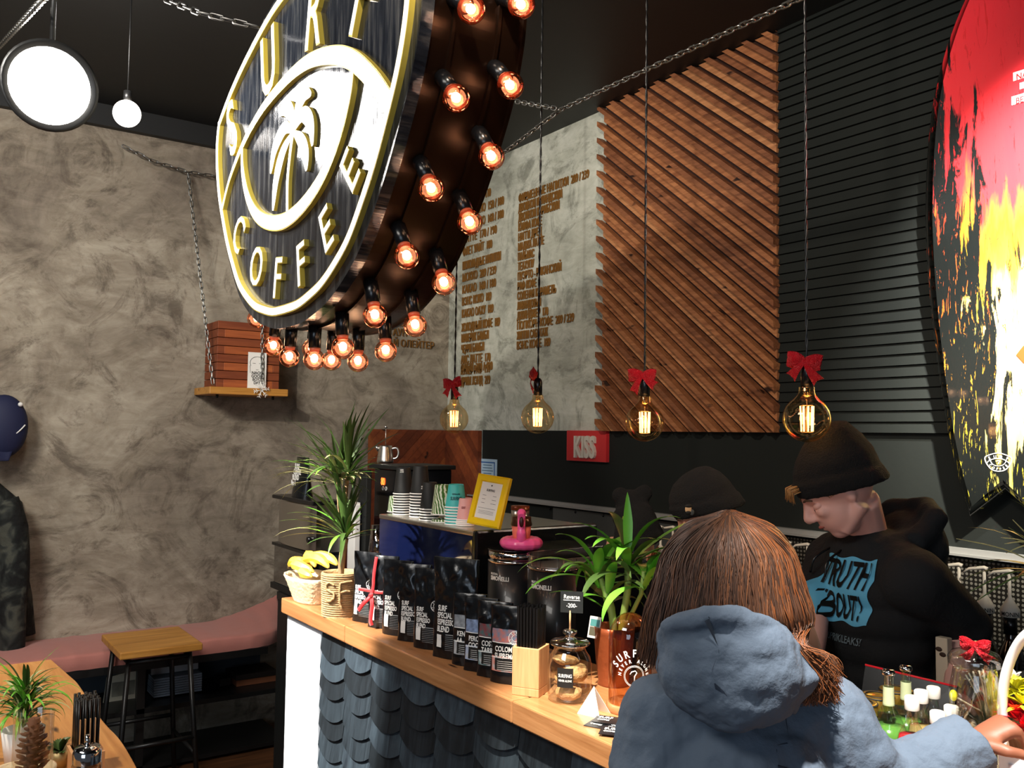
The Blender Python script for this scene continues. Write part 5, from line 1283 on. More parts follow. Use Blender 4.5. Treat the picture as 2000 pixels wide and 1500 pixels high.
def person_body(b, F, sh, el_l, wr_l, el_r, wr_r, C0, m, hs, hip=.92, torso_lean=0, neck=None, handn=(1, 0, 0), s=1.0, curls=(.5, .5), SS=None):
    SL, SR_ = SS if SS else (F(torso_lean, .17*s, sh), F(torso_lean, -.17*s, sh))
    NK = F(torso_lean, 0, sh+.03*s)
    add_head(b, C0, m, hs)
    b.tube([NK-V((0, 0, .05)), NK+V((0, 0, .03)), C0+m @ V((-.03*hs, 0, -.05*hs))], [.065*s, .056*s, .055*s], 14)
    b.tube([F(0, 0, hip-.08), F(0, 0, hip+.05), F(torso_lean*.3, 0, hip+.2), F(torso_lean*.8, 0, sh-.14), F(torso_lean, 0, sh-.03)], [.145*s, .15*s, .135*s, .16*s, .13*s], 18, flat=.68) if False else None
    for k in range(6):
        t = k/5; z = hip-.05+(sh-.06-hip+.05)*t; b.ball(F(torso_lean*t, 0, z), (.085*s, (.13, .125, .115, .125, .13, .12)[k]*s, (.11 if k < 5 else .06)*s), 20, 12, Matrix((F.g, F.l, V((0, 0, 1)))).transposed())
    for S, E, W, h_, cu in ((SL, el_l, wr_l, 1, curls[0]), (SR_, el_r, wr_r, -1, curls[1])):
        b.tube([NK-V((0, 0, .06)), S], [.045*s, .042*s], 12); b.tube([S, (S+E)/2, E], [.042*s, .036*s, .032*s], 12); b.tube([E, (E*.6+W*.4), W], [.034*s, .035*s, .025*s], 12)
        b.ball(S, .043*s, 14, 10); b.ball(E, .033*s, 14, 10); hand(b, W, W-E, handn if isinstance(handn, tuple) and not isinstance(handn[0], tuple) else handn[0 if h_ > 0 else 1], s, cu, h_)
    for h_ in (1, -1):
        hp = F(0, .085*s*h_, hip-.04); kn = F(.02, .09*s*h_, hip*.52); an = F(0, .10*s*h_, .09)
        b.tube([hp, (hp+kn)/2, kn, (kn*.6+an*.4), an], [.095*s, .082*s, .06*s, .058*s, .042*s], 14); b.tube([an-F.g*.03+V((0, 0, -.04)), F(.17, .11*s*h_, .03)], [.04*s, .032*s], 10, flat=.8)
def trousers(root, F, hip, s, m_):
    b = mb(m_); b.ball(F(0, 0, hip), (.125*s, .175*s, .12*s), 20, 12, Matrix((F.g, F.l, V((0, 0, 1)))).transposed())
    for h_ in (1, -1):
        hp = F(0, .085*s*h_, hip-.04); kn = F(.02, .09*s*h_, hip*.52); an = F(0, .10*s*h_, .08); b.tube([hp, (hp+kn)/2, kn, an], [.108*s, .095*s, .078*s, .070*s], 14)
    organic(b, 'trousers', root, .014, 4)
    b = mb(M_blk)
    for h_ in (1, -1): b.tube([F(-.05, .10*s*h_, .04), F(.05, .105*s*h_, .045), F(.19, .115*s*h_, .035)], [.042*s, .048*s, .038*s], 12, flat=.85)
    b.build('shoes', root)
def px_at(px, py, t): return CAM+ray(px, py)*t
# ---------------------------------------------------------------- barista in printed hoodie
Pc = px_at(1722, 1130, 2.50); F = Frame(Pc, (-.42, -.91))
root = thing('person', 'person in black beanie and black hoodie with blue TRUTH print looking down behind the bar', 'person', F.O)
HC = F.rel(px_at(1636, 958, 2.44)); hm = hmat((-.66, -.75), R(-36))
elL, wrL = F.rel(px_at(1887, 1222, 2.36)), F.rel(px_at(1862, 1352, 2.24)); elR, wrR = F.rel(px_at(1596, 1178, 2.48)), F.rel(px_at(1582, 1330, 2.30))
b = mb(M_skin2); person_body(b, F, 1.455, elL, wrL, elR, wrR, HC, hm, 1.02, handn=(tuple(F.g), tuple(F.g)), torso_lean=.04)
organic(b, 'body', root, .0055, 3)
face_bits(root, HC, hm, 1.02, eyes=False)
b = mb(M_knit); beanie(b, HC+hm @ V((-.008, 0, .004)), hm, 1.02, .05, .165); organic(b, 'beanie', root, .006, 4, ((.08, .012),))
b = mb(M_hairb); q_ = random.Random(5)
for i in range(60):
    y = q_.uniform(-.04, .05); z = .055+q_.uniform(-.008, .012); p0 = HC+hm @ V((.088, y, z+.012)); b.tube([p0, p0+hm @ V((.020, q_.uniform(-.006, .006), .004)), p0+hm @ V((.030+q_.uniform(0, .01), q_.uniform(-.01, .01), -.018))], [.0016, .0014, .0004], 3)
for i in range(50):
    y = .068; x = q_.uniform(-.02, .045); p0 = HC+hm @ V((x, y+.012, .045)); b.tube([p0, p0+hm @ V((.0, .002, -.022)), p0+hm @ V((-.004, -.002, -.036))], [.0014, .0012, .0004], 3)
b.build('hair', root)
b = mb(M_hood)
fm = Matrix((F.g, F.l, V((0, 0, 1)))).transposed()
for k in range(9):
    t = k/8; z = .86+t*.60; b.ball(F(.04*t-.0, 0, z), ((.135, .145, .15, .145, .145, .15, .15, .145, .115)[k], (.185, .190, .19, .19, .195, .20, .20, .19, .15)[k], .10), 24, 14, fm)
NKr = F(.02, 0, 1.49)
for S, E, W, cuff in ((F(.03, .19, 1.43), elL, wrL, .24), (F(.03, -.19, 1.43), elR, wrR, .12)):
    b.tube([F(.03, 0, 1.47), S], [.085, .082], 14); b.ball(S, .085, 16, 12); b.tube([S, (S+E)/2, E], [.084, .074, .066], 16); b.ball(E, .066, 14, 10); b.tube([E, E+(W-E)*cuff], [.066, .056], 14)
# collar and hood mass behind the neck
b.tube([F(.085*math.cos(2*PI*k/20)+.03, .105*math.sin(2*PI*k/20), 1.505+.02*-math.cos(2*PI*k/20)) for k in range(20)], .036, 10, closed=True)
b.ball(F(-.09, -.0, 1.50), (.085, .125, .095), 22, 14, fm); b.ball(F(-.12, .0, 1.42), (.06, .11, .09), 20, 12, fm); b.tube([F(-.02, .12, 1.52), F(-.10, .10, 1.585), F(-.14, 0, 1.60), F(-.10, -.10, 1.585), F(-.02, -.12, 1.52)], [.030, .036, .038, .036, .030], 12)
organic(b, 'hoodie', root, .009, 5, ((.22, .028), (.07, .008)))
# chest print following the front of the hoodie
M_blupr = M_cyan
Mp = Matrix((F.l*-1, F.g*-1, V((0, 0, 1)))).transposed().to_4x4()
def chest(co, up=0): # x: viewer's right on chest (= -l) ; wrap onto torso ellipse
    x = -co.x; a = x/.185; return (-(math.sin(a))*.185*-1*-1, 0, 0)
def onch(x, z, off=.0):   # x towards the wearer's left (viewer's right)
    a = x/.20; t = max(0, min(1, (z-.86)/.58)); return F(.04*t+(.163+off)*math.cos(a), .200*math.sin(a), z)
from_z = 1.475
b = mb(M_blupr); cxp = .070; wpr, hpr = .175, .17
b.grid(lambda u, v: onch(cxp+(u-.5)*wpr+.004*math.sin(v*9), from_z-v*hpr+.004*math.sin(u*14), .004), 48, 30); o_ = b.build('blue_print', root)
b = mb(M_ink)
def ctext(b, s, size, x0, z0, xs, off=.02, o=.006): b.text(s, size, None, .0006, xs, off, 'CENTER', wrap=lambda c_: onch(x0+c_.x, z0+c_.z, o))
ctext(b, 'TRUTH', .100, cxp, from_z-.078, .47); ctext(b, 'VIBOUT!', .092, cxp, from_z-.158, .38); b.build('print_lettering', root)
b = mb(mat('grey_print', '8fa0a8', .7)); ctext(b, 'SUPRIKILEAKS!', .030, cxp-.0, from_z-.225, .62, .01, .005); b.build('small_lettering', root)
for o_ in [c for c in root.children if c.name.startswith(('blue_print', 'print_lettering', 'small_lettering'))]:
    sw = o_.modifiers.new('wrap', 'SHRINKWRAP'); sw.target = [c for c in root.children if c.name.startswith('hoodie')][0]; sw.wrap_method = 'PROJECT'
    sw.use_negative_direction = True; sw.use_positive_direction = True; sw.wrap_mode = 'ABOVE_SURFACE'; sw.offset = .003 if o_.name.startswith('blue') else .007
    sw.wrap_method = 'PROJECT'; sw.use_project_x = True; sw.use_project_y = False; sw.use_project_z = False
    Mg = Matrix((F.g, F.l, V((0, 0, 1)))).transposed(); inv = Mg.inverted()
    for v_ in o_.data.vertices: v_.co = inv @ v_.co
    o_.rotation_euler = Mg.to_euler()
b = mb(M_blkpl)
for s_ in (-1, 1): b.tube(spl([F(.14, s_*.03, 1.49), F(.185, s_*.035, 1.46), F(.195, s_*.04, 1.42)], 4), .0032, 6)
b.build('drawstrings', root)
trousers(root, F, .90, 1.0, M_blk)
# ---------------------------------------------------------------- middle barista
Pc = px_at(1415, 1120, 3.05); F = Frame(Pc, (-.60, -.80))
root = thing('person', 'person in black beanie with small face emblem bending behind the dark haired customer', 'person', F.O)
HC = F.rel(px_at(1376, 1003, 3.02)); hm = hmat((-.62, -.78), R(-34))
b = mb(M_skin); person_body(b, F, 1.39, F(.12, .22, 1.12), F(.26, .15, 1.03), F(.12, -.22, 1.12), F(.26, -.15, 1.03), HC, hm, .97, hip=.88, torso_lean=.05, handn=((0, 0, 1), (0, 0, 1)), s=.92)
organic(b, 'body', root, .006, 3); face_bits(root, HC, hm, .97)
b = mb(M_knit); beanie(b, HC+hm @ V((-.01, 0, .004)), hm, .98, .01, .155); organic(b, 'beanie', root, .006, 4, ((.08, .008),))
# emblem patch on the beanie brim
Ed = (px_at(1358, 990, 2.85)-F.O); Hn = (Ed-HC).normalized(); 
vd = (CAM-F.O-HC).normalized(); ux = RT; uz = UP
c0 = HC+hm @ V((-.01, 0, .07))+vd*.118+ux*(-.022)-uz*.055
b = mb(mat('patch_skin', 'c9a277', .7)); Mt = Matrix((ux, -vd, uz)).transposed().to_4x4(); Mt.translation = c0
b.M = Mt; b.ball((0, 0, .004), (.011, .003, .014), 14, 8); b.build('emblem_face', root)
b = mb(M_ink); b.M = Mt; b.ball((.001, -.0015, .015), (.012, .003, .006), 12, 8); b.ball((.0, -.002, -.007), (.009, .003, .006), 12, 8); b.build('emblem_beard', root)
b = mb(M_greyp); b.M = Mt; b.ball((.012, .0005, -.006), (.008, .002, .010), 12, 8); b.build('emblem_collar', root)
b = mb(M_hairr); q_ = random.Random(9)
for i in range(420):
    a = q_.uniform(-1, 1); p0 = HC+hm @ V((-.075+q_.uniform(-.015, .02), a*.060, q_.uniform(-.07, -.03))); 
    e = F(-.04+q_.uniform(-.05, .05), a*.10, 1.30+q_.uniform(-.08, .05)); mid = (p0+e)/2+V((0, 0, .03))-F.g*.03
    b.tube(spl([p0, mid, e], 4), .0018, 3, caps=False)
b.build('hair', root)
b = mb(M_hood); fm = Matrix((F.g, F.l, V((0, 0, 1)))).transposed()
for k in range(7):
    t = k/6; z = .84+t*.52; b.ball(F(.05*t, 0, z), (.14, (.17, .17, .165, .17, .18, .18, .15)[k], .10), 22, 12, fm)
for s_ in (1, -1): S = F(.04, .165*s_, 1.36); E = F(.12, .22*s_, 1.12); W = F(.26, .15*s_, 1.03); b.ball(S, .078, 14, 10); b.tube([F(.04, 0, 1.39), S], [.07, .075], 12); b.tube([S, E], [.076, .06], 14); b.ball(E, .06, 12, 8); b.tube([E, E+(W-E)*.7], [.06, .05], 14)
organic(b, 'sweatshirt', root, .011, 5, ((.2, .02),)); trousers(root, F, .86, .92, M_blk)
# ---------------------------------------------------------------- left barista
Pc = px_at(1222, 1150, 3.66); F = Frame(Pc, (-.25, -.97))
root = thing('person', 'person in tall floppy black beanie half hidden behind the green plant', 'person', F.O)
HC = F.rel(px_at(1243, 1062, 3.55)); hm = hmat((.10, -.99), R(-38))
b = mb(M_skin); person_body(b, F, 1.28, F(.10, .22, 1.06), F(.22, .15, 1.0), F(.10, -.22, 1.06), F(.22, -.15, 1.0), HC, hm, .95, hip=.84, torso_lean=.05, handn=((0, 0, 1), (0, 0, 1)), s=.9)
organic(b, 'body', root, .007, 3); face_bits(root, HC, hm, .95)
b = mb(M_knit); beanie(b, HC+hm @ V((-.01, 0, .0)), hm, .92, .06, .15)
tp = F.rel(px_at(1235, 988, 3.62)); b.ball(tp, (.070, .070, .065), 20, 14); b.ball(F.rel(px_at(1211, 968, 3.62)), .034, 14, 10); b.ball(F.rel(px_at(1257, 963, 3.62)), .036, 14, 10); b.ball(F.rel(px_at(1235, 1012, 3.58)), (.080, .080, .06), 20, 14)
organic(b, 'beanie', root, .007, 4, ((.07, .010),))
b = mb(M_hairr); 
for i in range(160):
    a = q_.choice([-1, 1]); p0 = HC+hm @ V((-.0+q_.uniform(-.04, .03), a*.068, q_.uniform(-.06, -.03))); e = F(.05+q_.uniform(-.03, .03), a*.10, 1.16+q_.uniform(-.05, .05)); b.tube(spl([p0, (p0+e)/2+F.l*a*.02, e], 4), .0018, 3, caps=False)
b.build('hair', root)
b = mb(M_hood); fm = Matrix((F.g, F.l, V((0, 0, 1)))).transposed()
for k in range(7):
    t = k/6; z = .80+t*.46; b.ball(F(.05*t, 0, z), (.13, (.16, .16, .16, .165, .17, .17, .14)[k], .09), 22, 12, fm)
for s_ in (1, -1): S = F(.04, .16*s_, 1.25); E = F(.10, .22*s_, 1.06); W = F(.22, .15*s_, 1.0); b.ball(S, .074, 14, 10); b.tube([F(.04, 0, 1.28), S], [.07, .072], 12); b.tube([S, E], [.072, .058], 14); b.ball(E, .058, 12, 8); b.tube([E, E+(W-E)*.75], [.058, .048], 14)
organic(b, 'sweatshirt', root, .011, 5, ((.2, .02),)); trousers(root, F, .82, .9, M_blk)
# ---------------------------------------------------------------- customer in blue parka
T0 = 1.41
Pc = px_at(1440, 1330, T0); F = Frame(Pc, (-.60, .80))
root = thing('person', 'customer with long brown hair in blue-grey hooded parka reaching over the bar', 'person', F.O)
HC = F.rel(px_at(1424, 1158, T0)); hm = hmat((-.55, .83), R(-20))
elL, wrL = F.rel(px_at(1268, 1590, T0-.02)), F.rel(px_at(1290, 1800, T0+.08)); elR, wrR = F.rel(px_at(1742, 1538, T0-.02)), F.rel(px_at(1893, 1456, T0-.0))
b = mb(mat('skin_tan', '84503a', .5)); person_body(b, F, 1.315, elL, wrL, elR, wrR, HC, hm, .93, hip=.84, handn=(tuple(F.g), (0, 0, 1)), s=.88, curls=(.4, 1.15), SS=(F.rel(px_at(1302, 1410, T0)), F.rel(px_at(1600, 1424, T0))))
organic(b, 'body', root, .0055, 3)
b = mb(M_denim); fm = Matrix((F.g, F.l, V((0, 0, 1)))).transposed()
for z, wx, dx in ((.70, .215, .135), (.78, .212, .135), (.86, .208, .135), (.94, .203, .135), (1.02, .198, .135), (1.10, .194, .135), (1.18, .188, .135), (1.24, .178, .13), (1.29, .150, .115)): b.ball(F(-.0, 0, z), (dx, wx, .10), 26, 14, fm)
SLp, SRp = F.rel(px_at(1300, 1402, T0)), F.rel(px_at(1604, 1416, T0))
b.tube([F(0, 0, 1.32), SLp], [.075, .072], 16); b.tube([F(0, 0, 1.32), SRp], [.078, .074], 16)
b.ball(SLp, .074, 18, 12); b.tube([SLp, (SLp+elL)/2, elL], [.074, .070, .066], 18); b.tube([elL, elL+(wrL-elL)*.9], [.07, .06], 16); b.ball(elL, .07, 14, 10)
b.ball(SRp, .076, 18, 12); b.tube([SRp, (SRp+elR)/2, elR], [.076, .064, .056], 18); b.ball(elR, .057, 16, 12)
b.tube([elR, elR+(wrR-elR)*.55, elR+(wrR-elR)*1.10], [.057, .056, .050], 18)
jk_ = organic(b, 'parka', root, .0065, 4, ((.14, .026), (.045, .016), (.018, .004)))
# hood lying on the back
b = mb(M_denim)
hc = lambda px, py, dt: F.rel(px_at(px, py, T0+dt))
b.ball(hc(1422, 1305, -.10), (.072, .110, .082), 28, 18, fm); b.ball(hc(1415, 1262, -.09), (.078, .106, .058), 26, 16, fm); b.ball(hc(1440, 1350, -.11), (.060, .085, .055), 24, 14, fm)
ring = [hc(1302, 1245, -.08), hc(1325, 1216, -.12), hc(1400, 1206, -.14), hc(1470, 1218, -.13), hc(1528, 1252, -.09), hc(1548, 1305, -.03), hc(1500, 1300, .10), hc(1420, 1280, .12), hc(1330, 1275, .08), hc(1300, 1260, -.02)]
b.tube(spl(ring, 4, True), .018, 10, closed=True)
b.tube([hc(1530, 1270, -.08), hc(1555, 1320, -.10), hc(1520, 1370, -.11)], [.03, .035, .03], 12)
hd_ = organic(b, 'hood', root, .0055, 4, ((.09, .016), (.035, .010), (.015, .003)))
def seam(P, nm='seam', r=.0010):
    b = mb(mat('seam_dark', '26303f', .9)); b.tube(spl(P, 26), r, 5); o_ = b.build(nm, root); return o_
for P, tg in (([hc(1400, 1215, -.22), hc(1398, 1270, -.24), hc(1388, 1330, -.24), hc(1410, 1395, -.22)], hd_), 
              ([hc(1578, 1330, -.12), hc(1574, 1380, -.16), hc(1580, 1440, -.2), hc(1600, 1500, -.2)], jk_), ([hc(1255, 1380, -.10), hc(1262, 1430, -.14), hc(1270, 1500, -.16)], jk_)):
    o_ = seam(P); sw = o_.modifiers.new('wrap', 'SHRINKWRAP'); sw.target = tg; sw.wrap_method = 'NEAREST_SURFACEPOINT'; sw.wrap_mode = 'ABOVE_SURFACE'; sw.offset = .0012
# hair: base volume and strands
b = mb(mat('hair_dark', '3a2417', .6))
b.ball(HC+V((0, 0, .012)), (.100, .100, .104), 28, 18); b.ball(hc(1425, 1165, -.02), (.085, .098, .085), 24, 16, fm); b.ball(hc(1450, 1215, -.0), (.08, .10, .08), 24, 16, fm)
b.tube([hc(1480, 1180, -.02), hc(1540, 1260, -.02), hc(1590, 1330, .0)], [.06, .05, .028], 14)
organic(b, 'hair_volume', root, .008, 6)
b = MB(); q_ = random.Random(31)
M_h2 = mat('hair_light', '74492e', .4); M_h3 = mat('hair_dark', '3a2417', .45); M_h4 = mat('hair_copper', '7a4524', .45)
vr = RT.copy(); vr.z = 0; vr.normalize(); vc = V((CAM.x-F.O.x, CAM.y-F.O.y, 0)).normalized()
def hp(phi, th, k=1.0): return HC+V((0, 0, .014))+(vr*math.sin(phi)*.109+vc*math.cos(phi)*.112)*math.sin(th)*k+V((0, 0, .113*math.cos(th)*k))
for i in range(3600):
    phi = q_.uniform(-2.2, 2.2) if q_.random() < .7 else q_.uniform(.5, 2.0)
    k = q_.uniform(.985, 1.045); dph = q_.uniform(-.12, .12); s0 = (.04 if phi > 0 else -.04)
    P = [hp(phi*.3+s0, R(q_.uniform(4, 22)), k), hp(phi*.75, R(38), k), hp(phi+dph*.3, R(62), k), hp(phi+dph, R(88), k*1.03)]
    p = hp(phi+dph, R(90), k*1.06); sd = math.sin(phi+dph); cdn = q_.uniform(0, 1)
    P.append(p+V((0, 0, -.05))+vr*sd*.012)
    if phi > .35:
        ln = q_.uniform(.15, 1); P.append(hc(1508+sd*52+q_.uniform(-16, 14), 1255, -.10+.12*cdn)); P.append(hc(1545+sd*62+q_.uniform(-34, 22), 1262+ln*92, -.11+.13*cdn)); P.append(P[-1]+V((0, 0, -.02))+vr*q_.uniform(-.01, .02))
    else: P.append(p+V((0, 0, -.10-.02*cdn))+vr*(sd*.016+q_.uniform(-.008, .008)))
    L_ = spl(P, 4); a_, f_, ph = q_.uniform(.0005, .005), q_.uniform(.2, .7), q_.uniform(0, 6)
    L_ = [p_+vr*a_*math.sin(ph+k_*f_)*min(1, k_/8) for k_, p_ in enumerate(L_)]
    b.use(q_.choice([M_hair, M_hair, M_h2, M_h3, M_h4, M_h4] if phi > .5 else [M_hair, M_hair, M_hair, M_h2, M_h3, M_h3])); n_ = len(L_)
    b.tube(L_, [.0012*(1-.75*(k_/n_)**3) for k_ in range(n_)], 3, caps=False)
b.build('hair', root)
trousers(root, F, .82, .9, mat('dark_jeans', '1b2230', .85))
# ================================================================ SYRUP BOTTLES
def syrup(px, y, glasscol, lab, hb=.285, rot=R(0), labcol='c9bda4'):
    P = at(px, 1100, y=y); z0 = .921; zt_ = 1.405
    root = thing('syrup_bottle', lab, 'bottle', (P.x, y, z0)); top = 1.405-z0; sh = 1.185-z0
    b = mb(glasscol); b.lathe([(0, .001), (.036, .001), (.038, .006), (.038, sh*.72), (.034, sh*.80), (.018, sh*.92), (.0145, sh), (.0145, sh+.02)], 28); b.build('glass_bottle', root)
    b = mb(mat('label_'+labcol, labcol, .7)); b.lathe([(.0386, .03), (.0386, sh*.60)], 28); b.build('label', root)
    b = mb(M_blkpl); b.lathe([(.0, sh+.0), (.020, sh), (.020, sh+.055), (0, sh+.055)], 20); b.build('collar', root)
    b = mb(M_pumpw); zb = sh+.055; b.lathe([(0, zb), (.029, zb), (.029, zb+.022), (.022, zb+.034), (.012, zb+.05), (.0055, zb+.062), (.0048, top-.03), (0, top-.03)], 24)
    q = Matrix.Rotation(rot, 3, 'Z'); b.tube([q @ V(p) for p in ((.010, 0, top-.026), (-.0, 0, top-.022), (-.045, 0, top-.030), (-.062, 0, top-.045))], [.010, .0095, .007, .006], 10, flat=.7); b.build('pump', root)
    b = mb(M_ink); W = cylwrap(.0296, math.atan2(CAM.y-y, CAM.x-P.x)); b.text('MONIN', .019, None, .0004, .85, .01, 'CENTER', wrap=lambda c_: W(V((c_.x, c_.y, c_.z+zb+.004)))); b.build('pump_lettering', root)
    b = mb(M_pumpw); b.tube([(0, 0, .05), (0, 0, sh+.02)], .0035, 8); b.build('dip_tube', root)
M_gclr = glass('syrup_clear', 'b9b49c', .2, .08); M_gamb = glass('syrup_amber', '8a6426', .2, .08); M_gdrk = glass('syrup_dark', '4a2f1c', .2, .1)
syrup(1290, -.30, M_gdrk, 'syrup bottle with white pump between the two staff in beanies, left one', rot=R(20))
syrup(1314, -.26, M_gclr, 'syrup bottle with white pump just left of the middle beanie', rot=R(20))
syrup(1541, -.27, M_gamb, 'syrup bottle with white pump right of the brown hair, left of two', rot=R(20))
syrup(1577, -.25, M_gdrk, 'syrup bottle with white pump right of the brown hair, nearest the hoodie', rot=R(20))
syrup(1873, -.26, M_gclr, 'syrup bottle with white pump partly hidden by the hoodie elbow', rot=R(20))
syrup(1922, -.26, M_gclr, 'clear syrup bottle with white pump, between the elbow and the amber bottle', rot=R(15))
syrup(1971, -.26, M_gamb, 'amber syrup bottle with white pump at the right edge below the surfboard', rot=R(15))
# small bean packet and box on the work counter near the barista
A_ = at(1820, 1245, y=-.98); B_ = at(1842, 1302, y=-.98)
root = thing('bean_packet', 'small cream packet with a coffee bean picture beside the barista', 'packet', ((A_.x+B_.x)/2, -.95, .951))
hh_ = A_.z-.951; w_ = (B_.x-A_.x)*1.1
mb(mat('cream_packet', 'cdbba2', .7)).box2((-w_/2, -.012, 0), (w_/2, .012, hh_)).build('packet', root, bevel=.002)
b = mb(mat('bean_print', '3a2418', .7)); b.ball((-.006, -.013, hh_-.03), (.009, .002, .006), 12, 8); b.ball((.004, -.013, hh_-.042), (.009, .002, .006), 12, 8); b.build('bean_picture', root)
A_ = at(1925, 1300, y=-.9)
root = thing('dark_box', 'black and kraft carton standing in front of the amber syrup bottle', 'box', (A_.x+.05, -.85, .951))
mb(M_blk).box2((-.045, -.05, 0), (.0, .05, .15)).build('side', root); mb(mat('kraft_box', 'a07c50', .8)).box2((.0, -.05, 0), (.12, .05, .15)).build('front', root)
# ================================================================ SURFBOARD
bx, bz0, bz1 = 3.868, 1.528, 3.52
lft = [(-.124, 1.528), (-.165, 1.66), (-.20, 1.82), (-.235, 2.05), (-.262, 2.3), (-.274, 2.5), (-.276, 2.67), (-.262, 2.9), (-.23, 3.1), (-.17, 3.28), (-.09, 3.43), (0, 3.52)]
LS = [(p.x, p.y) for p in spl([(x, z, 0) for x, z in lft], 5)]
out = LS+[(-x, z) for x, z in LS[-2::-1]]+[(0.0, 1.630)]
def board_mat():
    m, nt, b = newmat('painted_surfboard', .22, coat=.4)
    tc = nt.nodes.new('ShaderNodeTexCoord'); sp = nt.nodes.new('ShaderNodeSeparateXYZ'); nt.links.new(tc.outputs['Object'], sp.inputs[0])
    mr = nt.nodes.new('ShaderNodeMapRange'); mr.inputs[1].default_value = 0; mr.inputs[2].default_value = 2.0; nt.links.new(sp.outputs['Z'], mr.inputs[0])
    n0 = tex(nt, 'ShaderNodeTexNoise', scale=(9, 1, 1.4), Scale=1.4, Detail=6, Roughness=.6)
    ad = nt.nodes.new('ShaderNodeMath'); ad.operation = 'MULTIPLY_ADD'; ad.inputs[1].default_value = .55; nt.links.new(n0.outputs['Fac'], ad.inputs[0])
    sb = nt.nodes.new('ShaderNodeMath'); sb.operation = 'SUBTRACT'; sb.inputs[1].default_value = .27; nt.links.new(mr.outputs[0], sb.inputs[0]); nt.links.new(sb.outputs[0], ad.inputs[2])
    col = ramp(nt, ad.outputs[0], [(.0, 'e8d85a'), (.30, 'f4e0a0'), (.42, 'f6cf3a'), (.52, 'f08028'), (.60, 'ee3a40'), (1.0, 'ec2f3a')])
    # dark drips, heavier towards the left rail and the tail
    n1 = tex(nt, 'ShaderNodeTexNoise', scale=(16, 1, 2.2), Scale=1.3, Detail=7, Roughness=.62, Distortion=.5)
    mx = nt.nodes.new('ShaderNodeMapRange'); mx.inputs[1].default_value = -.30; mx.inputs[2].default_value = .05; mx.inputs[3].default_value = .30; mx.inputs[4].default_value = -.10; nt.links.new(sp.outputs['X'], mx.inputs[0])
    mz = nt.nodes.new('ShaderNodeMapRange'); mz.inputs[1].default_value = 0; mz.inputs[2].default_value = 1.75; mz.inputs[3].default_value = .22; mz.inputs[4].default_value = -.10; nt.links.new(sp.outputs['Z'], mz.inputs[0])
    a1 = nt.nodes.new('ShaderNodeMath'); nt.links.new(mx.outputs[0], a1.inputs[0]); nt.links.new(mz.outputs[0], a1.inputs[1])
    a2 = nt.nodes.new('ShaderNodeMath'); nt.links.new(a1.outputs[0], a2.inputs[0]); nt.links.new(n1.outputs['Fac'], a2.inputs[1])
    col = mix(nt, ramp(nt, a2.outputs[0], [(.58, '000000'), (.61, 'ffffff')]), col, '191c1b')
    n2 = tex(nt, 'ShaderNodeTexNoise', scale=(22, 1, 3), Scale=2.1, Detail=5, Roughness=.7, Distortion=2)
    col = mix(nt, ramp(nt, n2.outputs['Fac'], [(.60, '000000'), (.625, 'ffffff')]), col, ramp(nt, mr.outputs[0], [(.1, 'd8c83c'), (.35, 'e0702a'), (.6, 'd8282c')]))
    nt.links.new(col, b.inputs['Base Color']); addbump(nt, b, n2.outputs['Fac'], .15, .004); return m
root = thing('surfboard', 'surfboard painted red, yellow and black hanging on the black board wall at right', 'surfboard', (bx, -.05, bz0))
b = mb(board_mat()); n = len(out); rows = []
for k, ins, y in ((0, .0, -.012), (1, 0, -.020), (2, .004, -.030), (3, .014, -.038), (4, .04, -.046)):
    row = []
    for i in range(n):
        a = V(out[i-1]); c = V(out[(i+1) % n]); t = (c-a); t = t.normalized() if t.length > 1e-5 else V((1, 0)); nn = V((-t.y, t.x))
        p = V(out[i]); 
        # inward: towards axis
        q = p-V((p.x*ins/.276, (p.y-2.5)*ins/1.0)); row.append(b.av((q.x, y, q.y-bz0)))
    rows.append(row)
b.af(rows[0], False)
for A_, B_ in zip(rows, rows[1:]):
    for i in range(n): b.af((A_[i], A_[(i+1) % n], B_[(i+1) % n], B_[i]), True)
b.af(rows[-1][::-1], False)
b.build('board', root)
mb(M_blk).box2((-.05, .0-.012, .5), (.05, .048, .56)).box2((-.05, -.012, 1.5), (.05, .048, 1.56)).build('wall_bracket', root)
def shield_logo(b, M, s):
    L = [((x)*s, (z-2.62)*s) for x, z in LOOP]; L2 = [((x)*s, (z-2.62)*s) for x, z in inset(.05)]
    b.M = M; b.band(L, L2, -.001, 0); b.strip([(x*s, (z-2.62)*s) for x, z in up], .04*s, -.001, 0); b.strip([(x*s, (z-2.62)*s) for x, z in lo], .04*s, -.001, 0); b.M = None
    for ch, x, z, r in (('S', -.50, 2.85, 20), ('U', -.18, 2.93, 8), ('R', .17, 2.93, -8), ('F', .50, 2.85, -20)): b.text(ch, .25*s, M @ T(x*s, 0, (z-2.62)*s, ry=-R(r)) @ Matrix.Translation((0, 0, -.09*s)), .001, .9, .02, 'CENTER')
    for ch, x, z, r in (('C', -.44, 2.447, -42), ('O', -.27, 2.310, -24), ('F', -.08, 2.248, -7), ('F', .11, 2.252, 8), ('E', .29, 2.322, 25), ('E', .44, 2.450, 42)): b.text(ch, .19*s, M @ T(x*s, 0, (z-2.62)*s, ry=-R(r)) @ Matrix.Translation((0, 0, -.07*s)), .001, .9, .02, 'CENTER')
    b.M = M; b.strip([(0, -.10*s), (.03*s, 0), (.10*s, .06*s), (.0, .10*s), (-.10*s, .05*s)], .04*s, -.001, 0); b.M = None
Lg = at(1949, 903, y=-.1); b = mb(M_whiteprint); shield_logo(b, Matrix.Translation((Lg.x-bx, -.0475, Lg.z-bz0)), .060); b.build('shield_logo', root)
S1 = at(1990, 148, y=-.1); b = mb(M_whiteprint)
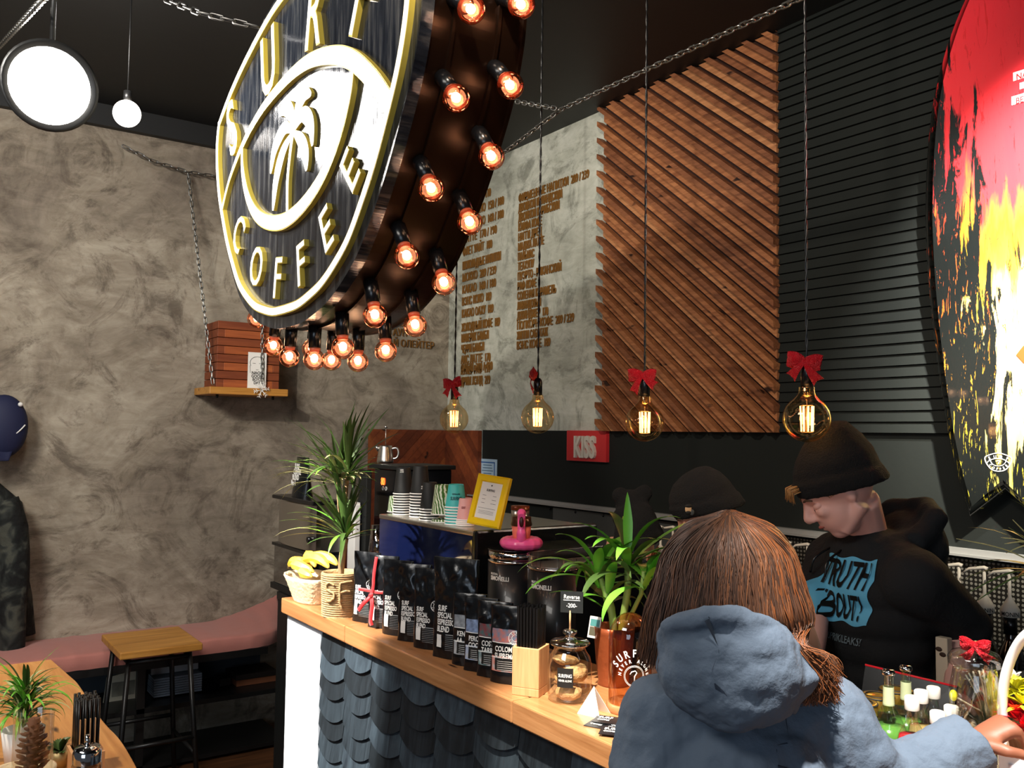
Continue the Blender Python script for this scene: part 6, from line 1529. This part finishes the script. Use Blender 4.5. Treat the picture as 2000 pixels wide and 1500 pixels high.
for px, py, hh2, tx_ in ((1978, 150, .030, 'NA'), (1991, 168, .022, ''), (1975, 197, .030, 'BE')):
    q = at(px, py, y=-.1); b.box2((q.x-bx, -.0478, q.z-bz0-hh2/2), (q.x-bx+.16, -.0470, q.z-bz0+hh2/2))
b.build('sticker_strips', root)
b = mb(M_red)
for px, py, tx_ in ((1984, 150, 'NA'), (1983, 197, 'BE')):
    q = at(px, py, y=-.1); b.text(tx_, .030, T(q.x-bx, -.0484, q.z-bz0-.011), .0006, .85, .01)
b.build('sticker_lettering', root)
q = at(1999, 692, y=-.1); b = mb(mat('orange_patch', 'c8481c', .5)); b.prism([(q.x-bx-.025, q.z-bz0), (q.x-bx, q.z-bz0-.03), (q.x-bx+.03, q.z-bz0), (q.x-bx, q.z-bz0+.03)], -.0484, -.0475); b.build('orange_diamond', root)
# ================================================================ BOTTLES AND JARS ON THE COUNTER, RIGHT
def drink(px, py_top, y, liquid, capm, lab, R0=.030, tall=True, labelm=None, fill=.75):
    P = at(px, py_top, y=y); Hh = max(.10, P.z-ZT); root = thing('drink_bottle', lab, 'bottle', (P.x, y, ZT))
    nk = .0085
    if tall: pr = [(0, .001), (R0*.9, .001), (R0, .01), (R0, Hh*.42), (R0*.93, Hh*.52), (nk*1.3, Hh*.70), (nk, Hh*.76), (nk, Hh*.95), (nk+.002, Hh*.955), (nk+.002, Hh*.985), (nk, Hh)]
    else: pr = [(0, .001), (R0*.7, .001), (R0*.8, .01), (R0, Hh*.30), (R0*1.0, Hh*.45), (R0*.75, Hh*.66), (nk*1.25, Hh*.78), (nk, Hh*.85), (nk, Hh*.99)]
    b = mb(M_glass); b.lathe(pr, 32); b.build('glass_body', root)
    b = mb(liquid); lp_ = [(max(0, r_-.002), z) for r_, z in pr if z < Hh*fill]; b.lathe([(0, .003)]+lp_[1:]+[(0, lp_[-1][1])], 28); b.build('drink', root)
    b = mb(capm)
    if labelm is None: b.lathe([(nk+.0035, Hh*.89), (nk+.004, Hh*.90), (nk+.004, Hh*1.0), (nk+.002, Hh*1.012), (0, Hh*1.014)], 24); b.build('cap', root)
    else:
        b.lathe([(nk+.003, Hh*.965), (nk+.004, Hh*.985), (nk+.001, Hh*1.008), (0, Hh*1.01)], 24); b.build('cap', root)
        b = mb(labelm); b.lathe([(nk*1.14+.001, Hh*.70), (nk+.0015, Hh*.77), (nk+.0012, Hh*.86)], 24); b.build('neck_label', root)
    return root
M_lgreen = mat('green_lemonade', '6fae4a', .2, trans=.3); M_lred = mat('red_lemonade', 'd42a34', .2, trans=.2); M_lbeige = mat('beige_juice', 'b39a5e', .25, trans=.2); M_ldark = mat('dark_cola', '1c1412', .2)
M_lblabel = mat('pale_green_label', 'cdd6a8', .6); M_capw = mat('cap_white', 'd9d4cc', .45)
drink(1735, 1309, -1.64, M_lgreen, M_chrome, 'green lemonade bottle with pale neck label, nearer of the two by the tablet', .032, True, M_lblabel, .62)
drink(1769, 1301, -1.57, M_lgreen, M_chrome, 'taller-looking green lemonade bottle with pale neck label, behind the red one', .030, True, M_lblabel, .62)
drink(1781, 1362, -1.70, M_lred, M_capw, 'round red lemonade bottle with ribbed white cap', .031, False)
drink(1799, 1350, -1.62, M_lbeige, M_capw, 'cloudy beige drink bottle with white cap behind the red one', .028, False)
drink(1823, 1343, -1.54, M_ldark, M_capw, 'dark cola bottle with white cap in front of the tablet', .028, False)
drink(1831, 1391, -1.69, M_lbeige, M_capw, 'short bottle with white cap just above the grey sleeve, left one', .026, False)
drink(1858, 1380, -1.62, M_lbeige, M_capw, 'short bottle with white cap next to the wrapped bouquet', .026, False)
for px, py, y, lb in ((1680, 1370, -1.66, 'small preserve jar with gold and black lid beside the parka shoulder'), (1713, 1357, -1.60, 'preserve jar with gold and black lid left of the green bottle'), (1750, 1345, -1.545, 'preserve jar with gold lid behind the green lemonade bottles')):
    P = at(px, py, y=y); Hh = P.z-ZT; root = thing('preserve_jar', lb, 'jar', (P.x, y, ZT)); mb(M_glass).lathe([(0, .001), (.030, .001), (.031, .01), (.031, Hh*.78), (.028, Hh*.86)], 28).build('glass_body', root)
    mb(M_lbeige).lathe([(0, .003), (.028, .003), (.028, Hh*.7), (0, Hh*.7)], 24).build('contents', root)
    mb(mat('gold_lid', 'b08a3a', .3, .8)).lathe([(.0315, Hh*.85), (.032, Hh*.98), (.030, Hh), (.022, Hh*1.0), (.021, Hh*.985), (0, Hh*.985)], 28).build('lid', root)
    mb(M_blk).tube([(.031*math.cos(k*PI/12), .031*math.sin(k*PI/12), Hh*.985) for k in range(24)], .0018, 6, closed=True).tube([(.022*math.cos(k*PI/12), .022*math.sin(k*PI/12), Hh*1.0) for k in range(24)], .0012, 6, closed=True).build('lid_rings', root)
# tablet terminal with red edge
A_ = at(1690, 1300, t=2.0); B_ = at(1868, 1343, t=1.86)
root = thing('tablet_terminal', 'dark screen terminal with a thin red top edge behind the drink bottles', 'screen', V((A_.x, A_.y, ZT)))
A0, B0 = A_-root.location, B_-root.location
nb = (B0-A0); nb.z = 0; nrm = V((nb.y, -nb.x, 0)).normalized(); 
if nrm.dot(V((CAM.x-A_.x, CAM.y-A_.y, 0))) < 0: nrm = -nrm
b = mb(M_blkpl); i = []
for off in (0, -.012):
    for q in (V((A0.x, A0.y, 0))+nrm*.05, V((B0.x, B0.y, 0))+nrm*.05, B0, A0): i.append(b.av(q+nrm*off))
for f in ((0, 1, 2, 3), (7, 6, 5, 4), (0, 4, 5, 1), (1, 5, 6, 2), (2, 6, 7, 3), (3, 7, 4, 0)): b.af([i[k] for k in f])
b.build('screen', root)
mb(mat('red_edge', 'd0202c', .4, emit='d0202c', es=.4)).tube([A0+V((0, 0, .002)), B0+V((0, 0, .002))], .0022, 6).build('red_edge', root)
# large glass jar with red bow
P = at(1905, 1375, y=-1.60); J = V((P.x, -1.60, ZT)); hj = at(1905, 1283, y=-1.6).z-ZT; rj = .042
root = thing('glass_jar', 'large lidded glass jar with a red bow behind the wrapped bouquet', 'jar', J)
mb(M_glass).lathe([(0, .001), (rj*.9, .001), (rj, .01), (rj, hj*.78), (rj*.86, hj*.90), (rj*.84, hj*.93), (rj*1.02, hj*.95)], 40).build('glass_body', root)
mb(M_glass).lathe([(rj*1.04, hj*.95), (rj*1.06, hj*.99), (rj*.9, hj*1.03), (.012, hj*1.06), (.012, hj*1.10), (0, hj*1.11)], 40).build('lid', root)
b = mb(M_redglit); b.M = T(0, 0, hj*1.08, math.atan2(CAM.y-J.y, CAM.x-J.x)+PI/2); bow(b, .62, 4); b.build('red_bow', root, solid=.001)
for k in range(5):
    tag(mb(mat('wrapped_sweet_%d' % (k % 3), ('b9864a', 'c9c2a8', '8a5a32')[k % 3], .6)).ball((0, 0, 0), (.020, .016, .012), 12, 8).build('wrapped_sweet', loc=J+V((.016*math.cos(k*2.4), .016*math.sin(k*2.4), .016+k*.013))), 'small wrapped sweet inside the large jar with red bow', 'sweet', 'sweets in the bowed jar')
# bouquet basket with white handle
G = px_at(1985, 1500, 1.55); G = V((G.x, G.y, ZT))
root = thing('gift_basket', 'gift basket with tall white arched handle, yellow and red flowers at the right edge', 'basket', G)
g2 = lambda px, py, t: px_at(px, py, t)-G
b = mb(mat('handle_white', 'f2ede6', .4)); b.tube(spl([g2(1966, 1480, 1.56), g2(1958, 1400, 1.56), g2(1962, 1330, 1.55), g2(1982, 1270, 1.53), g2(2012, 1235, 1.50), g2(2060, 1225, 1.47), g2(2110, 1260, 1.45), g2(2130, 1340, 1.44), g2(2135, 1480, 1.44)], 6), .0085, 12); b.build('handle', root)
b = mb(M_wicker); c_ = g2(2050, 1490, 1.50); b.lathe([(0, 0), (.075, 0), (.09, .05), (.092, .055), (.086, .055), (.07, .005), (0, .005)], 40, c=(c_.x, c_.y, 0)); b.build('basket_body', root)
q_ = random.Random(8)
def flower(px, py, t, m_, s_, n=14):
    c = g2(px, py, t); b = mb(m_)
    for i in range(n*2):
        a = q_.uniform(0, 2*PI); e = q_.uniform(-.3, 1.4); d = V((math.cos(a)*math.cos(e), math.sin(a)*math.cos(e), math.sin(e))); b.leaf(c+d*.004, a, e, s_*q_.uniform(.7, 1.1), s_*.55, .5, 4, .3)
    b.build('flower', root)
M_fy = mat('flower_yellow', 'e6e02a', .6); M_fr = mat('flower_red', 'd81f2e', .6); M_fw = mat('flower_white', 'efe9df', .6)
flower(1988, 1350, 1.56, M_fy, .030); flower(2000, 1378, 1.54, M_fy, .030); flower(1985, 1405, 1.55, M_fr, .034); flower(2003, 1425, 1.53, M_fr, .034); flower(1978, 1330, 1.58, M_fw, .018); flower(2040, 1370, 1.52, M_fy, .034); flower(2050, 1430, 1.5, M_fr, .034)
root = thing('wrapped_bouquet', 'cellophane wrapped bunch with yellow petal and pale stems leaning left by the jar', 'bouquet', V(px_at(1925, 1470, 1.60).to_2d().to_3d())+V((0, 0, ZT)))
g3 = lambda px, py, t: px_at(px, py, t)-root.location
b = mb(mat('stem_pale', 'cfc8b2', .6))
for x0, y0 in ((1886, 1318), (1892, 1314), (1900, 1312), (1912, 1310), (1920, 1308), (1868, 1362)): b.tube(spl([g3(x0, y0, 1.60), g3((x0+1925)/2+4, (y0+1400)/2, 1.60), g3(1925+q_.uniform(-4, 4), 1400, 1.61), g3(1940, 1462, 1.62)], 4), .0016, 5)
b.build('stems', root)
b = mb(M_leafd)
for x0, y0 in ((1870, 1375), (1885, 1395), (1905, 1380), (1915, 1350), (1900, 1330)):
    p, q2 = g3(1932, 1430, 1.61), g3(x0, y0, 1.60); d = q2-p; b.leaf(p, math.atan2(d.y, d.x), math.asin(d.z/d.length), d.length, .014, .2, 8)
b.build('leaves', root)
b = mb(M_fy); p, q2 = g3(1940, 1400, 1.61), g3(1934, 1308, 1.60); d = q2-p; b.leaf(p, math.atan2(d.y, d.x), math.asin(d.z/d.length), d.length, .022, .05, 8); b.ball(g3(1862, 1358, 1.60), (.007, .007, .010), 10, 8); b.build('yellow_petal', root)
b = mb(glass('cellophane', 'f2ece6', .25, .10))
b.grid(lambda u, v: g3(1872+u*95-(v*10), 1312+v*125+14*math.sin(u*9+v*2), 1.57+.03*math.sin(u*7)*math.cos(v*5)), 14, 12); b.build('cellophane_wrap', root)
W0 = px_at(1975, 1495, 1.36)
root = thing('white_card_frame', 'corner of a white framed card at the bottom right edge', 'frame', (W0.x, W0.y, ZT))
b = mb(M_white); A_, B_ = px_at(1949, 1466, 1.42)-root.location, px_at(2060, 1500, 1.38)-root.location; dn = V((0, 0, -A_.z))-nrm*-.03
def quad(b, A, B, C_, D, th=.004):
    n_ = (B-A).cross(D-A).normalized(); i = [b.av(p+n_*o) for o in (th/2, -th/2) for p in (A, B, C_, D)]
    for f in ((0, 1, 2, 3), (7, 6, 5, 4), (0, 4, 5, 1), (1, 5, 6, 2), (2, 6, 7, 3), (3, 7, 4, 0)): b.af([i[k] for k in f])
quad(b, A_, B_, V((B_.x, B_.y, .001))-RT*0-FW*.02, V((A_.x, A_.y, .001))-FW*.02); b.build('frame', root)
b = mb(mat('card_lilac', 'b9b2b8', .6)); k = lambda p: p-FW*.006
quad(b, k(A_*.85+B_*.15+V((0, 0, -.014))), k(A_*.1+B_*.9+V((0, 0, -.014))), k(V(((A_*.1+B_*.9).x, (A_*.1+B_*.9).y, .02)))-FW*.013, k(V(((A_*.85+B_*.15).x, (A_*.85+B_*.15).y, .02)))-FW*.013, .002); b.build('card', root)
# plant just outside the right edge whose thin leaves reach in
PB = px_at(2085, 1440, 1.75); PB.z = ZT
root = thing('potted_plant', 'thin arching pale leaves of a plant reaching in from the right edge', 'plant', (PB.x, PB.y, ZT))
mb(M_copper).lathe([(0, 0), (.045, 0), (.055, .10), (.05, .10), (.045, .09), (0, .085)], 32).build('pot', root)
c = px_at(2075, 1130, 1.78)-root.location; mb(M_trunk).tube([(0, 0, .08), c*.6, c], [.010, .009, .008], 8).build('trunk', root)
b = mb(M_leafp); 
for px, py, dr, m_ in ((1868, 1052, .5, M_leafp), (1955, 1050, .9, M_leafp), (1962, 1062, 1.1, M_leafp), (1965, 1080, 1.3, M_leafp), (1895, 1155, .9, M_leafd), (1910, 1172, .9, M_leafd), (1975, 1128, .3, M_leafp), (1978, 1015, .2, M_leafp), (1970, 1030, .4, M_leafd)):
    q2 = px_at(px, py, 1.80)-root.location; mid = (c+q2)/2+V((0, 0, .03*dr)); L_ = spl([c, mid, q2], 8); n_ = len(L_); b.use(m_)
    b.tube(L_, [.0045*math.sin(PI*(k+1)/(n_+1))**.6 for k in range(n_)], 6, flat=.3)
for k_ in range(22): b.use(M_leafd); b.leaf(c, R(k_*47-60) if True else 0, R(q_.uniform(10, 80)), .2, .010, 1.2, 8)
b.build('leaves', root)
# ================================================================ BAR TABLE bottom left
TZ2 = 1.05
edge = [at(*q, z=TZ2) for q in ((138, 1321), (150, 1332), (163, 1350), (176, 1370), (186, 1384), (197, 1402), (212, 1420), (228, 1436), (243, 1456), (256, 1478), (268, 1500), (290, 1545))]
root = thing('bar_table', 'live-edge oak bar table at the bottom left corner', 'table', (edge[4].x, edge[4].y-.3, 0))
L = spl([V((p.x, p.y, 0)) for p in edge], 4); o3 = root.location
P = [(p.x-o3.x, p.y-o3.y) for p in L]+[(P_[0]-o3.x, P_[1]-o3.y) for P_ in ((L[-1].x+.25, L[-1].y-.05), (L[-1].x+.3, L[-1].y-.75), (L[0].x-.25, L[0].y-.75), (L[0].x-.25, L[0].y-.02))]
b = mb(M_oakT if 'M_oakT' in globals() else wood('oak_table', 'b07636', 'd6a060', (.8, 9, 9), .35, .2)); a = [b.av((x, y, TZ2)) for x, y in P]; c = [b.av((x, y, TZ2-.045)) for x, y in P]; b.af(a[::-1]); b.af(c)
for k in range(len(P)): b.af((a[k], a[(k+1) % len(P)], c[(k+1) % len(P)], c[k]))
b.build('table_top', root, bevel=.003)
for dx in (-.2, .5): mb(M_blkmet).box2((dx, -.25, 0), (dx+.05, -.20, TZ2-.045)).build('leg', root)
bt = lambda px, py: at(px, py, z=TZ2)
# glass jar with pinecone and spider plant behind it
q = bt(60, 1560); JP = V((q.x, q.y, TZ2)); px1 = 1734.8/((JP-CAM).dot(FW)); rj = 36/px1; hj = 1.05*(1560-1402)/px1
root = thing('glass_vase', 'clear glass cylinder vase holding a pinecone on the bar table', 'vase', JP)
mb(M_glass).lathe([(0, .002), (rj*.95, .002), (rj, .01), (rj*1.0, hj*.97), (rj*1.05, hj)], 40).build('glass_wall', root)
root = thing('pinecone', 'brown pinecone lying inside the glass cylinder vase', 'pinecone', JP+V((0, 0, .012)))
b = mb(M_pine)
for k in range(90):
    t = k/90; a = k*2.4; rr_ = rj*.80*(math.sin(PI*(t*.85+.12))**.7); z = t*hj*.86; b.M = T(rr_*.5*math.cos(a), rr_*.5*math.sin(a), z, a) @ Matrix.Rotation(R(-25), 4, 'Y'); b.ball((rr_*.25, 0, 0), (rr_*.42, rr_*.26, .003), 8, 5)
b.M = None; b.tube([(0, 0, 0), (0, 0, hj*.86)], rj*.3, 8); b.build('cone', root)
q = bt(45, 1490); PP = V((q.x-.02, q.y, TZ2)); px1 = 1734.8/((PP-CAM).dot(FW))
root = thing('potted_plant', 'bright green spider plant in a pale pot on the bar table', 'plant', PP)
mb(M_white).lathe([(0, 0), (.035, 0), (.045, .07), (.042, .07), (.038, .06), (0, .058)], 32).build('pot', root)
b = MB(); zc = (1490-1330)/px1
for k in range(120):
    a = q_.uniform(0, 2*PI); e = R(q_.uniform(12, 85)); b.use(q_.choice([M_leaf, M_leaf, M_leafd, M_leafp])); b.leaf((q_.uniform(-.008, .008), q_.uniform(-.008, .008), zc*q_.uniform(.4, .8)), a, e, q_.uniform(.07, .135), .0085, q_.uniform(1.0, 2.4), 9, .3)
b.leaf((0, 0, zc*.7), SR, R(62), .12, .007, 1.0, 9); b.leaf((0, 0, zc*.7), SR+PI, R(66), .13, .008, .9, 9); b.leaf((0, 0, zc*.7), SR, R(45), .15, .006, 1.9, 10); b.leaf((0, 0, zc*.7), SR+.5, R(76), .14, .006, .9, 9)
b.build('leaves', root)
q = bt(165, 1500); ST = V((q.x, q.y+.0, TZ2)); px1 = 1734.8/((ST-CAM).dot(FW))
root = thing('straw_box', 'small wooden box holding black straws and stirrers on the bar table', 'holder', ST)
mb(M_block).box2((-.040, -.032, 0), (.048, -.026, .045)).box2((-.040, .026, 0), (.048, .032, .045)).box2((-.040, -.026, 0), (-.034, .026, .045)).box2((.042, -.026, 0), (.048, .026, .045)).box2((-.034, -.026, 0), (.042, .026, .006)).build('box', root)
hs_ = (1500-1362)/px1
for i in range(10):
    for j in range(6):
        s_ = mb(M_straw).tube([(0, 0, .007), (q_.uniform(-.002, .002), q_.uniform(-.002, .002), hs_*q_.uniform(.95, 1.02))], .0034, 7).build('black_straw', loc=ST+V((-.030+i*.0066, -.020+j*.0078, 0)))
        tag(s_, 'black drinking straw in the wooden box on the bar table', 'straw', 'straws on the bar table')
for i in range(12):
    s_ = mb(M_stick).box((0, 0, hs_*.36), (.0045, .0015, hs_*.70)).build('wooden_stirrer', loc=ST+V((.030+(i % 3)*.0042, -.018+(i//3)*.010, .006))); tag(s_, 'pale wooden stirrer in the box on the bar table', 'stirrer', 'stirrers on the bar table')
q = bt(166, 1580); DP = V((q.x, q.y, TZ2)); px1 = 1734.8/((DP-CAM).dot(FW)); hd2 = (1580-1480)/px1
root = thing('sugar_dispenser', 'glass sugar dispenser with chrome cap and spout on the bar table', 'dispenser', DP)
mb(M_glass).lathe([(0, .001), (.026, .001), (.028, .008), (.028, hd2*.86), (.023, hd2*.95)], 28).build('glass_body', root)
mb(mat('brown_sugar', 'b57a3c', .9)).lathe([(0, .003), (.026, .004), (.026, hd2*.8), (0, hd2*.8)], 24).build('sugar', root)
mb(M_chrome).lathe([(.026, hd2*.90), (.0265, hd2*1.1), (.022, hd2*1.2), (0, hd2*1.22)], 28).tube([(.0, 0, hd2*1.2), (-.002, 0, hd2*1.2+.022)], [.005, .005], 12).build('chrome_cap', root)
q = bt(118, 1495); root = thing('succulent_pot', 'small dark leafed plant beside the straws on the bar table', 'plant', (q.x, q.y, TZ2)); 
mb(mat('tin_rim', 'b09a6a', .4, .5)).lathe([(0, 0), (.022, 0), (.026, .035), (.024, .035), (0, .03)], 24).build('pot', root); b = mb(M_leafd)
for k in range(26): b.leaf((0, 0, .03), k*2.4, R(20+(k*37) % 60), .035, .012, .6, 5, .3)
b.build('leaves', root)
q = bt(22, 1550); root = thing('wicker_dish', 'pale woven dish at the bottom left corner of the bar table', 'dish', (q.x, q.y+.02, TZ2)); mb(M_wicker).lathe([(0, 0), (.05, 0), (.06, .03), (.062, .045), (.056, .045), (.05, .01), (0, .008)], 36).build('bowl', root)
# drop helper datablocks that are not in use
